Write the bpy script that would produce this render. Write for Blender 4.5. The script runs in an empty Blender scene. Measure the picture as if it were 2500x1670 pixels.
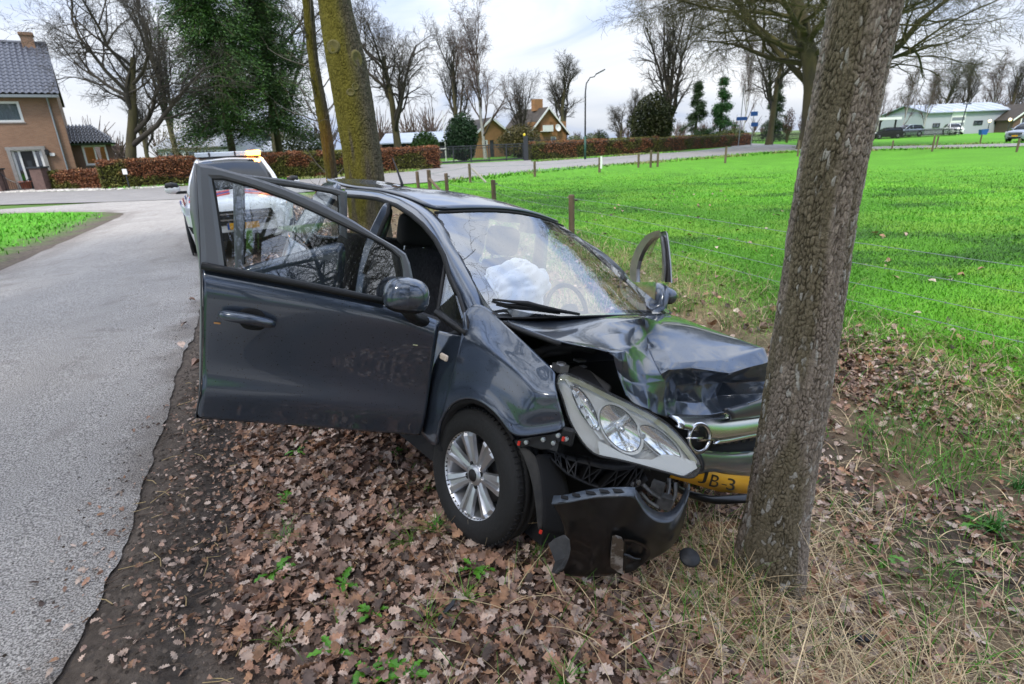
import bpy, math, random
import numpy as np
from mathutils import Matrix, Vector
rng = np.random.default_rng(7); random.seed(7)
S = bpy.context.scene; COL = S.collection
A = np.array
# ---------------------------------------------------------------- camera
FPX, PITCH, ROLL, CAMH = 1373.06, .3421, .0416, 1.8452
def cam_axes():
    p, r = PITCH, ROLL
    f = A([0, math.cos(p), -math.sin(p)]); rt = A([1., 0, 0]); dn = A([0, -math.sin(p), -math.cos(p)])
    return math.cos(r)*rt + math.sin(r)*dn, -math.sin(r)*rt + math.cos(r)*dn, f
RT, DN, FW = cam_axes()
cd = bpy.data.cameras.new('camera'); cam = bpy.data.objects.new('camera', cd); COL.objects.link(cam); S.camera = cam
cd.sensor_width = 36; cd.lens = FPX/2500*36; cd.clip_start = .05; cd.clip_end = 3000
cd.dof.use_dof = True; cd.dof.focus_distance = 2.35; cd.dof.aperture_fstop = 4.5
cam.matrix_world = Matrix(((RT[0], -DN[0], -FW[0], 0), (RT[1], -DN[1], -FW[1], 0), (RT[2], -DN[2], -FW[2], CAMH), (0, 0, 0, 1)))
S.render.resolution_x, S.render.resolution_y = 1024, 684
# ---------------------------------------------------------------- light
SUN_EL, SUN_AZ = 52, 205          # azimuth clockwise from +Y
W = bpy.data.worlds.new('World'); S.world = W; W.use_nodes = True
wn, wl = W.node_tree.nodes, W.node_tree.links; wn.clear()
def N(nt, t, **k):
    n = nt.nodes.new(t)
    for a, b in k.items():
        if a.startswith('i_'):
            s = a[2:].replace('_', ' '); s = int(s) if s.isdigit() else s
            n.inputs[s].default_value = b
        else: setattr(n, a, b)
    return n
nt = W.node_tree
sky = N(nt, 'ShaderNodeTexSky', sky_type='NISHITA', sun_disc=False, sun_elevation=math.radians(SUN_EL), sun_rotation=math.radians(SUN_AZ), air_density=1.2, dust_density=2.5)
tc = N(nt, 'ShaderNodeTexCoord'); mp = N(nt, 'ShaderNodeMapping'); mp.inputs['Scale'].default_value = (1.1, 1.1, 3.6); mp.inputs['Rotation'].default_value = (.15, -.12, .5)
nz = N(nt, 'ShaderNodeTexNoise', i_Scale=1.7, i_Detail=6., i_Roughness=.52, i_Distortion=.5)
cr = N(nt, 'ShaderNodeValToRGB')
e = cr.color_ramp.elements; e[0].position = .43; e[0].color = (3.6, 4.7, 7.3, 1); e[1].position = .66; e[1].color = (7.9, 8.1, 8.5, 1)
m1 = cr.color_ramp.elements.new(.53); m1.color = (6.5, 6.95, 7.8, 1)
mx = N(nt, 'ShaderNodeMixRGB'); mx.inputs[0].default_value = .93
bg = N(nt, 'ShaderNodeBackground', i_Strength=.0715); wo = N(nt, 'ShaderNodeOutputWorld')
wl.new(tc.outputs['Generated'], mp.inputs['Vector']); wl.new(mp.outputs[0], nz.inputs['Vector']); wl.new(nz.outputs['Fac'], cr.inputs[0])
sx = N(nt, 'ShaderNodeSeparateXYZ'); gr = N(nt, 'ShaderNodeMath', operation='MULTIPLY_ADD'); gr.inputs[1].default_value = 1.5; gr.inputs[2].default_value = .75; gr.use_clamp = False
ab = N(nt, 'ShaderNodeMath', operation='ABSOLUTE'); gm = N(nt, 'ShaderNodeMixRGB', blend_type='MULTIPLY'); gm.inputs[0].default_value = 1     # an overcast sky brightens towards the zenith
wl.new(tc.outputs['Generated'], sx.inputs[0]); wl.new(sx.outputs['Z'], ab.inputs[0]); wl.new(ab.outputs[0], gr.inputs[0]); wl.new(cr.outputs[0], gm.inputs[1]); wl.new(gr.outputs[0], gm.inputs[2])
wl.new(sky.outputs[0], mx.inputs[1]); wl.new(gm.outputs[0], mx.inputs[2]); wl.new(mx.outputs[0], bg.inputs['Color']); wl.new(bg.outputs[0], wo.inputs[0])
sd = bpy.data.lights.new('sun', 'SUN'); sun = bpy.data.objects.new('sun', sd); COL.objects.link(sun)
sd.energy = 1.5; sd.angle = math.radians(10); sd.color = (1, .93, .83)
az, el = math.radians(SUN_AZ), math.radians(SUN_EL)
sdir = Vector((math.sin(az)*math.cos(el), math.cos(az)*math.cos(el), math.sin(el)))
sun.rotation_euler = sdir.to_track_quat('Z', 'Y').to_euler()
S.view_settings.view_transform = 'Standard'; S.view_settings.look = 'None'; S.view_settings.exposure = 1.12; S.view_settings.gamma = 1; S.view_settings.use_curve_mapping = False
S.render.engine = 'CYCLES'; S.cycles.use_denoising = True; S.cycles.max_bounces = 7; S.cycles.transparent_max_bounces = 24
S.cycles.sample_clamp_indirect = 6; S.cycles.caustics_reflective = False; S.cycles.caustics_refractive = False
S.render.film_transparent = False
# ---------------------------------------------------------------- pixel helpers (d = pixels of a 2347 px wide view of the photograph)
K = 2500/2347
def ray(sx, sy): return (sx-1250)/FPX*RT + (sy-835)/FPX*DN + FW
def G(dx, dy, z=.1):
    r = ray(dx*K, dy*K); return A([0, 0, CAMH]) + (z-CAMH)/r[2]*r
def at(dx, dy, Y):
    r = ray(dx*K, dy*K); return A([0, 0, CAMH]) + Y/r[1]*r
def proj(P):
    q = A(P) - A([0, 0, CAMH]); d = q@FW
    return A([1250+FPX*(q@RT)/d, 835+FPX*(q@DN)/d])/K
def foot(dx, Y, z=.1):                      # ground point at depth Y that shows in column dx
    x = 0.
    for _ in range(30):
        p = proj((x, Y, z)); x += (dx-p[0])*Y/FPX*K*.9
    return A([x, Y, z])
def hgt(dx, dy, Y): return at(dx, dy, Y)[2]
# ---------------------------------------------------------------- mesh helpers
class Geo:
    def __init__(s): s.v = []; s.f = []; s.m = []; s.n = 0; s.c = []
    def add(s, v, f, mi=0, col=None):
        v = np.asarray(v, float).reshape(-1, 3); s.v.append(v)
        for q in f: s.f.append([i+s.n for i in q]); s.m.append(mi)
        s.n += len(v)
        s.c.append(np.tile(A(col if col is not None else (1, 1, 1, 1)), (len(v), 1)))
        return s
    def box(s, c, d, R=None, mi=0):
        v = A([[x, y, z] for x in (-.5, .5) for y in (-.5, .5) for z in (-.5, .5)])*A(d)
        if R is not None: v = v@A(R).T
        return s.add(v+A(c), [(0, 1, 3, 2), (4, 6, 7, 5), (0, 4, 5, 1), (2, 3, 7, 6), (0, 2, 6, 4), (1, 5, 7, 3)], mi)
    def tube(s, P, r, n=8, mi=0, cap=True, flat=1.):
        P = np.asarray(P, float); k = len(P); r = np.broadcast_to(np.asarray(r, float), (k,))
        T = np.gradient(P, axis=0); T /= np.linalg.norm(T, axis=1)[:, None]+1e-9
        up = A([0, 0, 1.]) if abs(T[0][2]) < .9 else A([1., 0, 0])
        V = []; u = np.cross(T[0], up)
        for i in range(k):
            u = u - T[i]*(u@T[i]); u /= np.linalg.norm(u)+1e-9; w = np.cross(T[i], u)
            a = np.arange(n)/n*2*np.pi
            V.append(P[i]+r[i]*(np.cos(a)[:, None]*u+flat*np.sin(a)[:, None]*w))
        F = [(i*n+j, i*n+(j+1) % n, (i+1)*n+(j+1) % n, (i+1)*n+j) for i in range(k-1) for j in range(n)]
        if cap: F += [tuple(range(n))[::-1], tuple((k-1)*n+j for j in range(n))]
        return s.add(np.concatenate(V), F, mi)
    def lathe(s, prof, n=32, o=(0, 0, 0), ax=(0, 0, 1), mi=0, a0=0, a1=2*np.pi):
        ax = A(ax, float); ax /= np.linalg.norm(ax); u = np.cross(ax, A([0, 0, 1.]) if abs(ax[2]) < .9 else A([1., 0, 0])); u /= np.linalg.norm(u); w = np.cross(ax, u)
        full = a1-a0 > 6.28; m = n if full else n+1; V = []
        for r, h in prof:
            a = a0+(a1-a0)*np.arange(m)/n
            V.append(A(o)+h*ax+r*(np.cos(a)[:, None]*u+np.sin(a)[:, None]*w))
        k = len(prof)
        F = [(i*m+j, i*m+(j+1) % m, (i+1)*m+(j+1) % m, (i+1)*m+j) for i in range(k-1) for j in range(m if full else n)]
        return s.add(np.concatenate(V), F, mi)
    def poly(s, pts, d, mi=0):              # closed polygon extruded by vector d
        P = np.asarray(pts, float); n = len(P)
        return s.add(np.concatenate([P, P+A(d)]), [tuple(range(n)), tuple(range(2*n-1, n-1, -1))]+[(i, i+n, (i+1) % n+n, (i+1) % n) for i in range(n)], mi)
    def grid(s, P, mi=0):
        P = np.asarray(P, float); r, c = P.shape[:2]
        return s.add(P.reshape(-1, 3), [(i*c+j, i*c+j+1, (i+1)*c+j+1, (i+1)*c+j) for i in range(r-1) for j in range(c-1)], mi)
    def mesh(s, name, mats, smooth=False):
        me = bpy.data.meshes.new(name); me.from_pydata(np.concatenate(s.v).tolist(), [], s.f)
        for m in (mats if isinstance(mats, (list, tuple)) else [mats]): me.materials.append(m)
        if max(s.m, default=0): me.polygons.foreach_set('material_index', s.m)
        if smooth: me.polygons.foreach_set('use_smooth', [True]*len(me.polygons))
        me.update(); return me
    def build(s, name, mats, parent=None, smooth=False, **kw): return link(name, s.mesh(name, mats, smooth), parent, **kw)
def link(name, me, parent=None, label=None, cat=None, group=None, kind=None, loc=None, mods=()):
    o = bpy.data.objects.new(name, me); COL.objects.link(o)
    if parent is not None: o.parent = parent
    tag(o, label, cat, group, kind)
    if loc is not None: o.location = loc
    for m in mods:
        md = o.modifiers.new(m[0], m[0])
        for a, b in m[1].items(): setattr(md, a, b)
    return o
def tag(o, label=None, cat=None, group=None, kind=None):
    for k, v in (('label', label), ('category', cat), ('group', group), ('kind', kind)):
        if v: o[k] = v
def thing(name, label, cat, loc=(0, 0, 0), rz=0, group=None):
    o = bpy.data.objects.new(name, None); COL.objects.link(o); o.empty_display_size = .1
    o.location = loc; o.rotation_euler = (0, 0, rz); tag(o, label, cat, group); return o
def bigmesh(name, V, F, mats, smooth=False, col=None):           # numpy arrays, F all of one size
    me = bpy.data.meshes.new(name); V = np.ascontiguousarray(V, np.float32); F = np.ascontiguousarray(F, np.int32); k = F.shape[1]
    me.vertices.add(len(V)); me.vertices.foreach_set('co', V.ravel())
    me.loops.add(F.size); me.loops.foreach_set('vertex_index', F.ravel())
    me.polygons.add(len(F)); me.polygons.foreach_set('loop_start', np.arange(0, F.size, k, dtype=np.int32)); me.polygons.foreach_set('loop_total', np.full(len(F), k, np.int32))
    for m in (mats if isinstance(mats, (list, tuple)) else [mats]): me.materials.append(m)
    if smooth: me.polygons.foreach_set('use_smooth', np.ones(len(F), bool))
    if col is not None:
        a = me.attributes.new('tint', 'FLOAT_COLOR', 'POINT'); c = np.ones((len(V), 4), np.float32); c[:, :col.shape[1]] = col; a.data.foreach_set('color', c.ravel())
    me.update(calc_edges=True); return me
def resamp(P, n):
    P = np.asarray(P, float); d = np.r_[0, np.cumsum(np.linalg.norm(np.diff(P, axis=0), axis=1))]
    t = np.linspace(0, d[-1], n); return np.stack([np.interp(t, d, P[:, i]) for i in range(P.shape[1])], 1)
def spline(P, n):                            # Catmull-Rom through the points, n samples
    P = np.asarray(P, float); k = len(P); Q = np.vstack([2*P[0]-P[1], P, 2*P[-1]-P[-2]]); t = np.linspace(0, k-1, n); o = []
    for x in t:
        i = min(int(x), k-2); u = x-i; a, b, c, d = Q[i:i+4]
        o.append(.5*((2*b)+(-a+c)*u+(2*a-5*b+4*c-d)*u*u+(-a+3*b-3*c+d)*u**3))
    return A(o)
def coons(top, bot, n, m, bulge=None):       # ruled patch between two polylines, n along, m across, optional bulge(s,t)->vec
    a, b = resamp(top, n), resamp(bot, n); t = np.linspace(0, 1, m)[:, None, None]
    P = a[None]*(1-t)+b[None]*t
    if bulge is not None:
        for i in range(m):
            for j in range(n): P[i, j] += bulge(j/(n-1), i/(m-1))
    return P
def vnoise(P, seed=0):                       # value noise, P (...,d), d 2 or 3
    P = np.asarray(P, float); I = np.floor(P).astype(np.int64); f = P-I; f = f*f*(3-2*f); d = P.shape[-1]; out = 0
    for c in range(2**d):
        h = np.full(P.shape[:-1], seed*374761393+1013, np.int64); w = 1
        for k in range(d):
            b = (c >> k) & 1; h = (h*31 + (I[..., k]+b)*[374761393, 668265263, 2147483647][k]) & 0xffffffff; h = ((h ^ (h >> 13))*1274126177) & 0xffffffff
            w = w*(f[..., k] if b else 1-f[..., k])
        out = out + w*((h ^ (h >> 16)) & 0xffff)/65535.
    return out
def fbm(P, o=4, seed=0): return sum(vnoise(np.asarray(P)*2**i, seed+i)*.5**i for i in range(o))/sum(.5**i for i in range(o))
def rotz(a): c, s = math.cos(a), math.sin(a); return A([[c, -s, 0], [s, c, 0], [0, 0, 1.]])
# ---------------------------------------------------------------- materials
def srgb(r, g, b): return tuple((c/255/12.92 if c/255 <= .04045 else ((c/255+.055)/1.055)**2.4) for c in (r, g, b))
def mat(name, col, rough=.6, metal=0., col2=None, nscale=5., bump=0., bscale=40., coat=0., stretch=None, spec=.5, attr=False, contrast=(.35, .65), emit=None, coords='Object', trans=0., detail=5.):
    m = bpy.data.materials.new(name); m.use_nodes = True; nt = m.node_tree; b = nt.nodes['Principled BSDF']; L = nt.links
    b.inputs['Base Color'].default_value = (*col, 1); b.inputs['Roughness'].default_value = rough; b.inputs['Metallic'].default_value = metal
    b.inputs['Specular IOR Level'].default_value = spec
    if coat: b.inputs['Coat Weight'].default_value = coat; b.inputs['Coat Roughness'].default_value = .02
    if trans: b.inputs['Transmission Weight'].default_value = trans
    vec = None
    if col2 is not None or bump:
        t = N(nt, 'ShaderNodeTexCoord'); vec = t.outputs[coords]
        if stretch:
            q = N(nt, 'ShaderNodeMapping'); q.inputs['Scale'].default_value = stretch; L.new(vec, q.inputs[0]); vec = q.outputs[0]
    csrc = None
    if col2 is not None:
        n = N(nt, 'ShaderNodeTexNoise', i_Scale=nscale, i_Detail=detail, i_Roughness=.6); L.new(vec, n.inputs['Vector'])
        r = N(nt, 'ShaderNodeValToRGB'); r.color_ramp.elements[0].position = contrast[0]; r.color_ramp.elements[1].position = contrast[1]
        r.color_ramp.elements[0].color = (*col, 1); r.color_ramp.elements[1].color = (*col2, 1)
        L.new(n.outputs['Fac'], r.inputs[0]); csrc = r.outputs[0]
    if attr:
        a = N(nt, 'ShaderNodeAttribute', attribute_name='tint')
        if csrc is not None:
            x = N(nt, 'ShaderNodeMixRGB', blend_type='MULTIPLY'); x.inputs[0].default_value = 1; L.new(csrc, x.inputs[1]); L.new(a.outputs['Color'], x.inputs[2]); csrc = x.outputs[0]
        else: csrc = a.outputs['Color']
    if csrc is not None: L.new(csrc, b.inputs['Base Color'])
    if bump:
        n = N(nt, 'ShaderNodeTexNoise', i_Scale=bscale, i_Detail=6., i_Roughness=.6); L.new(vec, n.inputs['Vector'])
        u = N(nt, 'ShaderNodeBump', i_Strength=min(1., bump), i_Distance=.02); L.new(n.outputs['Fac'], u.inputs['Height']); L.new(u.outputs[0], b.inputs['Normal'])
    if emit: b.inputs['Emission Color'].default_value = (*emit[0], 1); b.inputs['Emission Strength'].default_value = emit[1]
    return m
def glass(name, tint=(.8, .85, .85), refl=.25, rough=.0, dirt=.0, milky=0.):
    m = bpy.data.materials.new(name); m.use_nodes = True; nt = m.node_tree; nt.nodes.clear(); L = nt.links
    o = N(nt, 'ShaderNodeOutputMaterial'); t = N(nt, 'ShaderNodeBsdfTransparent'); t.inputs[0].default_value = (*tint, 1)
    g = N(nt, 'ShaderNodeBsdfGlossy', i_Roughness=rough); g.inputs[0].default_value = (.95, .97, 1, 1)
    lf_ = N(nt, 'ShaderNodeLayerWeight'); lw = N(nt, 'ShaderNodeMath', operation='POWER'); lw.inputs[1].default_value = 5.; L.new(lf_.outputs['Facing'], lw.inputs[0]); lf_.inputs[0].default_value = .5; mr = N(nt, 'ShaderNodeMapRange'); mr.inputs['To Min'].default_value = refl; mr.inputs['To Max'].default_value = 1.
    x = N(nt, 'ShaderNodeMixShader'); L.new(lw.outputs[0], mr.inputs[0]); L.new(mr.outputs[0], x.inputs[0]); L.new(t.outputs[0], x.inputs[1]); L.new(g.outputs[0], x.inputs[2])
    last = x
    if milky:
        d = N(nt, 'ShaderNodeBsdfDiffuse'); d.inputs[0].default_value = (.80, .82, .78, 1); y = N(nt, 'ShaderNodeMixShader'); y.inputs[0].default_value = milky; L.new(x.outputs[0], y.inputs[1]); L.new(d.outputs[0], y.inputs[2]); last = y
    if dirt:
        tx = N(nt, 'ShaderNodeTexCoord'); v = N(nt, 'ShaderNodeTexNoise', i_Scale=160., i_Detail=1.); r = N(nt, 'ShaderNodeValToRGB'); r.color_ramp.elements[0].position = .70; r.color_ramp.elements[1].position = .74
        d = N(nt, 'ShaderNodeBsdfDiffuse'); d.inputs[0].default_value = (.25, .27, .28, 1); y = N(nt, 'ShaderNodeMixShader'); mm = N(nt, 'ShaderNodeMath', operation='MULTIPLY'); mm.inputs[1].default_value = dirt
        L.new(tx.outputs['Object'], v.inputs['Vector']); L.new(v.outputs['Fac'], r.inputs[0]); L.new(r.outputs[0], mm.inputs[0]); L.new(mm.outputs[0], y.inputs[0]); L.new(x.outputs[0], y.inputs[1]); L.new(d.outputs[0], y.inputs[2]); last = y
    L.new(last.outputs[0], o.inputs[0]); return m
# ================================================================ ground
RN = A([.92537, .37907]); RD = A([-.37907, .92537]); E0 = A([-1.63, 1.49])
def off(x, y): return x*RN[0]+y*RN[1]+.94354
def alo(x, y): return (x-E0[0])*RD[0]+(y-E0[1])*RD[1]
def sm(a, b, x): t = np.clip((np.asarray(x, float)-a)/(b-a), 0, 1); return t*t*(3-2*t)
def gz(x, y):
    x = np.asarray(x, float); y = np.asarray(y, float); s = off(x, y); a = alo(x, y)
    prof = np.interp(s, [-4.4, -3.9, -3.6, 0, .08, .35, .6, .9, 1.5, 2.2, 3.0, 3.7, 4.2, 4.8, 5.6, 6.4, 8, 30], [.09, .05, .07, .07, .075, .06, .055, .09, .125, .03, -.15, -.29, -.33, -.29, -.15, .02, .07, .09])
    fade = sm(19, 24, a); z = prof*(1-fade)+.085*fade
    P = np.stack([x, y], -1); near = np.exp(-np.maximum(0, np.hypot(x, y)-6)/6)
    rough = sm(.0, .25, s)*(1-.7*sm(6.2, 7, s))*(1-fade)
    z = z + rough*near*((fbm(P*3.1, 4, 3)-.5)*.11) + sm(7, 12, s)*(fbm(P*.22, 3, 5)-.5)*.10
    rut = np.exp(-((s-.36-.08*np.sin(a*1.3))/.09)**2)*sm(-2, 0, a)*(1-sm(5, 7, a)); z = z-rut*.055
    return z
def nonuni(lo, d0, d1, hi, step, g):
    c = list(np.arange(d0, d1+1e-6, step)); s = step; x = d0
    L = []; 
    while x > lo: s *= g; x -= s; L.append(x)
    s = step; x = d1; Rr = []
    while x < hi: s *= g; x += s; Rr.append(x)
    return A(L[::-1]+c+Rr)
gx = nonuni(-900, -3, 5.2, 900, .055, 1.075); gy = nonuni(-60, .4, 8.5, 1600, .055, 1.06)
X, Y = np.meshgrid(gx, gy); Zg = gz(X, Y); V = np.stack([X, Y, Zg], -1).reshape(-1, 3)
nr, nc = X.shape; i = np.arange(nr-1)[:, None]*nc+np.arange(nc-1)[None]; F = np.stack([i, i+1, i+nc+1, i+nc], -1).reshape(-1, 4)
s = off(X, Y).ravel(); a_ = alo(X, Y).ravel(); n1 = fbm(V[:, :2]*1.7, 4, 11); n2 = fbm(V[:, :2]*6, 3, 17)
soil, mud, leafc, straw, grs = A([.115, .092, .074]), A([.058, .049, .043]), A([.14, .088, .064]), A([.24, .19, .10]), A([.088, .26, .014])
def lerp(a, b, t): return a*(1-t[:, None])+b*t[:, None]
c = np.tile(grs, (len(V), 1)); nearv = 1-sm(20, 26, a_)
c = lerp(c, straw, np.clip(sm(7.4, 6.2, s)*1.0, 0, 1)*.7*nearv)
c = lerp(c, leafc*.6+straw*.5, sm(6.3, 5.2, s+n1*1.2-.5)*nearv); c = lerp(c, leafc*.8, sm(3.4, 2.6, s)*nearv)
c = lerp(c, mud, np.exp(-((s-4.1+ (n1-.5)*1.6)/.45)**2)*.8*nearv*(V[:, 1] < 6))
c = lerp(c, soil, sm(.85, .45, s+(n1-.5)*.5)*nearv); c = lerp(c, mud, np.exp(-((s-.36-.08*np.sin(a_*1.3))/.13)**2)*.9*nearv)
lawn = (s < -3.75); c[lawn] = lerp(np.tile(grs, (lawn.sum(), 1)), soil, sm(-4.7, -3.9, s[lawn]+(n1[lawn]-.5)))
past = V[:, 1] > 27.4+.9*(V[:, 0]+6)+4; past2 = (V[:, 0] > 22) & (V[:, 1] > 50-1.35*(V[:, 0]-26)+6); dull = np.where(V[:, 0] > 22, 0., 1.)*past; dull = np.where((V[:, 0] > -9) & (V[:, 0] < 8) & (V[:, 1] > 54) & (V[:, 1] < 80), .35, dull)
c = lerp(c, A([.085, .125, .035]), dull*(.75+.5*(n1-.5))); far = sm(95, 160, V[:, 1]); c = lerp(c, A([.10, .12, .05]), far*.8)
c *= (.75+.5*n2)[:, None]
M_ground = mat('soil_and_turf', (.72, .72, .72), .95, col2=(1.3, 1.3, 1.3), nscale=14, bump=1., bscale=45, attr=True, spec=.25)
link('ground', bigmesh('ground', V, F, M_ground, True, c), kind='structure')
ground = bpy.data.objects['ground']
# ---------------------------------------------------------------- roads
def road_mat(name, c0, c1, big=(.90, 1.07), attr=False):
    m = mat(name, c0, .75, col2=c1, nscale=125, bump=.7, bscale=150, contrast=(.38, .64), spec=.35, detail=2., attr=attr)
    nt = m.node_tree; b = nt.nodes['Principled BSDF']; src = b.inputs['Base Color'].links[0].from_socket
    t = N(nt, 'ShaderNodeTexCoord'); n = N(nt, 'ShaderNodeTexNoise', i_Scale=.9, i_Detail=6., i_Roughness=.65); r = N(nt, 'ShaderNodeMapRange'); r.inputs['To Min'].default_value = big[0]; r.inputs['To Max'].default_value = big[1]; r.inputs['From Min'].default_value = .35; r.inputs['From Max'].default_value = .65
    x = N(nt, 'ShaderNodeMixRGB', blend_type='MULTIPLY'); x.inputs[0].default_value = 1
    nt.links.new(t.outputs['Object'], n.inputs['Vector']); nt.links.new(n.outputs['Fac'], r.inputs[0]); nt.links.new(src, x.inputs[1]); nt.links.new(r.outputs[0], x.inputs[2]); nt.links.new(x.outputs[0], b.inputs['Base Color'])
    return m
M_road = road_mat('chip_seal', (.125, .114, .103), (.64, .595, .545), attr=True); M_road2 = road_mat('pale_asphalt', (.21, .198, .186), (.33, .312, .295))
def offp(s, a): p = E0+RN*s+RD*a; return [p[0], p[1]]
al = np.r_[np.arange(-8, -1, .12), np.arange(-1, 6, .03), np.arange(6, 10, .12), np.arange(10, 27.5, .5)]
wob = (fbm(np.stack([al*1.3, al*0], -1), 4, 31)-.5)*.13+(fbm(np.stack([al*9, al*0], -1), 3, 33)-.5)*.035
P = []
for a, w in zip(al, wob):
    lo = -3.5 - max(0, a-20.5)**1.6*.45 - w; hi = 0+w + max(0, a-21)*.3
    row = []
    for q in np.linspace(0, 1, 13):
        s_ = lo+(hi-lo)*q; x, y = offp(s_, a); row.append([x, y, .112-.03*(2*q-1)**2+.004])
    P.append(row)
RP = A(P); nr_, nc_ = RP.shape[:2]; RP2 = np.stack([np.stack([np.interp(np.linspace(0, 1, 49), np.linspace(0, 1, nc_), RP[i_, :, k_]) for k_ in range(3)], -1) for i_ in range(nr_)]); nc_ = 49
q_ = np.linspace(0, 1, nc_)[None]*np.ones((nr_, 1)); dn_ = fbm(RP2[..., :2]*2.3, 4, 141); e1 = sm(.90, 1.0, q_+(dn_-.5)*.2)**2; e0 = sm(.22, .0, q_+(dn_-.5)*.3); band = np.exp(-((q_-.30)/.09)**2)+np.exp(-((q_-.74)/.09)**2); spot = sm(.72, .76, fbm(RP2[..., :2]*4.5, 3, 147))*.2
rc = (1-.03*band*sm(.3, .6, dn_))[..., None]*A([1., 1., 1.]); k_ = np.clip(.5*np.maximum(e1, e0)*sm(.35, .65, dn_+.15)+spot, 0, .85)[..., None]; rc = rc*(1-k_)+A([.30, .24, .19])*k_
i_ = np.arange(nr_-1)[:, None]*nc_+np.arange(nc_-1)[None]; link('road', bigmesh('road', RP2.reshape(-1, 3), np.stack([i_, i_+1, i_+nc_+1, i_+nc_], -1).reshape(-1, 4), M_road, True, rc.reshape(-1, 3)), kind='structure')
near = [(-70, 34), (-45, 28), (-30, 26.0), (-22.3, 25.4), (-16, 24.4), (-11, 24.6), (-8, 26), (-5.4, 27.9), (-3.4, 29.2), (0, 33.2), (4, 37.6), (10.8, 42.6), (17.7, 47.4), (22, 50), (25.6, 50.2), (30, 46.8), (37.2, 41.6), (60, 28), (90, 16)]
farr = [(-70, 52), (-45, 43), (-30.9, 36.0), (-22.8, 33.9), (-19.8, 34.6), (-12.5, 36.9), (-8, 40.5), (-5.5, 43.5), (-2, 46.5), (2.4, 50.4), (7.3, 54), (13, 58), (19, 62), (24, 66), (29, 60), (36, 51.5), (43, 46.2), (64, 33.5), (94, 21)]
rdA, rdB = a, b = spline(near, 90), spline(farr, 90); P = [[np.r_[a[i]*(1-q)+b[i]*q, .128+.0*q] for i in range(90)] for q in np.linspace(0, 1, 5)]
Geo().grid(P).build('cross_road', M_road2, None, True, kind='structure')
b2 = spline([(19, 61.5), (25, 70), (30, 78), (34, 96), (40, 130)], 30); a2 = spline([(29.5, 59.5), (33.5, 67), (36, 76), (39, 95), (46, 130)], 30)
Geo().grid([[np.r_[a2[i]*(1-q)+b2[i]*q, .124] for i in range(30)] for q in (0, .5, 1)]).build('side_road', M_road2, None, True, kind='structure')
Geo().grid([[np.r_[x, y, .119] for x, y in r] for r in ([(-6.5, 42.5), (2.6, 50)], [(-6.3, 54.4), (2.6, 56.2)])]).build('driveway', M_road2, None, kind='structure')
gp = rng.uniform(0, 1, (2600, 2)); gp = np.stack([-33+gp[:, 0]*13, 34.4+gp[:, 1]*3.0], 1)
gp[:, 1] = np.interp(gp[:, 0], [-45, -30.9, -22.8, -19.8], [43, 36.0, 33.9, 34.6])-.1+(gp[:, 1]-34.4)*.75
def shards(P, size, M, name, cols, h=.4, **kw):
    n = len(P); t = np.linspace(0, 2*np.pi, 6)[:-1]; r = rng.uniform(.6, 1, (n, 5, 1))*size[:, None, None]
    V = np.concatenate([P[:, None]+np.stack([np.cos(t)*r[..., 0], np.sin(t)*r[..., 0], 0*r[..., 0]], -1), (P+np.stack([0*size, 0*size, size*h], -1))[:, None]], 1)
    F = np.concatenate([np.stack([np.arange(n)*6+i, np.arange(n)*6+(i+1) % 5, np.arange(n)*6+5], -1) for i in range(5)])
    return link(name, bigmesh(name, V.reshape(-1, 3), F, M, False, np.repeat(cols, 6, 0)), **kw)
M_tint = mat('tinted', (.8, .8, .8), .9, col2=(1.15, 1.15, 1.15), nscale=8, attr=True, spec=.25)
shards(np.c_[gp, 0*gp[:, 0]+.132], rng.uniform(.06, .14, 2600), M_tint, 'gravel', np.tile([.55, .52, .47], (2600, 1))*rng.uniform(.5, 1.3, (2600, 1)), kind='stuff')
# ================================================================ litter, straw, grass
M_leaf = mat('dead_leaf', (.7, .7, .7), .7, col2=(1.25, 1.2, 1.15), nscale=30, attr=True, spec=.35)
LEAF2D = [(0, 0), (.06, .10), (.20, .16), (.14, .26), (.30, .36), (.17, .46), (.33, .60), (.18, .68), (.24, .82), (.10, .90), (0, 1.0)]
def leaf_proto():                            # lobed oak leaf, midrib + two sides
    out = []
    for x, y in LEAF2D: out.append((x, y))
    mid = [(0, y) for x, y in LEAF2D]
    V = [(0, y, 0) for _, y in LEAF2D[1:-1]]; nmid = len(V)
    R_ = [(x, y, 0) for x, y in LEAF2D]; L_ = [(-x, y, 0) for x, y in LEAF2D[1:-1]]
    V = V+R_+L_; F = []
    m = lambda i: i-1; r = lambda i: nmid+i; l = lambda i: (r(0) if i == 0 else r(10) if i == 10 else nmid+11+i-1)
    F += [(r(0), r(1), m(1)), (r(0), m(1), l(1))]
    for i in range(1, 9): F += [(m(i), r(i), r(i+1)), (m(i), r(i+1), m(i+1)), (m(i), l(i+1), l(i)), (m(i), m(i+1), l(i+1))]
    F += [(m(9), r(9), r(10)), (m(9), r(10), l(9))]
    return A(V, float), A(F)
LV, LF = leaf_proto()
LV5 = A([(0, 0, 0), (.26, .3, 0), (.28, .65, 0), (0, 1, 0), (-.3, .62, 0), (-.24, .28, 0)], float); LF5 = A([(0, 1, 2), (0, 2, 3), (0, 3, 4), (0, 4, 5)])
LEAFCOL = A([[.34, .215, .165], [.25, .148, .105], [.44, .31, .245], [.18, .11, .08], [.37, .20, .13], [.52, .39, .32], [.10, .068, .055], [.33, .18, .105]])
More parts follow.
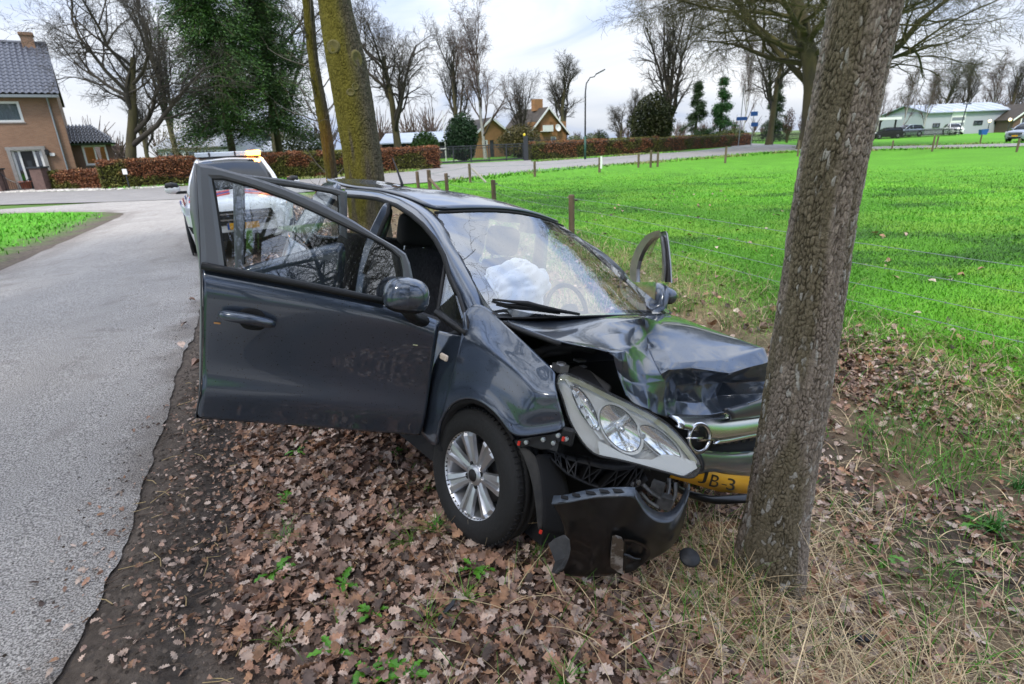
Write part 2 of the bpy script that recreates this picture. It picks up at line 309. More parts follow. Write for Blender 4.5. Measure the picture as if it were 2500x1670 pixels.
def place_leaves(P, size, V0, F0, curl=.25, tilt=.45, lift=.0):
    n = len(P); V = np.repeat(V0[None], n, 0)-A([0, .5, 0]); k = rng.normal(0, curl, (n, 1)); k2 = rng.normal(0, curl, (n, 1)); k3 = rng.normal(0, .5, (n, 1))
    V[..., 2] += k*V[..., 1]**2*1.6+(np.abs(k2)+.08)*np.abs(V[..., 0])*1.1+k3*V[..., 0]*V[..., 1]*1.4+rng.normal(0, .03, V.shape[:2])
    V[..., 0] *= rng.uniform(.75, 1.2, (n, 1))
    V *= size[:, None, None]
    az = rng.uniform(0, 2*np.pi, n); tx, ty = rng.normal(0, tilt, n), rng.normal(0, tilt, n)
    def rot(V, i, j, a): c, s = np.cos(a)[:, None], np.sin(a)[:, None]; U = V.copy(); U[..., i] = V[..., i]*c-V[..., j]*s; U[..., j] = V[..., i]*s+V[..., j]*c; return U
    V = rot(V, 1, 2, tx); V = rot(V, 0, 2, ty); V = rot(V, 0, 1, az)
    V[..., 2] -= V[..., 2].min(1, keepdims=True)*.75
    V += P[:, None]; V[..., 2] += lift
    F = (F0[None]+np.arange(n)[:, None, None]*len(V0)).reshape(-1, 3)
    return V, F
def leafcols(n): return LEAFCOL[rng.integers(0, 8, n)]*rng.uniform(.8, 1.4, (n, 1))*A([.98, 1.05, 1.08])
def leaf_density(x, y):
    s = off(x, y); a = alo(x, y); P = np.stack([x, y], -1); n = fbm(P*1.6, 3, 23)
    d = sm(.42, .85, s+(n-.5)*.6)*.95+sm(.02, .2, s)*(.16+.35*(n > .48))
    ditch = np.exp(-((s-4.05)/.5)**2)*.55; d = d*(1-ditch*(n > .42)); d *= 1-.75*sm(2.1, 2.8, s)*sm(5.4, 4.8, s)*(n < .56)
    tr = np.hypot(x-1.45, y-1.35); d *= 1-.25*np.exp(-(tr/.75)**2)
    d *= 1-(.35+.4*(n < .52))*sm(2.9, 4.0, s); d *= 1-.97*sm(5.3, 6.5, s+(n-.5)); return np.where(s > .03, d, .13*sm(-.45, .03, s)*(n > .45))
def scatter(n, x0, x1, y0, y1, dens):
    x = rng.uniform(x0, x1, n); y = rng.uniform(y0, y1, n); k = rng.uniform(0, 1, n) < dens(x, y); return x[k], y[k]
x, y = scatter(72000, -2.6, 4.2, .55, 5.2, leaf_density); rz_ = .121-.03*(2*(np.clip(off(x, y), -3.5, 0)+3.5)/3.5-1)**2; P = np.stack([x, y, np.where(off(x, y) < .06, np.maximum(rz_, gz(x, y)), gz(x, y))+rng.uniform(0, .03, len(x))*(off(x, y) > .06)], 1)
d0 = np.hypot(P[:, 0], P[:, 1]); sz = rng.uniform(.028, .082, len(P))
s_ = off(x, y); sz *= np.where(s_ < .5, .55, 1)*np.where(rng.uniform(0, 1, len(sz)) < .4, .55, 1)
big = np.zeros(len(P), bool); vis = (d0 < 2.6) & (rng.uniform(0, 1, len(P)) < .5); idx = np.argsort(d0/(sz+.01)+~vis*99)[:230]; big[idx] = True
V, F = place_leaves(P[~big], sz[~big], LV, LF)
fallen = [(V.reshape(-1, 3), F, np.repeat(leafcols(len(V)), len(LV), 0))]
x, y = scatter(30000, -9, 7, 4.5, 19, lambda x, y: leaf_density(x, y)*.8*(np.hypot(x, y) > 4.8)); P2 = np.stack([x, y, np.where(off(x, y) < .06, .10, gz(x, y))+rng.uniform(0, .03, len(x))], 1)
V, F = place_leaves(P2, rng.uniform(.06, .12, len(P2)), LV5, LF5, tilt=.35); fallen.append((V.reshape(-1, 3), F+len(fallen[0][0]), np.repeat(leafcols(len(V)), len(LV5), 0)))
link('fallen_leaves', bigmesh('fallen_leaves', np.concatenate([f[0] for f in fallen]), np.concatenate([f[1] for f in fallen]), M_leaf, False, np.concatenate([f[2] for f in fallen])), kind='stuff')
Vb, _ = place_leaves(P[big]*0, sz[big], LV, LF, curl=.35, tilt=.3); cb = leafcols(60)*1.12; protos = []
for i in range(60): protos.append(bigmesh('leaf', Vb[i], LF, M_leaf, False, np.tile(cb[i], (len(LV), 1))))
for i, p in enumerate(P[big]):
    o = link('leaf', protos[i % 60], ground); o.location = (p[0], p[1], p[2]+.018); o.rotation_euler = (0, 0, rng.uniform(0, 6.28))
def blades(P, L, w, lean, cols, name, M, segs=2, bend=.6, az=None, parent=None, **kw):
    n = len(P); az = rng.uniform(0, 2*np.pi, n) if az is None else az; d = np.stack([np.cos(az), np.sin(az), 0*az], 1); q = np.stack([-np.sin(az), np.cos(az), 0*az], 1); k = segs+1; rows = []
    for i in range(k):
        t = i/segs; h = np.clip(lean, 0, 1.5)+bend*t
        c = P+L[:, None]*t*(d*np.sin(h)[:, None]+A([0, 0, 1.])*np.cos(h)[:, None]); ww = w*(1-t*.8)
        rows += [c-q*ww[:, None]/2, c+q*ww[:, None]/2]
    V = np.stack(rows, 1); F = np.stack([A([2*i, 2*i+1, 2*i+3, 2*i+2]) for i in range(segs)]); F = (F[None]+np.arange(n)[:, None, None]*2*k).reshape(-1, 4)
    c = np.repeat(cols[:, None], 2*k, 1)
    return link(name, bigmesh(name, V.reshape(-1, 3), F, M, False, c.reshape(-1, c.shape[-1])), parent, **kw)
M_blade = mat('grass_blade', (.85, .85, .85), .55, col2=(1.1, 1.1, 1.1), nscale=20, attr=True, spec=.3)
# pasture beyond the wire
n = 210000; r = np.exp(rng.uniform(np.log(5.2), np.log(34), n)); th = rng.uniform(-.32, .86, n); x, y = r*np.sin(th), r*np.cos(th); s = off(x, y); a = alo(x, y)
inside = (rng.uniform(0, 1, n) > sm(18, 34, r)) & (s > 6.1+rng.normal(0, .3, n)) & (y < 27.4+.9*(x+6)-(x > 22)*2.6*(x-22)) ; x, y, r = x[inside], y[inside], r[inside]
n = len(x); pn = fbm(np.stack([x, y], 1)*.35, 4, 41); pn2 = fbm(np.stack([x, y], 1)*1.4, 3, 43)
gc = A([.130, .375, .017])*(.55+.85*pn[:, None])*(1+.14*rng.normal(0, 1, (n, 1)).clip(-1, 1)); gc = lerp(gc, A([.27, .44, .045]), ((pn2 > .56)*.4)); dk = (fbm(np.stack([x*.7, y], 1)*.9, 3, 47) > .63)*.75; gc = lerp(gc, A([.03, .10, .012]), dk)
k3 = 3; rep = lambda q: np.repeat(q, k3, 0)
P = np.stack([rep(x)+rng.normal(0, .05, n*k3)*rep(r)**.5*.6, rep(y)+rng.normal(0, .05, n*k3)*rep(r)**.5*.6], 1); P = np.c_[P, gz(P[:, 0], P[:, 1])-.01]
blades(P, rng.uniform(.035, .085, n*k3)*(.8+.5*rep(pn)), .0026*rep(r)**.62*rng.uniform(.7, 1.3, n*k3), rng.normal(.35, .3, n*k3), rep(gc), 'pasture_grass', M_blade, 2, kind='stuff')
# lawn left of the road, verges of the cross road
n = 26000; x = rng.uniform(-24, -7.5, n); y = rng.uniform(7, 24, n); s = off(x, y); k = (s < -4.35+rng.normal(0, .25, n)) & (y < 23.6) & (s < -4.0-np.maximum(0, alo(x, y)-20.5)**1.6*.45); x, y = x[k], y[k]; n = len(x)
gc = A([.11, .42, .012])*(.6+.75*fbm(np.stack([x, y], 1)*.5, 4, 51)[:, None])
blades(np.c_[x, y, gz(x, y)-.01], rng.uniform(.08, .16, n), rng.uniform(.02, .04, n), rng.normal(.3, .3, n), gc, 'verge_grass', M_blade, 2, kind='stuff')
n = 22000; t = rng.uniform(0, 1, n); side = rng.integers(0, 2, n); cr_ = A([rdA, rdB]); i = (t*89).astype(int); base = cr_[side, i]; x = base[:, 0]+rng.normal(0, .5, n); y = base[:, 1]+np.where(side == 1, rng.uniform(.2, 3.2, n), -rng.uniform(.2, 2.2, n)); k = (x > -24) & (x < 60) & ~((side == 1) & (x > -6.3) & (x < 2.4)) & ~((side == 1) & (x > 18.6) & (x < 30)) & ~((side == 0) & (x < -2.8)); x, y = x[k], y[k]; n = len(x)
gc = lerp(np.tile(A([.12, .34, .02]), (n, 1)), A([.20, .21, .06]), sm(.45, .6, fbm(np.stack([x, y], 1)*.4, 3, 53)))*rng.uniform(.7, 1.2, (n, 1))
blades(np.c_[x, y, gz(x, y)], rng.uniform(.1, .25, n), rng.uniform(.05, .1, n), rng.normal(.3, .3, n), gc, 'roadside_grass', M_blade, 2, kind='stuff')
# dry straw: round the tree, down the ditch, along the fence
def strawfield(n, name, dens, box, L, w, green, bend=(.55), leanm=.85):
    x, y = scatter(n, *box, dens); n = len(x); g = rng.uniform(0, 1, n) < green(x, y)
    c = np.where(g[:, None], A([.10, .29, .022]), A([.78, .60, .35]))*rng.uniform(.35, 1.1, (n, 1)); c = np.where((~g & (rng.uniform(0, 1, n) < .3))[:, None], c*A([.7, .62, .55]), c)
    blades(np.c_[x, y, gz(x, y)+.012], rng.uniform(*L, n)*np.where(g, .7, 1), rng.uniform(*w, n), np.abs(rng.normal(np.where(g, .4, leanm), .32, n)), c, name, M_blade, 4, bend, kind='stuff')
fb = lambda x, y, f, sd: fbm(np.stack([x, y], -1)*f, 3, sd)
strawfield(44000, 'dry_grass', lambda x, y: np.exp(-((x-1.35)/.75)**2-((y-1.28)/.62)**2)*(.12+.88*(fb(x, y, 3.4, 61) > .49))*.62+.45*np.exp(-((x-.95)/.45)**2-((y-2.0)/.35)**2)+.02, (-.3, 2.9, .6, 3.0), (.12, .38), (.0024, .0055), lambda x, y: .05+.25*(fb(x, y, 2.4, 63) > .6), .35, 1.08)
strawfield(170000, 'ditch_grass', lambda x, y: (np.exp(-((off(x, y)-5.0)/1.0)**2)*.9+np.exp(-((off(x, y)-3.0)/.7)**2)*.30)*(fb(x, y, 1.5, 67) > .47)+.09*(off(x, y) > 2.6)*(off(x, y) < 6), (-4, 6, 1.2, 13), (.10, .32), (.0035, .008), lambda x, y: .48+.42*(fb(x, y, 1.1, 69) > .5))
strawfield(70000, 'fence_grass', lambda x, y: np.exp(-((off(x, y)-6.0)/.55)**2)*.75, (-8, 6.5, 1.8, 20), (.12, .34), (.003, .008), lambda x, y: .42, .7, .6)
strawfield(5200, 'leaf_grass', lambda x, y: (off(x, y) > .9)*(off(x, y) < 3)*(fb(x, y, 3.1, 71) > .63)*.55+.012, (-1.5, 1.6, .6, 4), (.06, .17), (.0022, .004), lambda x, y: .8, .8, .5)
strawfield(420, 'long_stalks', lambda x, y: np.exp(-((x-1.3)/.7)**2-((y-1.35)/.6)**2), (-.2, 2.9, .65, 2.8), (.35, .62), (.0038, .0062), lambda x, y: 0*x, .25, 1.1)
# twigs and straws on the muddy edge
g = Geo()
for i in range(420):
    s_, a = rng.uniform(.02, 1.2), rng.uniform(-.9, 3.2); p = offp(s_, a); z = gz(*p)+.012; t = rng.uniform(0, 3.14); l = rng.uniform(.012, .075)
    g.tube([[p[0]-l*math.cos(t), p[1]-l*math.sin(t), z], [p[0]+.1*l, p[1], z+rng.uniform(.0, .015)], [p[0]+l*math.cos(t+.2), p[1]+l*math.sin(t+.2), z]], rng.uniform(.0012, .0028), 4, int(i % 3 == 0))
g.build('twigs', [mat('twig', (.10, .07, .05), .9), mat('straw_stalk', (.42, .31, .15), .8)], kind='stuff')
n = 16000; s_ = np.abs(rng.normal(.45, .45, n))+.02; a = rng.uniform(-1, 6, n); px = E0[0]+RN[0]*s_+RD[0]*a; py = E0[1]+RN[1]*s_+RD[1]*a
shards(np.c_[px, py, gz(px, py)], rng.uniform(.05, 1, n)**3*.016+.002, M_tint, 'soil_crumbs', np.tile([.105, .084, .068], (n, 1))*rng.uniform(.35, 1.8, (n, 1)), .8, kind='stuff')
n = 170; s_ = -np.abs(rng.normal(0, .3, n)); a = rng.uniform(-.5, 9, n); px = E0[0]+RN[0]*s_+RD[0]*a; py = E0[1]+RN[1]*s_+RD[1]*a
shards(np.c_[px, py, 0*px+.088+.03*(1-(2*(s_+3.5)/3.5-1)**2)], rng.uniform(.004, .012, n), M_tint, 'mud_crumbs', np.tile([.075, .055, .042], (n, 1))*rng.uniform(.5, 1.6, (n, 1)), .7, kind='stuff')
# weeds
M_weed = mat('weed_leaf', (.06, .20, .012), .5, col2=(.11, .30, .02), nscale=14)
def weed_mesh(seed, n, L, toothed=True):
    r = np.random.default_rng(seed); g = Geo()
    for i in range(n):
        az = r.uniform(0, 6.28); l = L*r.uniform(.55, 1.1); el = r.uniform(.15, .7); w = l*.11
        P = []; k = 9
        for j in range(k):
            t = j/(k-1); ww = w*math.sin(math.pi*min(1, t*.92+.08))**.7*(1+(.75 if j % 2 else -.25)*toothed)*(.35+.9*t); h = l*(t*math.sin(el)-t*t*.45)+.01; d = l*t*math.cos(el)
            P.append([[d, -ww, h+ww*.3], [d, 0, h], [d, ww, h+ww*.3]])
        g.grid(A(P)@rotz(az).T)
    return g.mesh('weed', M_weed)
WM = [weed_mesh(i, 6+i % 4, .10) for i in range(5)]
wd = [(680, 1030, 'half under the open door'), (655, 1135, 'beside the front wheel, third row from the door'), (625, 1310, 'sprawling in the leaves near the dark rut'), (790, 1335, 'thick, in the middle of the leaf litter'), (858, 1400, 'tall upright, right of the thick clump'), (762, 1490, 'broad flat rosette low in the leaves'), (850, 1530, 'small, right of the flat rosette'), (935, 1550, 'at the very bottom edge of the leaves'), (910, 1032, 'in shade just behind the front wheel'), (1085, 1300, 'pale, under the torn bumper corner'), (2030, 1270, 'on the slope right of the tree foot'), (2250, 1200, 'on the far ditch slope at the picture edge')]
for i, (dx, dy, w) in enumerate(wd):
    p = G(dx, dy, .1)
    for _ in range(8): p = G(dx, dy, float(gz(p[0], p[1]))+.03)
    o = link('weed_plant', WM[i % 5], None, 'small green leafy weed ' + w, 'weed', 'green weeds growing through the fallen leaves', loc=(p[0], p[1], p[2]-.02)); o.rotation_euler[2] = i*1.7; o.scale = [.9+.12*(i % 4)]*3
# ================================================================ bare trees
def tubes_np(P, Rr, n):                      # P (B,K,3), Rr (B,K)
    B, Kk, _ = P.shape; T = np.gradient(P, axis=1); T /= np.linalg.norm(T, axis=2, keepdims=True)+1e-9
    ref = np.where(np.abs(T[:, :1, 2:3]) < .9, A([0, 0, 1.]), A([1., 0, 0])); u = np.cross(T, ref); u /= np.linalg.norm(u, axis=2, keepdims=True)+1e-9; w = np.cross(T, u)
    a = np.arange(n)/n*2*np.pi
    V = P[:, :, None]+Rr[:, :, None, None]*(np.cos(a)[:, None]*u[:, :, None]+np.sin(a)[:, None]*w[:, :, None])
    base = np.arange(B)[:, None, None]*Kk*n+np.arange(Kk-1)[None, :, None]*n; j = np.arange(n)[None, None]; j2 = (j+1) % n
    F = np.stack([base+j, base+j2, base+n+j2, base+n+j], -1).reshape(-1, 4); return V.reshape(-1, 3), F
def grow(r, st, d, L, K_, wig, up, spread=0.):
    P = [st]; d = d/np.linalg.norm(d, axis=1, keepdims=True)
    for i in range(K_-1):
        d = d+r.normal(0, wig, d.shape)+A([0, 0, up]); d[:, :2] *= 1+spread; d /= np.linalg.norm(d, axis=1, keepdims=True); P.append(P[-1]+d*(L/(K_-1))[:, None])
    return np.stack(P, 1)
def spawn(r, P, Rr, m, t0, ang, lf, L0, K_, wig, up, rf, alt=None):
    B, Kk, _ = P.shape; t = t0+(1-t0)*((np.arange(m)[None]+r.uniform(0, 1, (B, m)))/m); f = t*(Kk-1); i = np.minimum(f.astype(int), Kk-2); u = (f-i)[..., None]; b = np.arange(B)[:, None]
    st = P[b, i]*(1-u)+P[b, i+1]*u; tan = P[b, i+1]-P[b, i]; tan /= np.linalg.norm(tan, axis=2, keepdims=True)+1e-9; rad = Rr[b, i]*(1-u[..., 0])+Rr[b, i+1]*u[..., 0]
    ax = np.cross(tan, r.normal(0, 1, tan.shape)); ax /= np.linalg.norm(ax, axis=2, keepdims=True)+1e-9; an = r.normal(ang, .18, t.shape)[..., None]
    d = tan*np.cos(an)+ax*np.sin(an); L = L0*lf*r.uniform(.6, 1.15, t.shape)*(1.15-.45*t)
    st, d, L, rad = st.reshape(-1, 3), d.reshape(-1, 3), L.ravel(), rad.ravel()*rf
    Pn = grow(r, st, d, L, K_, wig, up); return Pn, rad[:, None]*np.linspace(1, .35, K_)[None]
def tree_meshes(seed, H=10., th=.38, tr=.30, n=(8, 6, 6, 5), ang=(.7, .7, .75, .8), lf=(.52, .5, .5, .55), wig=(.12, .16, .2, .22), up=(.07, .05, .03, .02), lean=(0, 0), twig=.011, t0=.55, barkm=None, trunk_top=.72, thin=1., rf=.62, twigm=None):
    r = np.random.default_rng(seed); K0 = 9
    P = grow(r, np.zeros((1, 3)), A([[lean[0], lean[1], 1.]]), A([H*trunk_top]), K0, .05, .03); Rr = tr*np.linspace(1, .42, K0)[None]; Rr[0, 0] *= 1.25
    V, F = tubes_np(P, Rr, 12); trunk = bigmesh('trunk', V, F, barkm, True)
    Vs, Fs, o = [], [], 0; L0 = H; cur, rad = P, Rr
    for lv in range(len(n)):
        K_ = (7, 6, 5, 4, 4)[lv]; t = t0 if lv == 0 else .25
        L0 = H*lf[0] if lv == 0 else L0*lf[lv]
        cur, rad = spawn(r, cur, rad, n[lv], t, ang[lv], 1., L0, K_, wig[lv], up[lv], rf)
        rad = np.maximum(rad*thin, twig*np.linspace(1, .6, K_)[None])
        V, F = tubes_np(cur, rad, (7, 5, 3, 3, 3)[lv]); Vs.append(V); Fs.append(F+o); o += len(V)
    return trunk, bigmesh('crown', np.concatenate(Vs), np.concatenate(Fs), twigm or barkm, True)
M_bark = mat('grey_green_bark', (.055, .047, .030), .95, col2=(.10, .085, .035), nscale=3, bump=.8, bscale=14, stretch=(1, 1, .3))
M_twig = mat('bare_twig', (.036, .030, .026), .9, col2=(.062, .052, .036), nscale=.6)
M_twigred = mat('reddish_twig', (.075, .048, .040), .9, col2=(.11, .075, .058), nscale=.8)
M_moss = mat('mossy_limb', (.048, .042, .018), .95, col2=(.088, .080, .024), nscale=1.5)
M_birch = mat('birch_bark', (.42, .40, .38), .8, col2=(.10, .09, .08), nscale=9, stretch=(1, 1, 3), contrast=(.5, .72))
TB = {'oak': tree_meshes(3, barkm=M_bark, twigm=M_moss, n=(11, 8, 7, 7), ang=(.95, .75, .8, .8), t0=.36, up=(.05, .05, .03, .0), twig=.009),
      'giant': tree_meshes(31, barkm=M_bark, twigm=M_moss, n=(22, 9, 6, 5, 4), ang=(1.0, .65, .75, .8, .8), lf=(.58, .50, .5, .55, .55), t0=.28, trunk_top=.66, tr=.34, up=(.05, .0, -.03, -.05, -.05), wig=(.15, .2, .24, .27, .27), twig=.0052, thin=.8),
      'spread': tree_meshes(11, barkm=M_bark, twigm=M_twig, n=(9, 7, 6, 5, 4), ang=(.82, .7, .75, .8, .8), t0=.30, lf=(.60, .5, .5, .52, .55), up=(.07, .05, .03, .01, 0), wig=(.2, .22, .24, .26, .26), twig=.0058),
      'near': tree_meshes(41, barkm=M_bark, twigm=M_twig, n=(12, 7, 6, 4), ang=(.85, .65, .75, .8), lf=(.7, .5, .5, .55), t0=.15, up=(.13, .08, .03, 0), wig=(.18, .2, .22, .25), twig=.006, thin=.8, trunk_top=.8),
      'tall': tree_meshes(5, barkm=M_bark, twigm=M_twig, n=(12, 7, 6, 6), ang=(.5, .55, .6, .7), twig=.009, t0=.22, lf=(.42, .5, .5, .6), up=(.12, .09, .05, .03), trunk_top=.85),
      'birch': tree_meshes(8, barkm=M_birch, twigm=M_twigred, n=(14, 7, 6, 6), ang=(.45, .5, .6, .8), twig=.009, t0=.22, lf=(.40, .5, .5, .6), up=(.12, .04, -.04, -.06), trunk_top=.86, tr=.17),
      'multi': tree_meshes(21, barkm=M_bark, twigm=M_twig, n=(8, 8, 7, 7), ang=(.5, .55, .65, .8), twig=.0085, t0=.12, lf=(.72, .36, .5, .55), up=(.10, .08, .05, .02), trunk_top=.5)}
def tree(name, kind, dx, Y, H, label, sx=1., rz=0., group=None, z=None, tilt=(0, 0), cat='tree'):
    p = foot(dx, Y); p[2] = gz(p[0], p[1])-.05 if z is None else z
    o = thing(name, label, cat, p, rz, group); o.rotation_euler = (tilt[0], tilt[1], rz); o.scale = (H/10*sx, H/10*sx, H/10)
    for nm, me in zip(('trunk', 'crown'), TB[kind]): link(nm, me, o)
    return o
def H_(dx, base_dy, top_dy, Y): return hgt(dx, top_dy, Y)-.1
tree('garden_tree', 'spread', 300, 37, 10.6, 'spreading bare tree with a leaning trunk beside the brick house', 1.12, 3.4, tilt=(0, -.24))
tree('bare_tree', 'spread', 918, 55, 12.8, 'broad bare tree with an open forked crown, right of the mossy roadside trunk', 1.05, 2.5)
tree('bare_tree', 'tall', 415, 66, 17, 'very tall bare tree behind the evergreen, running out of the picture top', .62, .4)
tree('bare_tree', 'tall', 345, 66, 8.5, 'bushy bare tree behind the copper hedge, between house tree and evergreen', 1.0, 2.1)
tree('bare_tree', 'spread', 640, 66, 20, 'tall bare tree glimpsed behind the evergreens', .9, 4.4)
tree('birch_tree', 'birch', 1113, 68, 13.5, 'bare birch with a white trunk next to the smaller brick gable', .85, .3)
tree('bare_tree', 'tall', 1048, 72, 12.2, 'thin bare tree left of the white trunked birch', .9, 2.2)
tree('pollard_tree', 'multi', 1197, 74, 9.2, 'pollarded bare tree growing between the two brick gables', .95, 1.0)
tree('bare_tree', 'tall', 1288, 120, 14.5, 'small pale bare tree behind the roof of the larger brick gable', 1.25, 3.0)
tree('bare_tree', 'multi', 1530, 82, 18.5, 'bare tree with a fan of stems, behind the far end of the long copper hedge', .95, .9)
tree('bare_tree', 'spread', 1762, 78, 15.5, 'thick trunked bare oak behind the blue street signs', .95, 5.1)
tree('oak_tree', 'giant', 1858, 56, 21, 'huge bare oak with a dense round crown behind the leaning roadside trunk', 1.5, .7)
tree('poplar_tree', 'birch', 1702, 130, 19, 'narrow bare poplar left of the blue street signs', .35, .7)
for i, (dx, Y, h, k, sx, l) in enumerate([(2008, 96, 10, 'birch', .6, 'narrow upright bare tree, first right of the leaning trunk'), (2062, 92, 9.2, 'birch', .55, 'slim reddish bare tree beside the dark carport'), (2112, 94, 9.0, 'birch', .6, 'slim reddish bare tree left of the pale barn'), (2150, 135, 13.5, 'spread', .9, 'bare tree behind the left end of the pale barn roof'), (2205, 140, 13, 'tall', .9, 'bare tree above the middle of the pale barn roof'), (2262, 140, 13.5, 'birch', .9, 'bare tree above the right half of the pale barn roof'), (2305, 140, 12.5, 'tall', .9, 'bare tree above the right end of the pale barn'), (2350, 140, 12.8, 'spread', .9, 'bare tree above the white gabled house at the picture edge'), (1452, 150, 11, 'tall', .9, 'grey bare tree left of the round dark conifer'), (1420, 230, 13, 'multi', 1.5, 'distant bare tree low on the skyline right of the street lamp')]):
    tree('bare_tree', k, dx, Y, h, l, sx, i*1.3, 'bare trees along the skyline')
# wood far off
n = 200
for nm, lo, hi, Yr, hm, lab in (('far_wood', 1880, 2420, (150, 190), 10.0, 0), ('far_wood', -150, 1000, (120, 170), 12., 0), ('far_wood', 1000, 1900, (260, 330), 10, 0)):
    Vs, Fs, o = [], [], 0
    for q in range(70):
        Yq = rng.uniform(*Yr); p = foot(rng.uniform(lo, hi), Yq); hh = hm*rng.uniform(.55, 1.1); B = 26
        P = grow(rng, p+np.c_[rng.normal(0, .3, (B, 2)), rng.uniform(.0, .35, B)*hh], np.c_[rng.normal(0, .45, (B, 2)), np.ones(B)], hh*rng.uniform(.4, .65, B), 5, .12, .04)
        V, F = tubes_np(P, np.linspace(.13, .05, 5)[None].repeat(B, 0), 3); Vs.append(V); Fs.append(F+o); o += len(V)
    link(nm, bigmesh(nm, np.concatenate(Vs), np.concatenate(Fs), M_twigred), kind='stuff')
# ================================================================ leafy masses
def leafmass(P, size, cols, name, M, parent=None, up=.3, droop=None, **kw):      # small bent leaf cards in random attitudes
    n = len(P); u = rng.normal(0, 1, (n, 3)); u[:, 2] *= .7; u /= np.linalg.norm(u, axis=1, keepdims=True)
    if droop is not None: u = droop+rng.normal(0, .35, (n, 3)); u /= np.linalg.norm(u, axis=1, keepdims=True)
    w = np.cross(u, rng.normal(0, 1, (n, 3))); w /= np.linalg.norm(w, axis=1, keepdims=True)+1e-9; s = size[:, None]; w = w*(.5 if droop is not None else 1)
    V = np.stack([P-u*s, P+w*s*.45, P+u*s, P-w*s*.45+np.cross(u, w)*s*.2], 1)
    return link(name, bigmesh(name, V.reshape(-1, 3), np.arange(n*4).reshape(-1, 4), M, False, np.repeat(cols, 4, 0)), parent, **kw)
M_fol = mat('foliage', (.8, .8, .8), .6, col2=(1.2, 1.2, 1.2), nscale=2, attr=True, spec=.3)
M_dark = mat('twiggy_core', (.035, .028, .020), .95)
def hedge(label, a, b, h, th, n, gfrac=.35, name='beech_hedge'):
    a, b = A(a, float), A(b, float); L = np.linalg.norm(b-a); d = (b-a)/L; q = A([-d[1], d[0]])
    o = thing(name, label, 'hedge', (a[0], a[1], gz(a[0], a[1])), math.atan2(d[1], d[0]))
    nx = max(8, int(L/.6)); g = Geo(); ring = []
    for i in range(nx+1):
        x = L*i/nx; e_ = .12; hh = h-.1+rng.normal(0, .02)
        ring.append([[x, -th/2+e_, 0], [x, -th/2+e_, hh-.1], [x, -th/2+2*e_, hh], [x, th/2-2*e_, hh], [x, th/2-e_, hh-.1], [x, th/2-e_, 0]])
    g.grid(ring); g.f += [[0, 1, 2, 3, 4, 5], [nx*6+i for i in range(5, -1, -1)]]; g.m += [0, 0]; g.build('branches', M_dark, o)
    f = rng.uniform(0, 1, n); face = rng.uniform(0, 1, n); x = rng.uniform(0, L, n); y = np.where(face < .72, -th/2, rng.uniform(-th/2, th/2, n)); z = np.where(face < .72, h*f**.9, h); en = face > .94; x = np.where(en, np.where(f < .5, 0, L), x); z = np.where(en, rng.uniform(0, h, n), z); y = np.where(en, rng.uniform(-th/2, th/2, n), y)
    P = np.stack([x, y, z], 1); bump = fbm(np.stack([x*1.1, z*1.3, y], 1), 3, 71)-.5; P += rng.normal(0, .05, (n, 3)); P[:, 1] -= bump*.22; P[:, 2] += np.where(z > h*.9, bump*.16, 0); P[:, 2] = np.maximum(P[:, 2], .02)
    gm = sm(.50, .58, fbm(np.stack([x*.45, z*1.1], 1), 4, 73)+gfrac*.35*(1-1.6*z/h)); c = A([[.25, .095, .040], [.19, .070, .032], [.32, .145, .065], [.13, .055, .030]])[rng.integers(0, 4, n)]; c = lerp(c, np.tile(A([.10, .125, .02]), (n, 1)), gm*.85)*rng.uniform(.6, 1.3, (n, 1))
    leafmass(P, rng.uniform(.04, .085, n), c, 'foliage', M_fol, o); return o
hA = foot(112, 37.6); hB = foot(262, 36.2)
hedge('low clipped copper beech hedge in front of the brick house, left of the taller hedge', hA[:2], hB[:2], 1.12, .8, 5200, -.4)
hC = foot(240, 35.2); hD = foot(1004, 46.4); hM = foot(742, 41.2)
hedge('long taller copper beech hedge with green patches behind the white patrol car', hC[:2], hM[:2], 1.62, .9, 17000, .75)
hedge('copper beech hedge ending at the black gate, right of the mossy trunk', foot(735, 41.3)[:2], hD[:2], 1.62, .9, 9000, .3)
hE, hF, hG = foot(1214, 57.6), foot(1500, 67), foot(1714, 84)
hedge('clipped copper beech hedge behind the street lamp, right of the black gate', hE[:2], hF[:2], 1.62, 1.0, 9000, .3)
hedge('far stretch of copper hedge bending round the road corner', hF[:2]+A([.05, .02]), hG[:2], 1.55, 1.0, 8000, -.3)
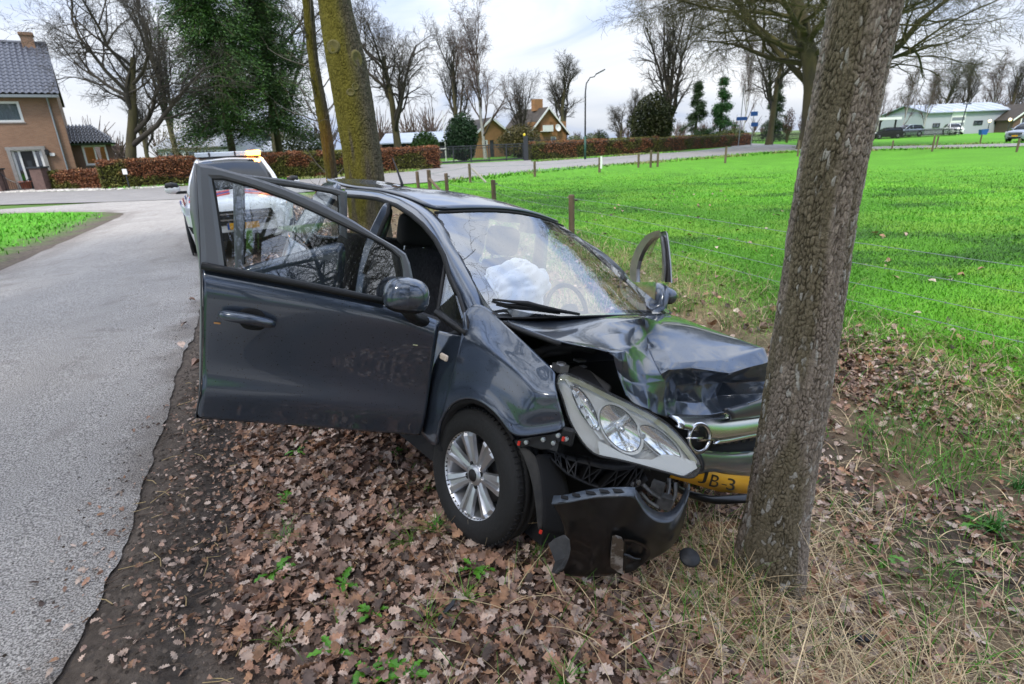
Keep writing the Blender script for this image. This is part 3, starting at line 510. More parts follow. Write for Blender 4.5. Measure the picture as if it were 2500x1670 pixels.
# evergreens
def conifer(label, dx, Y, H, Rb, n, c0, c1, droop=.5, rag=.3, name='spruce_tree', crown0=.08, shape=1., size=(.10, .26), trunk_r=.22, group=None):
    p = foot(dx, Y); p[2] = gz(p[0], p[1]); o = thing(name, label, 'tree', p, 0, group)
    Geo().tube([[0, 0, -.1], [.03*H*.1, 0, H*.4], [0, 0, H*.97]], [trunk_r*1.2, trunk_r*.8, .03], 9).build('trunk', M_bark, o, True)
    nb = max(26, n//260); hb = crown0*H+(1-crown0)*H*rng.uniform(0, 1, nb)**1.05; az = rng.uniform(0, 6.28, nb); t = (hb/H-crown0)/(1-crown0); Lb = Rb*((1-t)**shape)*rng.uniform(1-rag*1.6, 1.1, nb)+.15
    k = rng.integers(0, nb, n); u = rng.uniform(0, 1, n)**.65; r_ = u*Lb[k]; d = np.stack([np.cos(az[k]), np.sin(az[k])], 1); w = .16*Rb*(1-.5*u)
    P = np.c_[d*r_[:, None]+rng.normal(0, 1, (n, 2))*w[:, None]*.8, hb[k]-droop*r_*u+rng.normal(0, .12, n)*Rb*.5]; P[:, 2] = np.maximum(P[:, 2], .1)
    c = lerp(np.tile(A(c0), (n, 1)), np.tile(A(c1), (n, 1)), rng.uniform(0, 1, n)*fbm(P*.7, 3, 81)*1.5)*rng.uniform(.6, 1.3, (n, 1))
    Bp = np.stack([np.stack([0*az, 0*az, hb], 1), np.stack([np.cos(az)*Lb*.5, np.sin(az)*Lb*.5, hb-droop*Lb*.2], 1), np.stack([np.cos(az)*Lb*.95, np.sin(az)*Lb*.95, hb-droop*Lb*.9], 1)], 1)
    V, F = tubes_np(Bp, A([[.05, .03, .012]]).repeat(nb, 0), 4); link('limbs', bigmesh('limbs', V, F, M_bark), o, kind='stuff')
    leafmass(P, rng.uniform(*size, n), c, 'crown', M_fol, o, droop=np.c_[d*.8, -.25+0*r_]); return o
DG, LG = (.018, .042, .014), (.045, .10, .018)
conifer('tall dark evergreen over the patrol car, left one of the pair', 545, 41, 19, 3.8, 95000, DG, (.09, .20, .03), .42, .42, crown0=.17, shape=.5, size=(.06, .15))
conifer('tall dark evergreen just left of the slim mossy trunk', 650, 44, 20, 3.5, 80000, DG, (.075, .15, .028), .45, .45, crown0=.17, shape=.45, size=(.06, .15))
conifer('dark spruce second from the fan of bare stems', 1592, 100, 9.6, 3.4, 14000, DG, (.04, .07, .02), .35, .35, size=(.09, .24), group='spruces by the road corner')
conifer('bright dark green spruce left of the blue signs', 1648, 98, 9.9, 3.3, 14000, (.012, .045, .012), (.035, .12, .02), .4, .35, size=(.09, .24), group='spruces by the road corner')
conifer('dark spruce behind the thick oak trunk', 1772, 105, 9.2, 3.4, 12000, DG, (.04, .06, .02), .35, .35, size=(.09, .24), group='spruces by the road corner')
conifer('small dark spruce behind the fan stemmed tree', 1522, 104, 9.5, 2.0, 9000, DG, (.05, .07, .02), .4, .3, size=(.09, .24), group='spruces by the road corner')
def bush(label, dx, Y, H, R_, n, c0, c1, name='bush', size=(.06, .15), cat='bush', group=None, zc=.5, pw=2.4, stems=True):
    p = foot(dx, Y); p[2] = gz(p[0], p[1]); o = thing(name, label, cat, p, 0, group)
    v = rng.normal(0, 1, (n, 3)); v /= np.linalg.norm(v, axis=1, keepdims=True); rr = rng.uniform(0, 1, n)**.35; rr *= .78+.5*fbm(v*2.2+7, 3, 91)
    P = v*rr[:, None]*A([R_, R_, H*.5]); P[:, 2] += H*zc; P[:, 2] = np.clip(P[:, 2], .05, None)
    c = lerp(np.tile(A(c0), (n, 1)), np.tile(A(c1), (n, 1)), np.clip(fbm(P*1.1, 3, 93)*1.6-.3, 0, 1))*rng.uniform(.6, 1.3, (n, 1))
    g = Geo()
    for i in range(6): g.tube([[.1*math.cos(i), .1*math.sin(i), 0], [.3*R_*math.cos(i), .3*R_*math.sin(i), H*.4], [.6*R_*math.cos(i*1.3), .6*R_*math.sin(i*1.3), H*.75]], [.06, .04, .015], 5)
    g.build('stems', M_bark, o); leafmass(P, rng.uniform(*size, n), c, 'foliage', M_fol, o); return o
bush('rounded mid green bush in front of the dark barn', 978, 62, 3.0, 1.5, 6000, (.03, .065, .016), (.09, .17, .03), size=(.07, .16))
bush('dark green holly bush left of the white birch trunk', 1062, 62, 4.6, 1.75, 9000, (.010, .028, .012), (.03, .07, .025), size=(.07, .17))
bush('brownish clipped bush in front of the larger brick gable', 1192, 66, 3.4, 2.4, 7000, (.055, .050, .016), (.12, .10, .03), size=(.07, .16))
bush('big dome shaped dark conifer behind the long copper hedge', 1492, 80, 7.2, 2.9, 14000, (.014, .024, .010), (.05, .055, .015), size=(.09, .22), zc=.47)
bush('small dark bush just right of the street lamp', 1376, 84, 2.7, 1.2, 2500, (.018, .032, .012), (.05, .07, .02), group=None)
bush('pale flowering shrub left of the street lamp foot', 1318, 82, 2.2, 1.6, 2200, (.05, .075, .02), (.16, .18, .09))
bush('pale shrub between street lamp and small dark bush', 1352, 83, 2.4, 1.2, 2000, (.06, .085, .03), (.20, .22, .12))
bush('low olive undergrowth right of the spruces', 1672, 96, 2.3, 2.6, 2500, (.03, .045, .015), (.09, .11, .03), size=(.1, .25))
bush('scrubby twiggy undergrowth behind the hedge, left of the evergreens', 440, 56, 4.6, 2.6, 2600, (.06, .052, .022), (.13, .115, .04), size=(.05, .13))
bush('olive ivy covered shrub right of the evergreens', 700, 50, 3.6, 2.0, 4000, (.03, .045, .018), (.08, .10, .03), size=(.06, .15))
for i, (dx, dy, l) in enumerate([(1838, 300, 'left of the huge oak, lowest'), (1895, 305, 'hidden mostly behind the huge oak'), (1803, 302, 'nearest the thick oak trunk')]):
    bush('small red leaved ball topped shrub '+l, dx, 88, 3.6, .8, 900, (.05, .018, .014), (.10, .04, .025), zc=.82, size=(.06, .14), group='red ball shrubs')
# ================================================================ buildings
M_brick = None
def brick_mat(name, c1, c2, mortar, sc=1.):
    m = mat(name, c1, .9); nt = m.node_tree; b = nt.nodes['Principled BSDF']; t = N(nt, 'ShaderNodeTexCoord'); br = N(nt, 'ShaderNodeTexBrick', i_Scale=1.0/sc); br.inputs['Brick Width'].default_value = .22; br.inputs['Row Height'].default_value = .065; br.inputs['Mortar Size'].default_value = .010
    br.inputs['Color1'].default_value = (*c1, 1); br.inputs['Color2'].default_value = (*c2, 1); br.inputs['Mortar'].default_value = (*mortar, 1)
    mp = N(nt, 'ShaderNodeMapping'); mp.inputs['Rotation'].default_value = (math.pi/2, 0, 0); n = N(nt, 'ShaderNodeTexNoise', i_Scale=1.3, i_Detail=5.); x = N(nt, 'ShaderNodeMixRGB', blend_type='MULTIPLY'); x.inputs[0].default_value = .6
    r = N(nt, 'ShaderNodeMapRange'); r.inputs['To Min'].default_value = .7; r.inputs['To Max'].default_value = 1.3; L = nt.links
    L.new(t.outputs['Object'], mp.inputs[0]); L.new(mp.outputs[0], br.inputs['Vector']); L.new(t.outputs['Object'], n.inputs['Vector']); L.new(n.outputs['Fac'], r.inputs[0]); L.new(br.outputs['Color'], x.inputs[1]); L.new(r.outputs[0], x.inputs[2]); L.new(x.outputs[0], b.inputs['Base Color']); return m
M_br1 = brick_mat('tan_brick', (.30, .16, .095), (.24, .12, .07), (.26, .20, .15)); M_br2 = brick_mat('brown_brick', (.15, .075, .05), (.12, .06, .042), (.16, .12, .10)); M_br3 = brick_mat('yellow_brown_brick', (.36, .17, .06), (.29, .13, .045), (.27, .18, .10))
M_white = mat('white_paint', (.78, .78, .76), .5); M_black = mat('black_paint', (.012, .012, .014), .4); M_dkgrey = mat('dark_grey_paint', (.03, .034, .04), .45)
M_pane = glass('window_glass', (.70, .73, .75), .10); M_zinc = mat('zinc', (.30, .32, .34), .5, .6); M_stone = mat('grey_stone', (.33, .31, .29), .85, col2=(.24, .23, .22), nscale=6)
M_tile = mat('slate_blue_tile', (.060, .066, .085), .42, col2=(.105, .11, .135), nscale=1.2, spec=.6); M_tiledk = mat('glazed_dark_tile', (.02, .024, .034), .25, spec=.7); M_tilebr = mat('brown_tile', (.034, .027, .021), .8, col2=(.055, .043, .032), nscale=1.5)
M_room = mat('dim_room', (.06, .05, .045), .9); M_lit = mat('warm_room', (.05, .03, .018), .9, col2=(.30, .14, .045), nscale=1.6, emit=((1, .45, .12), .07)); M_curtain = mat('net_curtain', (.85, .87, .86), .9, col2=(.55, .57, .57), nscale=9, stretch=(4, 4, .3))
M_solar = mat('pale_roof_sheet', (.33, .37, .43), .35, col2=(.26, .30, .36), nscale=.7, spec=.6); M_cladding = mat('blue_grey_cladding', (.40, .42, .46), .6); M_tar = mat('black_boarding', (.015, .014, .014), .8)
def wall_holes(name, x0, x1, z0, z1, holes, th, M, parent, gable=None, y=0.):    # wall in local XZ, front face at y, openings left free
    g = Geo(); xs = sorted({x0, x1, *[h[0] for h in holes], *[h[1] for h in holes]}); zs = sorted({z0, z1, *[h[2] for h in holes], *[h[3] for h in holes]})
    for i in range(len(xs)-1):
        run = None
        for j in range(len(zs)):
            solid = j < len(zs)-1 and not any(h[0] <= xs[i] and xs[i+1] <= h[1] and h[2] <= zs[j] and zs[j+1] <= h[3] for h in holes)
            if solid and run is None: run = zs[j]
            if not solid and run is not None: g.box([(xs[i]+xs[i+1])/2, y+th/2, (run+zs[j])/2], [xs[i+1]-xs[i], th, zs[j]-run]); run = None
    if gable: g.poly([[x0, y, z1], [x1, y, z1], [gable[0], y, gable[1]]], (0, th, 0))
    return g.build(name, M, parent)
def window(parent, x0, x1, z0, z1, y=.0, fw=.09, mull=(), back=None, sill=True, M=None, name='window'):
    M = M or M_white; g = Geo(); yc = y+.05
    g.box([(x0+x1)/2, yc, z1-fw/2], [x1-x0, .1, fw]); g.box([(x0+x1)/2, yc, z0+fw/2], [x1-x0, .1, fw]); g.box([x0+fw/2, yc, (z0+z1)/2], [fw, .1, z1-z0-2*fw]); g.box([x1-fw/2, yc, (z0+z1)/2], [fw, .1, z1-z0-2*fw])
    for mx in mull: g.box([mx, yc, (z0+z1)/2], [fw*.8, .09, z1-z0-2*fw])
    o = g.build(name, M, parent); Geo().box([(x0+x1)/2, y+.07, (z0+z1)/2], [x1-x0-2*fw, .012, z1-z0-2*fw]).build('pane', M_pane, o)
    if back: Geo().box([(x0+x1)/2, y+.22, (z0+z1)/2], [x1-x0-.02, .02, z1-z0-.02]).build('window_back', back, o)
    if sill: Geo().box([(x0+x1)/2, y-.03, z0-.035], [x1-x0+.12, .16, .05]).build('sill', M_stone, o)
    return o
def tiles(parent, p0, ex, ey, nx, ny, M, name='tile'):      # one object per roof tile: p0 eave corner, ex along eave, ey up the slope
    p0, ex, ey = A(p0, float), A(ex, float), A(ey, float); w, h = ex/nx, ey/ny; nn = np.cross(ex, ey); nn /= np.linalg.norm(nn); g = Geo(); R_ = []
    for v in (0, 1.12):
        R_.append([w*u+h*v+nn*(.05*math.sin(u*2*math.pi*.98)+.05-.03*v+.02) for u in np.linspace(0, 1.02, 7)])
    g.grid(R_); Rb = [[p-nn*.025 for p in R_[0]], R_[0]]; g.grid(Rb); me = g.mesh(name, M, True)
    for j in range(ny):
        for i in range(nx): link(name, me, parent, loc=tuple(p0+w*i+h*j+nn*.004*((i*7+j*3) % 3)))
def gableroof(parent, pts_l, pts_r, ridge, th, M, name='roof'): pass
# --- brick house at the left edge
class Wall:                                   # vertical plane through o, running along angle phi; gives local x, z of what shows at a pixel
    def __init__(s, o, phi, back=0.): s.e = A([math.cos(phi), math.sin(phi), 0]); s.m = A([-math.sin(phi), math.cos(phi), 0]); s.o = A(o, float)+s.m*back
    def __call__(s, dx, dy): r = ray(dx*K, dy*K); c = A([0, 0, CAMH]); t = (s.m@(s.o-c))/(s.m@r); p = c+t*r-s.o; return p@s.e, p[2]
rzH = .60; hb = foot(188, 40.); hb[2] = .1; HW = Wall(hb, rzH); HR = Wall(hb, rzH, 4.2)
house = thing('brick_house', 'tall tan brick house with a black front door and steep blue tiled roof', 'house', hb, rzH)
x1 = 0.; x0 = -9.0; eave = HW(130, 216)[1]; rdg = HR(100, 103)[1]
dl, dr = HW(33, 400)[0], HW(119, 400)[0]; wr_ = HW(49, 256)[0]; wl_ = wr_-2.0
wz0, wz1 = HW(58, 280)[1], HW(40, 232)[1]; dz1 = HW(60, 336)[1]
wall_holes('wall', x0, x1, -.2, eave, [(wl_, wr_, wz0, wz1), (dl, dr, -.2, dz1)], .3, M_br1, house)
Geo().poly([[x1, .3, -.2], [x1, .3, eave], [x1, 4.2, rdg-.3], [x1, 8.1, eave], [x1, 8.1, -.2]], (-.3, 0, 0)).build('gable_wall', M_br1, house)
g = Geo(); g.poly([[x0, -.45, eave-.05], [x1+.15, -.45, eave-.05], [x1+.15, 4.2, rdg], [x0, 4.2, rdg]], (0, .1, -.12)); g.poly([[x0, 8.8, eave-.1], [x1+.15, 8.8, eave-.1], [x1+.15, 4.2, rdg], [x0, 4.2, rdg]], (0, -.1, -.12))
rf = g.build('roof', M_tilebr, house); tiles(rf, [x0+2.6, -.5, eave-.02], [-x0-2.4, 0, 0], [0, 4.7, rdg-eave+.05], 21, 15, M_tile)
Geo().tube([[x0, 4.2, rdg+.06], [x1+.18, 4.2, rdg+.06]], .14, 8).build('ridge', M_tile, rf)
cxa, cxb = HR(45, 90)[0], HR(80, 92)[0]; ct = HR(62, 76)[1]
Geo().box([(cxa+cxb)/2, 4.2, (rdg+ct)/2-.5], [cxb-cxa-.12, .9, ct-rdg+1.0]).box([(cxa+cxb)/2, 4.2, ct-.1], [cxb-cxa, 1.02, .16]).build('chimney', M_br1, rf)
Geo().box([(x0+x1)/2, -.42, eave-.14], [x1-x0+.3, .16, .16]).box([(x0+x1)/2, -.2, eave-.2], [x1-x0, .4, .05]).build('gutter', M_zinc, house)
window(house, wl_, wr_, wz0, wz1, .06, .14, back=M_curtain)
g = Geo(); g.box([(dl+dr)/2, -.03, dz1-.1], [dr-dl+.1, .25, .2]); g.box([dl+.08, -.03, (dz1-.4)/2], [.2, .25, dz1]); g.box([dr-.08, -.03, (dz1-.4)/2], [.2, .25, dz1]); g.build('door_surround', M_stone, house)
da, db = dl+.2, dr-.2; q1, q2 = da+(db-da)*.24, da+(db-da)*.74
g = Geo(); zt_ = dz1-.22
for xx in (da+.05, q1, q2, db-.05): g.box([xx, .1, zt_/2-.05], [.12, .12, zt_+.1])
g.box([(da+db)/2, .1, zt_], [db-da, .12, .1]); g.build('door_frame', M_white, house)
dr_ = Geo().box([(q1+q2)/2, .13, zt_/2-.1], [q2-q1-.1, .06, zt_]).build('door', M_black, house)
g = Geo()
for zz in (.35, .95, 1.6): g.box([(q1+q2)/2, .09, zz], [q2-q1-.5, .03, .42])
g.build('door_panel', M_dkgrey, dr_); Geo().tube([[q2-.2, .06, 1.0], [q2-.2, .03, 1.0], [q2-.34, .03, 1.0]], .02, 6).build('handle', M_zinc, dr_)
for xa, xb in ((da+.09, q1-.05), (q2+.05, db-.09)): Geo().box([(xa+xb)/2, .12, zt_/2], [xb-xa, .02, zt_-.2]).build('side_light', M_pane, house)
Geo().box([(da+db)/2, .6, zt_/2], [db-da, .05, zt_]).build('hall', M_room, house)
px_ = HW(150, 370)[0]; Geo().tube([[px_, -.38, eave-.2], [px_, -.08, eave-.7], [px_, -.08, .0]], .055, 8).build('downpipe', M_zinc, house)
lx_, lz = HW(108, 349); Geo().box([lx_, -.12, lz], [.22, .2, .3]).box([lx_, -.1, lz-.2], [.06, .1, .12]).build('wall_lamp', M_black, house)
lx_, lz = HW(120, 354); Geo().box([lx_, -.08, lz], [.26, .12, .18]).build('letter_box', M_white, house)
# annex
ab = hb+A([-math.sin(rzH), math.cos(rzH), 0])*1.0; AW = Wall(ab, rzH); annex = thing('brick_annex', 'low dark brick annex with dark glazed tiles and a lit window', 'house', ab, rzH)
ax1 = AW(264, 370)[0]; w0, w1 = AW(192, 357)[0], AW(247, 353)[0]; v0, v1 = AW(222, 378)[1], AW(215, 333)[1]; ae = v1+.15
wall_holes('wall', -.2, ax1, -.2, ae, [(w0, w1, v0, v1)], .3, M_br2, annex); window(annex, w0, w1, v0, v1, .05, .11, mull=((w0+w1)/2,), back=M_lit)
rt = Wall(ab, rzH, 2.6)(180, 291)[1]; rx_ = Wall(ab, rzH, 2.6)(211, 295)[0]; g = Geo(); g.poly([[-.1, -.45, ae-.02], [ax1+.3, -.45, ae-.02], [rx_, 2.6, rt], [-.1, 2.6, rt]], (0, .06, -.12)); g.poly([[ax1+.3, -.45, ae-.02], [ax1+.3, 6.3, ae-.02], [rx_, 2.6, rt]], (-.06, 0, -.12)); ar = g.build('roof', M_tiledk, annex)
n_ = 13; tw = (ax1+.4)/n_; sl_ = A([0, 3.05, rt-ae+.05]); tm = None
for i in range(n_):
    frac = 1. if tw*(i+1)-.1 < rx_ else max(0., (ax1+.3-(tw*(i+.6)-.1))/(ax1+.3-rx_)); k = int(round(6*min(1, frac)))
    for j in range(k):
        if tm is None:
            g = Geo(); h_ = sl_/6; nn_ = np.cross(A([1., 0, 0]), sl_); nn_ /= np.linalg.norm(nn_); R_ = [[A([tw*u, 0, 0])+h_*v+nn_*(.07*math.sin(u*2*math.pi*.98)+.07-.03*v+.02) for u in np.linspace(0, 1.02, 7)] for v in (0, 1.12)]; g.grid(R_); g.grid([[p_-nn_*.03 for p_ in R_[0]], R_[0]]); tm = g.mesh('tile', M_tiledk, True)
        link('tile', tm, ar, loc=tuple(A([-.1+tw*i, -.5, ae])+sl_/6*j))
Geo().poly([[ax1, .3, -.2], [ax1, .3, ae], [ax1, 6, ae], [ax1, 6, -.2]], (-.3, 0, 0)).build('end_wall', M_white, annex)
# gate piers, low railing
M_pier = mat('pier_brick', (.16, .10, .085), .9, col2=(.11, .07, .06), nscale=5)
for i, (dx, l) in enumerate([(103, 'brick gate pier with a dark cap at the left end of the low copper hedge'), (2, 'brick gate pier at the very left picture edge')]):
    p = foot(dx, 36.8); o = thing('gate_pier', l, 'pier', (p[0], p[1], .1), 0, 'brick gate piers'); Geo().box([0, 0, .62], [.72, .6, 1.45]).build('pier', M_pier, o); Geo().box([0, 0, 1.39], [.86, .74, .09]).build('cap', M_dkgrey, o)
pa, pb = foot(12, 36.8), foot(92, 36.8); o = thing('garden_gate', 'low black wrought iron gate between the brick piers', 'gate', (pa[0], pa[1], .12)); Lg = pb[0]-pa[0]
g = Geo(); g.tube([[0, 0, .12], [Lg, 0, .12]], .025, 6); g.tube([[Lg*t, 0, 1.25-.75*math.sin(t*math.pi)**.7] for t in np.linspace(0, 1, 9)], .025, 6); g.build('rail', M_black, o)
bm = Geo().tube([[0, 0, 0], [0, 0, 1]], .013, 5).mesh('bar', M_black)
for i in range(17):
    t = i/16; b_ = link('bar', bm, o, loc=(Lg*t, 0, .1)); b_.scale[2] = 1.2-.75*math.sin(t*math.pi)**.7
p = foot(28, 36.4); o = thing('plant_pot', 'terracotta plant pot behind the black iron gate', 'pot', (p[0], p[1]+1.2, .1)); Geo().lathe([(.0, .02), (.22, 0), (.33, .5), (.36, .5), (.36, .58), (.30, .58), (.28, .5), (0, .5)], 16).build('pot', mat('terracotta', (.25, .07, .04), .8), o, True); Geo().lathe([(.27, .515), (0, .53)], 12).build('soil', M_room, o)
p = foot(296, 34.7); o = thing('house_sign', 'small white plate fixed on the corner of the copper hedge', 'sign', (p[0], p[1], .95)); Geo().box([0, 0, .12], [.26, .03, .3]).build('plate', M_white, o); Geo().box([0, .05, -.4], [.05, .05, .9]).build('stake', M_dkgrey, o)
# --- white shed behind the trees
def gable_house(name, label, dxl, dxr, eave_l_dy, apex, Y, rz, cat='house', z0=.1):
    pl = foot(dxl, Y); pl[2] = z0; Wp = Wall(pl, rz); w = Wp(dxr, eave_l_dy+14)[0]; e_ = Wp(dxl, eave_l_dy)[1]; axx, ap = Wp(*apex)
    return thing(name, label, cat, pl, rz), w, e_, w/2, ap, Wp
def gable_build(o, w, e_, axx, ap, M, depth, Mr, holes=(), over=.4):
    wall_holes('wall', 0, w, -.3, e_, list(holes), .25, M, o, gable=(axx, ap))
    g = Geo(); g.box([.125, depth/2+.1, e_/2-.15], [.25, depth-.4, e_+.3]); g.box([w-.125, depth/2+.1, e_/2-.15], [.25, depth-.4, e_+.3]); g.box([w/2, depth, e_/2-.15], [w, .25, e_+.3]); g.build('side_wall', M, o)
    sl = (ap-e_)/axx; g = Geo()
    for sgn in (-1, 1):
        ex = axx+sgn*(w/2+over); ez = ap-sl*(w/2+over)+.12
        g.poly([[axx, -over, ap+.16], [ex, -over, ez+.04], [ex, depth+over, ez+.04], [axx, depth+over, ap+.16]], (0, 0, -.14))
    r = g.build('roof', Mr, o); g = Geo()
    for sgn in (-1, 1):
        ex = axx+sgn*(w/2+over); ez = ap-sl*(w/2+over)+.12
        g.poly([[axx, -over-.04, ap+.2], [ex, -over-.04, ez+.08], [ex, -over-.04, ez-.2], [axx, -over-.04, ap-.1]], (0, .06, 0))
    g.build('barge_board', M_white, o); return r
o, w, e_, axx, ap, Wp = gable_house('garage_house', 'smaller brick gable house right of the white birch trunk', 1092, 1166, 308, (1118, 272), 74., .35)
X = lambda dx: Wp(dx, 330)[0]; Zz = lambda dx, dy: Wp(dx, dy)[1]
gable_build(o, w, e_, axx, ap, M_br3, 9, M_tilebr, [(X(1105), X(1118), Zz(1110, 334), Zz(1110, 321)), (X(1123), X(1132), -.3, Zz(1126, 321))])
window(o, X(1105), X(1118), Zz(1110, 334), Zz(1110, 321), .05, .14, back=M_room, sill=False); Geo().box([X(1127.5), .12, Zz(1126, 321)/2], [X(1132)-X(1123)-.02, .06, Zz(1126, 321)]).build('door', M_dkgrey, o)
o, w, e_, axx, ap, Wp = gable_house('gable_house', 'larger brick gable house with a white balcony and a satellite dish', 1213, 1298, 306, (1246, 248), 80., .50)
hw = (X(1240), X(1261), Zz(1250, 302), Zz(1250, 279)); hd = (X(1263), X(1275), Zz(1270, 328), Zz(1270, 313))
r = gable_build(o, w, e_, axx, ap, M_br3, 7.5, M_tilebr, [hw, hd])
window(o, *hw, .05, .12, mull=((hw[0]+hw[1])/2,), back=M_room, sill=False); window(o, *hd, .05, .1, back=M_white, sill=False)
Geo().box([axx, 2.6, ap+.55], [1.3, .9, 1.5]).build('chimney', M_br3, r)
bz = Zz(1250, 301); bt_ = Zz(1250, 288); bx0, bx1 = X(1239), X(1262); bal = Geo().box([(bx0+bx1)/2, -.35, bz], [bx1-bx0, .7, .1]).box([(bx0+bx1)/2, -.68, bt_], [bx1-bx0, .06, .08]).build('balcony', M_white, o); bb = Geo().box([0, 0, 0], [.2, .04, bt_-bz]).mesh('baluster', M_white)
for i in range(8): link('baluster', bb, bal, loc=(bx0+.08+(bx1-bx0-.16)*i/7, -.68, (bz+bt_)/2))
dsh = Geo().lathe([(.02, -.06), (.35, 0), (.46, .06), (.47, .06), (.36, -.03), (0, -.08)], 20, (X(1275.5), -.40, Zz(1275, 293)), (.1, -1, .25)).build('satellite_dish', M_white, o, True); Geo().tube([[X(1275.5), 0, Zz(1275, 296)], [X(1275.5), -.4, Zz(1275, 295)]], .03, 6).build('bracket', M_zinc, dsh)
# long low dark barn with a pale roof
def longbarn(name, label, dxl, dxr, Y, wall_dy, eave_dy, ridge_dy, Mw, Mr, depth, cat='barn', z0=.1, back=None, hip=0.):
    pl, pr = foot(dxl, Y), foot(dxr, Y); w = pr[0]-pl[0]; m = (dxl+dxr)/2; e_ = hgt(m, eave_dy, Y)-z0; o = thing(name, label, cat, (pl[0], Y, z0)); rg = hgt(m, ridge_dy, Y+depth/2)-z0
    Geo().box([w/2, depth/2, e_/2-.2], [w, depth, e_+.4]).build('wall', Mw, o)
    g = Geo(); g.poly([[-.3, -.5, e_-.1], [w+.3, -.5, e_-.1], [w+.3-hip, depth/2, rg], [-.3+hip, depth/2, rg]], (0, .02, .14)); g.poly([[-.3, depth+.5, e_-.1], [w+.3, depth+.5, e_-.1], [w+.3-hip, depth/2, rg], [-.3+hip, depth/2, rg]], (0, 0, .14)); r = g.build('roof', Mr, o)
    g = Geo()
    for q in (.3, w-.3): g.poly([[q, .0, e_-.1], [q, depth, e_-.1], [q, depth/2, rg-.08]], (.2 if q < 1 else -.2, 0, 0))
    g.build('gable', Mw, o); return o, w, e_, rg, r
o, w, e_, rg, r = longbarn('dark_barn', 'low black boarded barn with a pale sheet roof behind the hedge end', 880, 1022, 78, 0, 326, 306, M_tar, M_solar, 9)
g = Geo()
bm = Geo().box([0, -.03, e_/2], [.9, .05, e_-.1]).mesh('board', M_tar)
for i in range(int(w/1.0)): link('board', bm, o, loc=(.5+i*1.0, -.012*(i % 2), 0))
o, w, e_, rg, r = longbarn('white_shed', 'long white shed with a pale grey roof behind the bare shrubs', 372, 545, 72, 0, 337, 296, mat('off_white_render', (.45, .46, .47), .8), mat('fibre_cement', (.27, .28, .29), .8, col2=(.20, .21, .22), nscale=.5), 14, 'shed')
for t in (.1, .35, .62): window(o, w*t, w*t+2.2, .9, 2.2, -.12, .12, back=M_room, sill=False)
Geo().box([w*.85, -.06, 1.1], [2.2, .08, 2.2]).build('door', M_white, o)
o, w, e_, rg, r = longbarn('garden_shed', 'grey blue shed seen low between the evergreen trunks', 545, 720, 76, 0, 345, 325, mat('blue_grey_render', (.25, .27, .30), .8), mat('fibre_cement_grey', (.30, .32, .34), .7), 8, 'shed')
# barn on the right
Yb = 100.; pl, pr = foot(2112, Yb), foot(2308, Yb)
rzB = .0; w = pr[0]-pl[0]; zb = lambda dx, dy: hgt(dx, dy, Yb)-.2
o, w, e_, rg, r = longbarn('pale_barn', 'long pale blue metal barn with a silver roof across the pasture', 2117, 2316, Yb, 0, 255, 238, M_cladding, M_solar, 12, z0=.2)
for i in range(9): Geo().box([0, 0, 0], [.12, 6.9, .05], None).build('roof_rib', M_white, r, loc=(w*(i+.5)/9, 2.72, (e_+rg)/2+.12)).rotation_euler[0] = math.atan2(rg-e_+.1, 6.5)
for a_, b_, c_, d_ in ((2133, 2149, 293, 283), (2226, 2246, 287, 277), (2274, 2288, 285, 275)): window(o, foot(a_, Yb)[0]-o.location.x, foot(b_, Yb)[0]-o.location.x, zb(a_, c_), zb(a_, d_), -.1, .12, mull=((foot(a_, Yb)[0]+foot(b_, Yb)[0])/2-o.location.x,), back=M_room, sill=False, M=M_dkgrey)
xa, xb = foot(2172, Yb)[0]-o.location.x, foot(2204, Yb)[0]-o.location.x; dd = Geo().box([(xa+xb)/2, -.08, 1.9], [xb-xa, .1, 3.8]).build('roller_door', M_white, o)
for k in range(4): Geo().box([(xa+xb)/2, -.15, .6+k*.85], [xb-xa-.2, .03, .5]).build('door_pane', M_pane if k in (1, 2) else M_white, dd)
o, w, e_, axx, ap, Wp = gable_house('white_gabled_house', 'brick house with white framed gable at the right picture edge', 2318, 2400, 272, (2359, 238), 96., -.1)
gable_build(o, w, e_, axx, ap, M_br2, 9, M_tilebr, [(1.0, 2.6, .3, 2.3)]); window(o, 1.0, 2.6, .3, 2.3, .05, .2, mull=(1.8,), back=M_room)
p, p2 = foot(2012, 88), foot(2050, 88); w = p2[0]-p[0]; o = thing('carport', 'dark open carport with a flat pale roof right of the leaning trunk', 'carport', (p[0], 88, .1)); Geo().box([w/2, 2.5, 2.75], [w+.8, 5.6, .35]).build('roof', M_white, o); Geo().box([w/2, 5, 1.35], [w, .15, 2.6]).build('back_wall', M_tar, o)
for xx in (.1, w-.1): Geo().box([xx, .2, 1.3], [.18, .18, 2.6]).build('post', M_tar, o)
# ================================================================ gate, fences, posts, lamp, signs
M_post = mat('weathered_post', (.085, .060, .038), .95, col2=(.17, .13, .085), nscale=7, stretch=(1, 1, .25), bump=.5); M_wire = mat('wire', (.30, .33, .33), .4, .8)
ga, gb = foot(1000, 54.3), foot(1200, 55.9); Lg = np.linalg.norm((gb-ga)[:2]); o = thing('sliding_gate', 'long black barred sliding gate between the copper hedges', 'gate', (ga[0], ga[1], .12), math.atan2(gb[1]-ga[1], gb[0]-ga[0]))
g = Geo(); g.box([Lg/2, 0, .16], [Lg, .1, .14]); g.box([Lg/2, 0, 1.5], [Lg, .08, .08]); g.box([Lg/2, 0, 1.28], [Lg, .07, .05]); g.build('frame', M_dkgrey, o)
pm = Geo().box([0, 0, .8], [.1, .1, 1.5]).mesh('gate_post', M_dkgrey); bm = Geo().box([0, 0, .85], [.026, .026, 1.42]).mesh('bar', M_dkgrey)
for i in range(6): link('gate_post', pm, o, loc=(Lg*i/5, 0, 0))
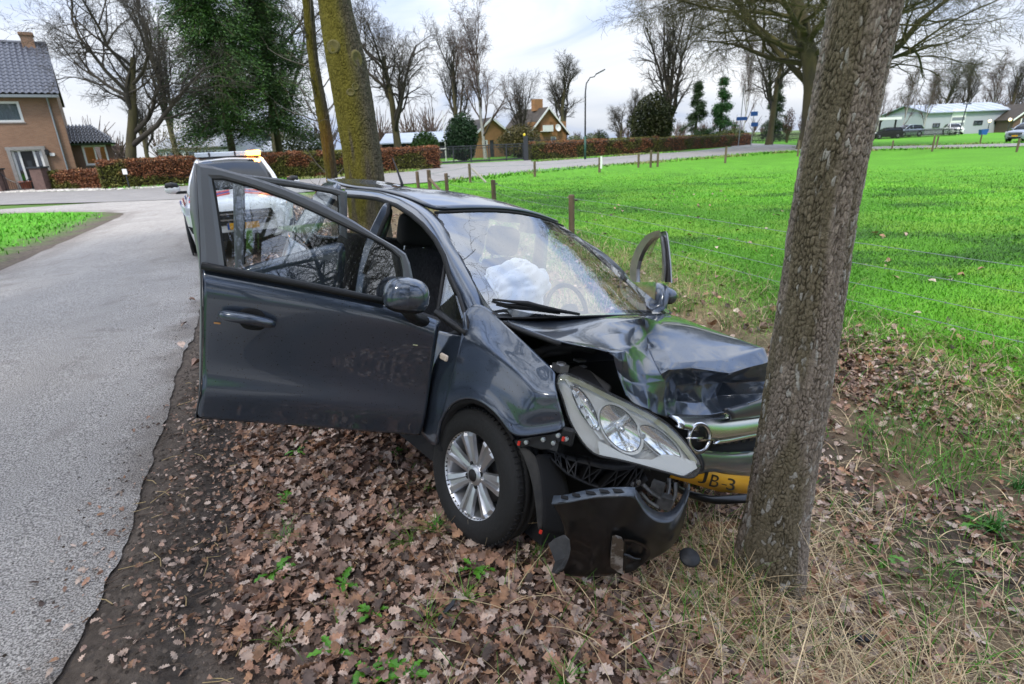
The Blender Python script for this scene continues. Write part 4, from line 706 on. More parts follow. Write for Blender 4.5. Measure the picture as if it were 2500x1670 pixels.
for i in range(56): link('bar', bm, o, loc=(Lg*(i+.5)/56, 0, 0))
p = foot(1206, 55.9); o = thing('gate_motor_post', 'thick dark gate post with a yellow flasher on top', 'post', (p[0], p[1], .1)); Geo().box([0, 0, 1.1], [.42, .35, 2.2]).build('post', M_dkgrey, o); Geo().lathe([(.1, 0), (.12, .12), (.06, .22), (0, .23)], 12, (-.1, 0, 2.2)).build('flasher', mat('yellow_lamp', (.7, .55, .02), .3), o, True)
pa, pb = foot(1212, 58.5), foot(1284, 62); o = thing('spear_railing', 'dark spear topped railing behind the hedge beside the gate', 'railing', (pa[0], pa[1], .1), math.atan2(pb[1]-pa[1], pb[0]-pa[0])); Lr = np.linalg.norm((pb-pa)[:2]); Geo().box([Lr/2, 0, 1.75], [Lr, .05, .06]).box([Lr/2, 0, .3], [Lr, .05, .06]).build('rail', M_dkgrey, o); bm = Geo().tube([[0, 0, .1], [0, 0, 2.0], [0, 0, 2.12]], [.016, .016, .002], 5).mesh('bar', M_dkgrey)
for i in range(28): link('bar', bm, o, loc=(Lr*(i+.5)/28, 0, 0))
p = foot(1003, 64); w = foot(1052, 64)[0]-p[0]; o = thing('football_goal', 'white football goal on the lawn behind the black gate', 'goal', (p[0], 64, .1)); zt1 = hgt(1028, 341, 64)-.1
for xx in (0, w): Geo().tube([[xx, 0, 0], [xx, 0, zt1]], .06, 8).build('post', M_white, o)
Geo().tube([[0, 0, zt1], [w, 0, zt1]], .06, 8).build('crossbar', M_white, o); Geo().tube([[0, 0, zt1], [0, 1.2, 0], [w, 1.2, 0], [w, 0, zt1]], .03, 5).build('net_frame', M_white, o)
p = foot(1090, 66); o = thing('flag_pole', 'thin white pole behind the gate, left of the dark holly', 'pole', (foot(1097, 66)[0]-3.6, 66, .1)); Geo().tube([[0, 0, 0], [0, 0, 5.2]], [.07, .04], 8).build('pole', M_white, o)
# street lamp
Yl = 52.; lb = foot(1341, Yl); zt2 = hgt(1341, 196, Yl); aex, aez = at(1368, 170, Yl)[0]-lb[0], at(1368, 170, Yl)[2]; o = thing('street_lamp', 'tall green street lamp with a bent arm at the copper hedge', 'street lamp', (lb[0], lb[1], .05))
M_lampg = mat('lamp_green', (.018, .075, .050), .5); M_lampb = mat('lamp_black', (.02, .022, .026), .5)
Geo().tube([[0, 0, 0], [0, 0, 2.0]], .095, 10).build('base', M_lampg, o, True); Geo().tube([[0, 0, 2.0], [0, 0, zt2-.6], [.08, 0, zt2+.1], [.4, 0, zt2+.55], [aex*.75, 0, aez-.25], [aex, 0, aez]], [.075, .06, .055, .05, .045, .045], 10).build('pole', M_lampb, o, True)
R_ = A([[math.cos(.42), 0, -math.sin(.42)], [0, 1, 0], [math.sin(.42), 0, math.cos(.42)]]); Geo().box([aex+.3, 0, aez+.12], [.85, .2, .1], R_).build('lamp_head', M_lampb, o, mods=[('BEVEL', dict(width=.03, segments=2))]); Geo().box([aex+.32, 0, aez+.07], [.55, .15, .03], R_).build('lamp_glass', M_white, o)
# street signs
p = foot(1692, 76); o = thing('sign_post', 'thin pole carrying blue direction signs in front of the bare oak', 'street sign', (p[0], 76, .1)); zz = lambda dy: hgt(1700, dy, 76)-.1
M_blue = mat('sign_blue', (.015, .09, .33), .4); Geo().tube([[0, 0, 0], [.05, 0, zz(196)]], .05, 8).build('pole', M_zinc, o)
for a_, b_, c_, d_ in ((1682, 1706, 276, 268), (1713, 1729, 267, 257), (1716, 1732, 291, 282)): xa, xb = foot(a_, 76)[0]-p[0], foot(b_, 76)[0]-p[0]; s_ = Geo().box([(xa+xb)/2, -.08, (zz(c_)+zz(d_))/2], [xb-xa, .04, abs(zz(d_)-zz(c_))]).build('sign_panel', M_blue, o)
p = foot(1712, 76); Geo().tube([[p[0]-o.location.x+.5, 0, 0], [p[0]-o.location.x+.5, 0, zz(255)]], .045, 8).build('pole', M_zinc, o)
# dark fence right of the corner
def railing(label, dxa, Ya_, dxb, Yb_, h, nb, name='picket_fence', M=None):
    pa, pb = foot(dxa, Ya_), foot(dxb, Yb_); L = np.linalg.norm((pb-pa)[:2]); o = thing(name, label, 'fence', (pa[0], pa[1], .1), math.atan2(pb[1]-pa[1], pb[0]-pa[0])); Geo().box([L/2, 0, h*.8], [L, .05, .1]).box([L/2, 0, h*.3], [L, .05, .1]).build('rail', M or M_tar, o); pm = Geo().box([0, -.04, h/2], [L/nb*.42, .03, h]).mesh('picket', M or M_tar)
    for i in range(nb): link('picket', pm, o, loc=(L*(i+.5)/nb, 0, 0))
railing('low black fence under the bare oaks at the road corner', 1722, 92, 1850, 96, 1.35, 40)
railing('dark fence along the yard in front of the pale barn', 2008, 84, 2190, 88, 1.15, 70)
# pasture fence along the verge: posts with wires
fs = 6.25; fence = thing('wire_fence', 'weathered wooden posts with barbed wire along the ditch beside the pasture', 'fence', (0, 0, 0)); posts = []
def onfence(dx, dy):                        # point of the fence plane seen at this pixel
    r = ray(dx*K, dy*K); n_ = A([RN[0], RN[1], 0]); t = (fs-.94354-n_@A([0, 0, CAMH]))/(n_@r); return A([0, 0, CAMH])+t*r
def post(par, x, y, z0, z1, r=.06, square=False, name='post', lean=(0, 0)):
    P = [[x, y, z0-.1], [x+lean[0]*.5, y+lean[1]*.5, (z0+z1)/2], [x+lean[0], y+lean[1], z1-.02], [x+lean[0], y+lean[1], z1]]
    return Geo().tube(P, [r, r, r, r*.8], 10 if not square else 4).build(name, M_post, par)
for dx, dy in ((1310, 446), (1130, 412), (1022, 397)):
    p = onfence(dx, dy); z0 = float(gz(p[0], p[1])); posts.append(p); po = post(fence, p[0], p[1], z0, p[2], .058 if dx > 1200 else .06)
    Geo().tube([[p[0]+.06, p[1]-.02, p[2]-.1], [p[0]+.11, p[1]-.03, p[2]-.1]], .022, 8).build('insulator', M_black, po)
cpt = onfence(982, 389); posts.append(cpt); post(fence, cpt[0], cpt[1], .1, cpt[2], .07); post(fence, cpt[0]-.45, cpt[1]+.3, .1, cpt[2]-.05, .06)
a0 = A([cpt[0], cpt[1], .75]); a1 = posts[2]; br = Geo().tube([a0, [a1[0]-.1, a1[1]+.3, .25]], .05, 8).build('brace', M_post, fence)
d2 = posts[0]-posts[1]; d2 /= np.linalg.norm(d2[:2]); step = 4.2
pn = [posts[0]+A([d2[0], d2[1], 0])*step*k for k in (1, 2, 3)]
for p in pn: z0 = float(gz(p[0], p[1])); p[2] = z0+.95; 
post(fence, pn[2][0], pn[2][1], float(gz(pn[2][0], pn[2][1])), pn[2][2])
line = [pn[2], posts[0], posts[1], posts[2], cpt]
for k, fr in enumerate((.92, .70, .48, .28)):
    P = []
    for p, q in zip(line[:-1], line[1:]):
        for t in np.linspace(0, 1, 8)[:-1 if q is not cpt else None]:
            b_ = p*(1-t)+q*t; z0 = float(gz(b_[0], b_[1])); P.append([b_[0], b_[1], z0+(p[2]-float(gz(p[0], p[1])))*fr*(1-t)+(q[2]-float(gz(q[0], q[1])))*fr*t-.05*math.sin(math.pi*t)])
    g = Geo(); g.tube(P, .0026, 4); Q = spline(P, 260)
    for c in Q[::3]: g.box(c, [.004, .004, .03], rotz(rng.uniform(0, 3))); g.box(c, [.03, .004, .004], rotz(rng.uniform(0, 3)))
    g.build('barbed_wire', M_wire, fence)
# posts along the cross road
f2 = thing('roadside_fence', 'row of short wooden posts with wire along the far edge of the pasture', 'fence', (0, 0, 0)); pr_ = None; tops = []
for dx, by, ty in ((1078, 419, 375), (1226, 405, 371), (1374, 396, 361), (1463, 385, 352), (1491, 385, 344), (1507, 383, 348), (1662, 373, 336), (1828, 358, 322)):
    p = G(dx, by, .09); h = hgt(dx, ty, p[1]); post(f2, p[0], p[1], .08, h, .065); tops.append(A([p[0], p[1], h]))
p0 = tops[0]; Geo().tube([[p0[0]+.1, p0[1]-.02, .75], [p0[0]+.75, p0[1]-.3, .1]], .05, 8).build('brace', mat('pale_timber', (.34, .31, .27), .8), f2)
Geo().box([G(1378, 396)[0], G(1378, 396)[1]+.05, .62], [.10, .03, .62]).build('marker_board', M_white, f2)
for fr in (.15, .45): Geo().tube([p-A([0, 0, fr]) for p in [cpt]+tops], .006, 4).build('wire', M_wire, f2)
f3 = thing('lane_fence', 'sparse short posts along the lane on the right', 'fence', (0, 0, 0))
for dx, by, ty in ((2136, 347, 310), (2146, 338, 313), (2044, 343, 322), (2246, 329, 308), (2330, 347, 318)):
    p = G(dx, by, .1); post(f3, p[0], p[1], .08, hgt(dx, ty, p[1]), .06)
M_globe = mat('lit_globe', (.8, .75, .6), .5, emit=((1, .72, .35), 1.2))
# globes on posts and a tall lamp by the barn, blue skip
for i, (dx, dy, l) in enumerate(((2262, 279, 'left'), (2308, 276, 'right'))):
    p = foot(dx, 92); h = hgt(dx, dy, 92); o = thing('globe_lamp', 'white globe lamp in front of the pale barn, %s one of the two' % l, 'lamp', (p[0], 92, .1), 0, 'globe lamps'); Geo().tube([[0, 0, 0], [0, 0, h-.3]], .05, 6).build('pole', M_dkgrey, o); Geo().lathe([(.02, -.24), (.17, -.15), (.23, 0), (.17, .15), (0, .23)], 14, (0, 0, h)).build('globe', M_globe, o, True)
p = foot(2197, 90); o = thing('yard_light', 'thin leaning light mast in front of the pale barn', 'lamp post', (p[0], 90, .1)); Geo().tube([[0, 0, 0], [.3, 0, hgt(2210, 240, 90)]], .07, 8).build('mast', M_dkgrey, o); Geo().box([.3, 0, hgt(2210, 240, 90)], [1.0, .4, .15]).build('lamp_head', M_dkgrey, o)
p = foot(2256, 86); o = thing('skip', 'small blue waste skip at the yard fence', 'skip', (p[0], 86, .1)); o.scale = (.42, .42, .6); Geo().poly([[-.9, 0, 0], [.9, 0, 0], [1.25, 0, 1.2], [-1.25, 0, 1.2]], (0, 1.4, 0)).build('tub', M_blue, o); Geo().box([0, -.02, 1.2], [2.55, .08, .1]).build('rim', M_blue, o)
# ================================================================ roadside trunks with real bark relief
def cells(U, V_, seed):                      # worley F1,F2 and cell id on a (u periodic handled by caller) plane
    iu, iv = np.floor(U).astype(int), np.floor(V_).astype(int); f1 = np.full(U.shape, 9.); f2 = f1.copy(); cid = np.zeros(U.shape)
    for du in (-1, 0, 1):
        for dv in (-1, 0, 1):
            cu, cv = iu+du, iv+dv; PU = (cu % cells.per) if cells.per else cu
            h = (PU*73856093 ^ cv*19349663 ^ seed*83492791) & 0x7fffffff; h = (h*1103515245+12345) & 0x7fffffff; rx = (h & 0xffff)/65535.; h = (h*1103515245+12345) & 0x7fffffff; ry = (h & 0xffff)/65535.
            d = np.hypot(U-cu-rx, V_-cv-ry); c = d < f1; f2 = np.where(c, f1, np.minimum(f2, d)); cid = np.where(c, (h >> 8 & 0xff)/255., cid); f1 = np.minimum(f1, d)
    return f1, f2, cid
def bark_trunk(name, P, Rr, nth, nz, cu, cv, depth, colfn, M, parent, seed=1):
    P = spline(P, nz); Rr = np.interp(np.linspace(0, 1, nz), np.linspace(0, 1, len(Rr)), Rr); th = np.arange(nth)/nth*2*np.pi; zz = np.r_[0, np.cumsum(np.linalg.norm(np.diff(P, axis=0), axis=1))]
    TH, ZZ = np.meshgrid(th, zz); per = max(6, int(round(2*np.pi*np.mean(Rr)/cu))); cells.per = per
    wr = (fbm(np.stack([np.cos(TH)*3, np.sin(TH)*3, ZZ*5], -1), 3, seed)-.5)
    wr2 = (fbm(np.stack([np.cos(TH)*7, np.sin(TH)*7, ZZ*11], -1), 3, seed+31)-.5); f1, f2, cid = cells(TH/(2*np.pi)*per+wr*.9+wr2*.7, ZZ/cv+wr*2.4+wr2*1.6, seed); crack = np.clip((f2-f1)/.30, 0, 1)**.7; gap = sm(.35, .62, fbm(np.stack([np.cos(TH)*4+9, np.sin(TH)*4, ZZ*6], -1), 3, seed+41)); crack = 1-(1-crack)*(.5+.5*gap)
    fine = fbm(np.stack([np.cos(TH)*14, np.sin(TH)*14, ZZ*26], -1), 3, seed+2); low = fbm(np.stack([np.cos(TH)*1.3, np.sin(TH)*1.3, ZZ*1.1], -1), 3, seed+5)
    R_ = Rr[:, None]*(1+.06*(low-.5))+depth*(crack-1+.25*(cid-.5))+depth*1.1*(fine-.5)
    V = P[:, None]+np.stack([np.cos(TH)*R_, np.sin(TH)*R_, 0*R_], -1); c = colfn(TH, ZZ, crack, cid, fine, low)
    i = np.arange(nz-1)[:, None]*nth; j = np.arange(nth)[None]; j2 = (j+1) % nth; F = np.stack([i+j, i+j2, i+nth+j2, i+nth+j], -1).reshape(-1, 4)
    return link(name, bigmesh(name, V.reshape(-1, 3), F, M, True, c.reshape(-1, 3)), parent)
M_barkt = mat('plated_bark', (.8, .8, .8), .92, col2=(1.2, 1.2, 1.2), nscale=60, bump=.5, bscale=120, attr=True, spec=.2)
def mixc(a, b, t): return A(a)*(1-t[..., None])+A(b)*t[..., None]
# leaning trunk the car hit
bp = G(1762, 1318, -.05)
for _ in range(10): bp = G(1762, 1318, float(gz(bp[0], bp[1]))+.02)
Yt = bp[1]; tr_px = [(1303, 1677, 1843), (1168, 1706, 1858), (1030, 1727, 1882), (898, 1747, 1906), (680, 1782, 1939), (449, 1816, 1973), (225, 1857, 2022), (0, 1897, 2072)]
TP, TR = [], []
for dy, l, r in tr_px:
    p, q = at(l, dy, Yt), at(r, dy, Yt); TP.append((p+q)/2); dd = (p+q)/2-A([0, 0, CAMH]); TR.append(np.linalg.norm(q-p)/2*math.cos(math.atan2(dd[0], dd[1]))*1.0)
TP = [TP[0]-A([0, 0, .30])]+TP; TR = [TR[0]*1.22]+TR; TR[1] *= 1.10; TR[2] *= 1.02; dlast = TP[-1]-TP[-2]; TP += [TP[-1]+dlast*2.2, TP[-1]+dlast*4.4]; TR += [TR[-1]*.97, TR[-1]*.92]
def col_near(TH, ZZ, crack, cid, fine, low):
    c = mixc((.06, .049, .038), (.345, .290, .236), np.clip(crack*1.2-.12, 0, 1)*(.62+.4*cid)); sp = fbm(np.stack([np.cos(TH)*3.2, np.sin(TH)*3.2, ZZ*5], -1), 3, 101)
    ms = sm(.44, .60, fbm(np.stack([np.cos(TH)*1.2+3, np.sin(TH)*1.2, ZZ*1.7], -1), 4, 103)+.16*np.cos(TH-math.radians(200))); c = mixc(c, (.060, .054, .020), ms*.75) if False else c*(1-ms[..., None]*.62)+mixc((.03, .026, .012), (.125, .108, .050), crack)*(ms*.62)[..., None]
    lic = sm(.86, .89, cid)*sm(.35, .7, crack)*sm(.40, .52, sp)*sm(.35, .6, fine+.12); c = c*(1-lic[..., None]*.8)+A([.42, .41, .37])*(lic*.8)[..., None]; return c*(.75+.5*fine)[..., None]
t1 = thing('leaning_tree', 'leaning lichen spotted trunk that the crashed car has hit', 'tree', tuple(bp)); o_ = A(bp)
bark_trunk('trunk', [p-o_ for p in TP], TR, 300, 900, .013, .028, .0075, col_near, M_barkt, t1, 5)
tp = TP[-1]-o_
def crown_on(parent, kind, p, H, rz=0.):
    for nm, me in zip(('upper_trunk', 'crown'), TB[kind]): c = link(nm, me, parent, loc=tuple(p)); c.scale = (H/10*.8, H/10*.8, H/10); c.rotation_euler = (0, 0, rz)
crown_on(t1, 'near', tp-A([0, 0, .3]), 15, 1.)
# mossy pair behind the car
def trunk_px(Y, rows, zs):
    P, Rr = [], []
    for X1, X2, Yy in rows:
        a_ = ((600+X1/3.135)/K, (Yy/3.135)/K); b_ = ((600+X2/3.135)/K, (Yy/3.135)/K); p, q = at(*a_, Y), at(*b_, Y); P.append((p+q)/2); Rr.append(np.linalg.norm(q-p)/2)
    g_ = P[0].copy(); g_ += (P[0]-P[1])*((P[0][2]-zs)/max(.1, P[1][2]-P[0][2])); g_[2] = zs; return [g_]+P, [Rr[0]*1.15]+Rr
def col_moss(TH, ZZ, crack, cid, fine, low):
    c = mixc((.035, .030, .018), (.115, .098, .070), crack*(.7+.4*cid)); m = sm(-.35, .55, np.cos(TH-math.radians(215)))*sm(.30, .5, fbm(np.stack([np.cos(TH)*2, np.sin(TH)*2, ZZ*.8], -1), 3, 111)+.08*ZZ/3); c = c*(1-m[..., None]*.85)+(A([.125, .112, .014])*(.45+.75*crack[..., None]))*(m*.85)[..., None]; return c*(.7+.6*fine)[..., None]
def col_slim(TH, ZZ, crack, cid, fine, low):
    c = col_moss(TH, ZZ, crack, cid, fine, low)*.85; m = np.exp(-((ZZ-1.95)/.32)**2)*sm(.35, .5, low+.1)*.55; c = c*(1-m[..., None])+A([.20, .095, .025])*m[..., None]; lo = sm(1.5, 1.0, ZZ)*.85; return c*(1-lo[..., None])+mixc((.05, .042, .033), (.14, .118, .095), crack)*lo[..., None]
Ym = 9.1; P, Rr = trunk_px(Ym, [(772, 1066, 1415), (742, 1032, 1150), (706, 1000, 950), (664, 962, 700), (622, 922, 480), (594, 874, 300), (572, 826, 130), (556, 800, 0)], .0)
P += [P[-1]+(P[-1]-P[-2])*2.5, P[-1]+(P[-1]-P[-2])*6]; Rr += [Rr[-1]*.95, Rr[-1]*.8]
t2 = thing('mossy_tree', 'thick moss covered roadside trunk standing behind the crashed car', 'tree', tuple(P[0])); o_ = P[0].copy(); bark_trunk('trunk', [p-o_ for p in P], Rr, 190, 560, .030, .060, .011, col_moss, M_barkt, t2, 9); crown_on(t2, 'near', P[-1]-o_-A([0, 0, .5]), 15, .6)
M_scar = mat('callus_bark', (.15, .132, .05), .9, col2=(.11, .10, .03), nscale=12, bump=.5)
for X_, Y_, rx, rz in ((705, 380, 50, 46), (878, 465, 42, 56), (872, 675, 26, 26), (840, 718, 30, 26)):
    dx, dy = (600+X_/3.135)/K, (Y_/3.135)/K; q = at(dx, dy, Ym); ax_ = np.interp(q[2], [p[2] for p in P], [p[0] for p in P]); ay_ = np.interp(q[2], [p[2] for p in P], [p[1] for p in P]); rr = np.interp(q[2], [p[2] for p in P], Rr)
    sc = rx/3.135/FPX*Ym; dxr = np.clip((q[0]-ax_)/rr, -.9, .9); nrm = A([dxr, -math.sqrt(1-dxr**2), 0]); c_ = A([ax_, ay_, q[2]])+nrm*rr*.985-o_
    g = Geo(); g.lathe([(0, .002), (.55, .001), (.72, .010), (.92, .009), (1.05, -.02)], 18, (0, 0, 0), (0, 0, 1)); V_ = g.v[0]; V_[:, 0] *= sc; V_[:, 1] *= sc*rz/rx
    T_ = np.stack([np.cross(A([0, 0, 1.]), nrm), A([0, 0, 1.]), nrm], 1); g.v[0] = V_@T_.T+c_; g.build('branch_scar', M_scar, t2, True)
P, Rr = trunk_px(9.9, [(622, 706, 1415), (600, 690, 1250), (566, 655, 1000), (530, 622, 800), (500, 580, 600), (478, 552, 430), (452, 535, 230), (440, 520, 60), (432, 512, 0)], .0)
P += [P[-1]+(P[-1]-P[-2])*8, P[-1]+(P[-1]-P[-2])*22]; Rr += [Rr[-1]*.9, Rr[-1]*.7]
t3 = thing('slim_tree', 'slim mossy trunk with an orange patch left of the thick mossy trunk', 'tree', tuple(P[0])); o_ = P[0].copy(); bark_trunk('trunk', [p-o_ for p in P], Rr, 90, 340, .04, .08, .010, col_slim, M_barkt, t3, 13); crown_on(t3, 'tall', P[-1]-o_-A([0, 0, .4]), 8, 2.)
r_ = np.random.default_rng(4); st = []; 
for i in range(26): z_ = r_.uniform(.9, 3.6); st.append(A([np.interp(z_, [p[2] for p in P], [p[0] for p in P]), np.interp(z_, [p[2] for p in P], [p[1] for p in P]), z_])-o_)
d = np.c_[r_.normal(-.25, .9, 26), r_.normal(0, .6, 26), r_.uniform(.1, .9, 26)]; Pt = grow(r_, A(st), d, r_.uniform(.3, .9, 26), 6, .25, .08); Rt = np.linspace(.011, .004, 6)[None].repeat(26, 0); V1, F1 = tubes_np(Pt, Rt, 4); Pt2, Rt2 = spawn(r_, Pt, Rt, 4, .3, .7, 1, .35, 4, .25, .05, .6); V2, F2 = tubes_np(Pt2, np.maximum(Rt2, .003), 3)
link('side_shoots', bigmesh('side_shoots', np.r_[V1, V2], np.r_[F1, F2+len(V1)], mat('grey_shoot', (.13, .12, .10), .9)), t3)
# the avenue goes on behind the photographer (seen mirrored in the paint and the glass)
for (x_, y_), k_, h_, l in (((4.6, -6.2), 'oak', 15, 'roadside tree behind the photographer, on the ditch side'), ((-5.6, -3.4), 'oak', 14, 'roadside tree behind the photographer, across the road'), ((8.6, -13.5), 'tall', 17, 'second roadside tree behind the photographer, on the ditch side'), ((-8.5, 4.0), 'spread', 13, 'roadside tree across the road, outside the left picture edge')):
    o = thing('roadside_tree', l, 'tree', (x_, y_, float(gz(x_, y_))), h_*.7, 'roadside trees of the avenue'); o.scale = (h_/10,)*3
    for nm, me in zip(('trunk', 'crown'), TB[k_]): link(nm, me, o)

for i, (x_, y_, k_, h_, l_) in enumerate([(-14, -18, 'spread', 11, 'low and wide across the road'), (-6, -24, 'oak', 14, 'mossy oak across the road'), (2, -26, 'spread', 13, 'straight behind along the road'), (9, -24, 'multi', 12, 'many stemmed beside the ditch'), (16, -20, 'oak', 14, 'mossy oak in the field'), (22, -30, 'spread', 13, 'wide one far in the field'), (-22, -10, 'multi', 12, 'many stemmed, far across the road'), (6, -34, 'oak', 16, 'tallest oak, far back'), (-2, -40, 'multi', 15, 'many stemmed, farthest back')]):
    o = thing('distant_tree', 'bare tree behind the photographer, '+l_, 'tree', (x_, y_, 0), i*1.1, 'bare trees behind the photographer'); o.scale = (h_/10,)*3
    for nm, me in zip(('trunk', 'crown'), TB[k_]): link(nm, me, o)
# ================================================================ the crashed car, car frame: x forward, y to its left, z up
CT = A([.3618, 2.6019, 0.]); CR = A([[.6197336, .75833408, .20213777], [-.78377501, .61127108, .109747], [-.04033608, -.22644444, .97318853]])
car = thing('crashed_car', 'dark blue grey hatchback with open doors and a crumpled bonnet against the leaning tree', 'car')
car.matrix_world = Matrix([[*CR[i], CT[i]] for i in range(3)]+[[0, 0, 0, 1]])
CO = CR.T@(A([0, 0, CAMH])-CT)
ZN = dict(A=(450, 400, 2.3057), B=(850, 430, 2.7624), C=(1150, 700, 2.6138), D=(1000, 880, 3.0156), E=(1250, 1050, 3.9133), F=(430, 350, 3.2611), S=(0, 0, 1/K))
def cray(z, x, y): a, b, s = ZN[z]; return CR.T@ray(a+x/s, b+y/s)
def CP(z, x, y, v, ax=1): d = cray(z, x, y); return CO+(v-CO[ax])/d[ax]*d
def CPL(z, pts, ax=1): return A([CP(z, *p, ax=ax) for p in pts])
def onplane(z, x, y, n, d0): d = cray(z, x, y); return CO+(d0-n@CO)/(n@d)*d
M_paint = mat('dark_blue_grey_paint', (.056, .073, .102), .28, .55, coat=1., spec=.6); M_paint.node_tree.nodes['Principled BSDF'].inputs['Coat IOR'].default_value = 1.65
def add_dirt(m):                             # fine rain spots and dust on the paint
    nt = m.node_tree; b = nt.nodes['Principled BSDF']; t = N(nt, 'ShaderNodeTexCoord'); n = N(nt, 'ShaderNodeTexNoise', i_Scale=95., i_Detail=2.); r = N(nt, 'ShaderNodeMapRange'); r.inputs['From Min'].default_value = .58; r.inputs['From Max'].default_value = .75; r.inputs['To Min'].default_value = .015; r.inputs['To Max'].default_value = .16
    n2 = N(nt, 'ShaderNodeTexNoise', i_Scale=3., i_Detail=5.); L = nt.links; L.new(t.outputs['Object'], n.inputs['Vector']); L.new(n.outputs['Fac'], r.inputs[0]); L.new(r.outputs[0], b.inputs['Coat Roughness'])
    v = N(nt, 'ShaderNodeTexNoise', i_Scale=140., i_Detail=1.); q = N(nt, 'ShaderNodeValToRGB'); q.color_ramp.elements[0].position = .70; q.color_ramp.elements[1].position = .73; x = N(nt, 'ShaderNodeMixRGB'); x.inputs[1].default_value = b.inputs['Base Color'].default_value; x.inputs[2].default_value = (.012, .013, .014, 1); L.new(t.outputs['Object'], v.inputs['Vector']); L.new(v.outputs['Fac'], q.inputs[0]); L.new(q.outputs[0], x.inputs[0]); L.new(x.outputs[0], b.inputs['Base Color'])
add_dirt(M_paint)
M_plast = mat('black_plastic', (.014, .014, .015), .5, spec=.4); M_rub = mat('black_rubber', (.012, .012, .012), .75, bump=.2, bscale=60); M_und = mat('underseal_and_shade', (.010, .010, .011), .9)
M_gl = glass('car_glass', (.88, .92, .92), .18, dirt=.5); M_ws = glass('windscreen_glass', (.90, .93, .95), .26, dirt=.4); M_chr = mat('chrome', (.66, .67, .68), .22, 1.); M_alu = mat('alloy', (.60, .61, .63), .30, .85); M_clip = mat('red_clip', (.6, .03, .015), .5)
M_bumper = mat('scuffed_bumper_paint', (.005, .0055, .006), .38, coat=.3, spec=.4, col2=(.010, .010, .010), nscale=6)
M_seat = mat('seat_cloth', (.018, .018, .020), .9, col2=(.035, .035, .04), nscale=55, stretch=(1, 1.6, .8), bump=.5, bscale=55); M_bag = mat('airbag_cloth', (.80, .80, .80), .85); M_trim = mat('grey_trim', (.05, .05, .055), .8)
SUBD = lambda n=2: ('SUBSURF', dict(levels=n, render_levels=n)); SOL = lambda t, o=-1: ('SOLIDIFY', dict(thickness=t, offset=o))
def outward(P, c=(-1., 0, .6)):
    P = np.asarray(P, float); n = np.cross(P[1:, :-1]-P[:-1, :-1], P[:-1, 1:]-P[:-1, :-1]).sum((0, 1)); d = P.mean((0, 1))-A(c); return P[::-1] if n@d > 0 else P
def panel(name, P, M, th=.006, sub=2, parent=None, off=-1., **kw):
    P = outward(P); return Geo().grid(P).build(name, M, parent or car, True, mods=[SUBD(sub), SOL(th, off)], **kw)
# --- roof and pillars
ws_r = CPL('B', [(575, 238, -.555), (640, 330, -.58), (700, 440, -.605), (790, 600, -.64), (880, 770, -.67), (960, 900, -.69), (1005, 955, -.70)])
ws_l = CPL('B', [(1440, 330, .555), (1530, 392, .57), (1620, 460, .59), (1800, 620, .63), (1980, 770, .665), (2100, 862, .68), (2190, 925, .69)])
rr_ = CPL('B', [(575, 238, -.555), (520, 205, -.557), (400, 150, -.56), (230, 105, -.56), (110, 92, -.56), (0, 86, -.56)])
rear_r = np.vstack([rr_, [[-2.62, -.55, 1.43]]])
rear_l = rear_r*A([1, -1, 1]); d_ = ws_l[0]-rear_l[0]; rear_l = rear_l+d_*np.linspace(1, 0, len(rear_l))[:, None]
def roofz(s, t): return A([.07*math.sin(math.pi*t)*(1-s)**2, 0, .055*math.sin(math.pi*t)])
roofP = coons(rear_r, rear_l, 9, 11, roofz); Geo().grid(roofP).build('roof', M_paint, car, True, mods=[SUBD(2), SOL(.02)])
wsP = coons(ws_r, ws_l, 9, 11, lambda s, t: A([.11, 0, .03])*math.sin(math.pi*t)*(.65+.6*s)); wsP[:, 0] = roofP[:, 0]-A([-.015, 0, .006])
Geo().grid(wsP).build('windscreen', M_ws, car, True, mods=[SUBD(1)])
edge = np.vstack([wsP[:, 0]]); Geo().tube(edge, .009, 6).build('windscreen_seal', M_rub, car, True)
Geo().grid([wsP[0]*1, wsP[1]*.55+wsP[0]*.45+A([0, 0, -.004])]).grid([wsP[-1], wsP[-2]*.55+wsP[-1]*.45+A([0, 0, -.004])]).build('black_border', M_plast, car, True)
out_r = CPL('B', [(-20, 128, -.66), (100, 137, -.665), (200, 150, -.67), (330, 195, -.672), (430, 258, -.675), (510, 325, -.685), (590, 420, -.70), (650, 530, -.72), (692, 680, -.745), (740, 790, -.757), (785, 890, -.765), (815, 955, -.755)])
in_r = np.vstack([rr_[::-1], CPL('B', [(640, 330, -.58), (700, 440, -.605), (790, 600, -.64), (880, 770, -.67), (905, 845, -.68), (940, 920, -.675)])])
apx = coons(in_r, out_r, 18, 4, lambda s, t: A([0, -.02, .02])*math.sin(math.pi*t))
panel('roof_rail', apx, M_paint, .03, 2)
out_l = out_r*A([1, -1, 1]); in_l = in_r*A([1, -1, 1]); in_l[5:] = resamp(ws_l[0:6], len(in_l)-5); dd_ = in_l[5]-(in_r[5]*A([1, -1, 1])); in_l[:5] += dd_*np.linspace(0, 1, 5)[:, None]; out_l = out_l+dd_*np.linspace(.1, .8, len(out_l))[:, None]
panel('roof_rail', coons(out_l, in_l, 16, 4), M_paint, .03, 2)
Geo().tube(out_r[:-2]+A([0, -.004, -.004]), .013, 7).build('door_seal', M_rub, car, True)
bp_r = CPL('F', [(1655, 470, -.70), (1640, 520, -.72), (1585, 600, -.75), (1548, 660, -.77), (1500, 800, -.80), (1452, 985, -.83)]); bp2 = CPL('F', [(1700, 480, -.68), (1690, 560, -.70), (1650, 640, -.73), (1620, 720, -.75), (1560, 860, -.78), (1500, 1040, -.81)])
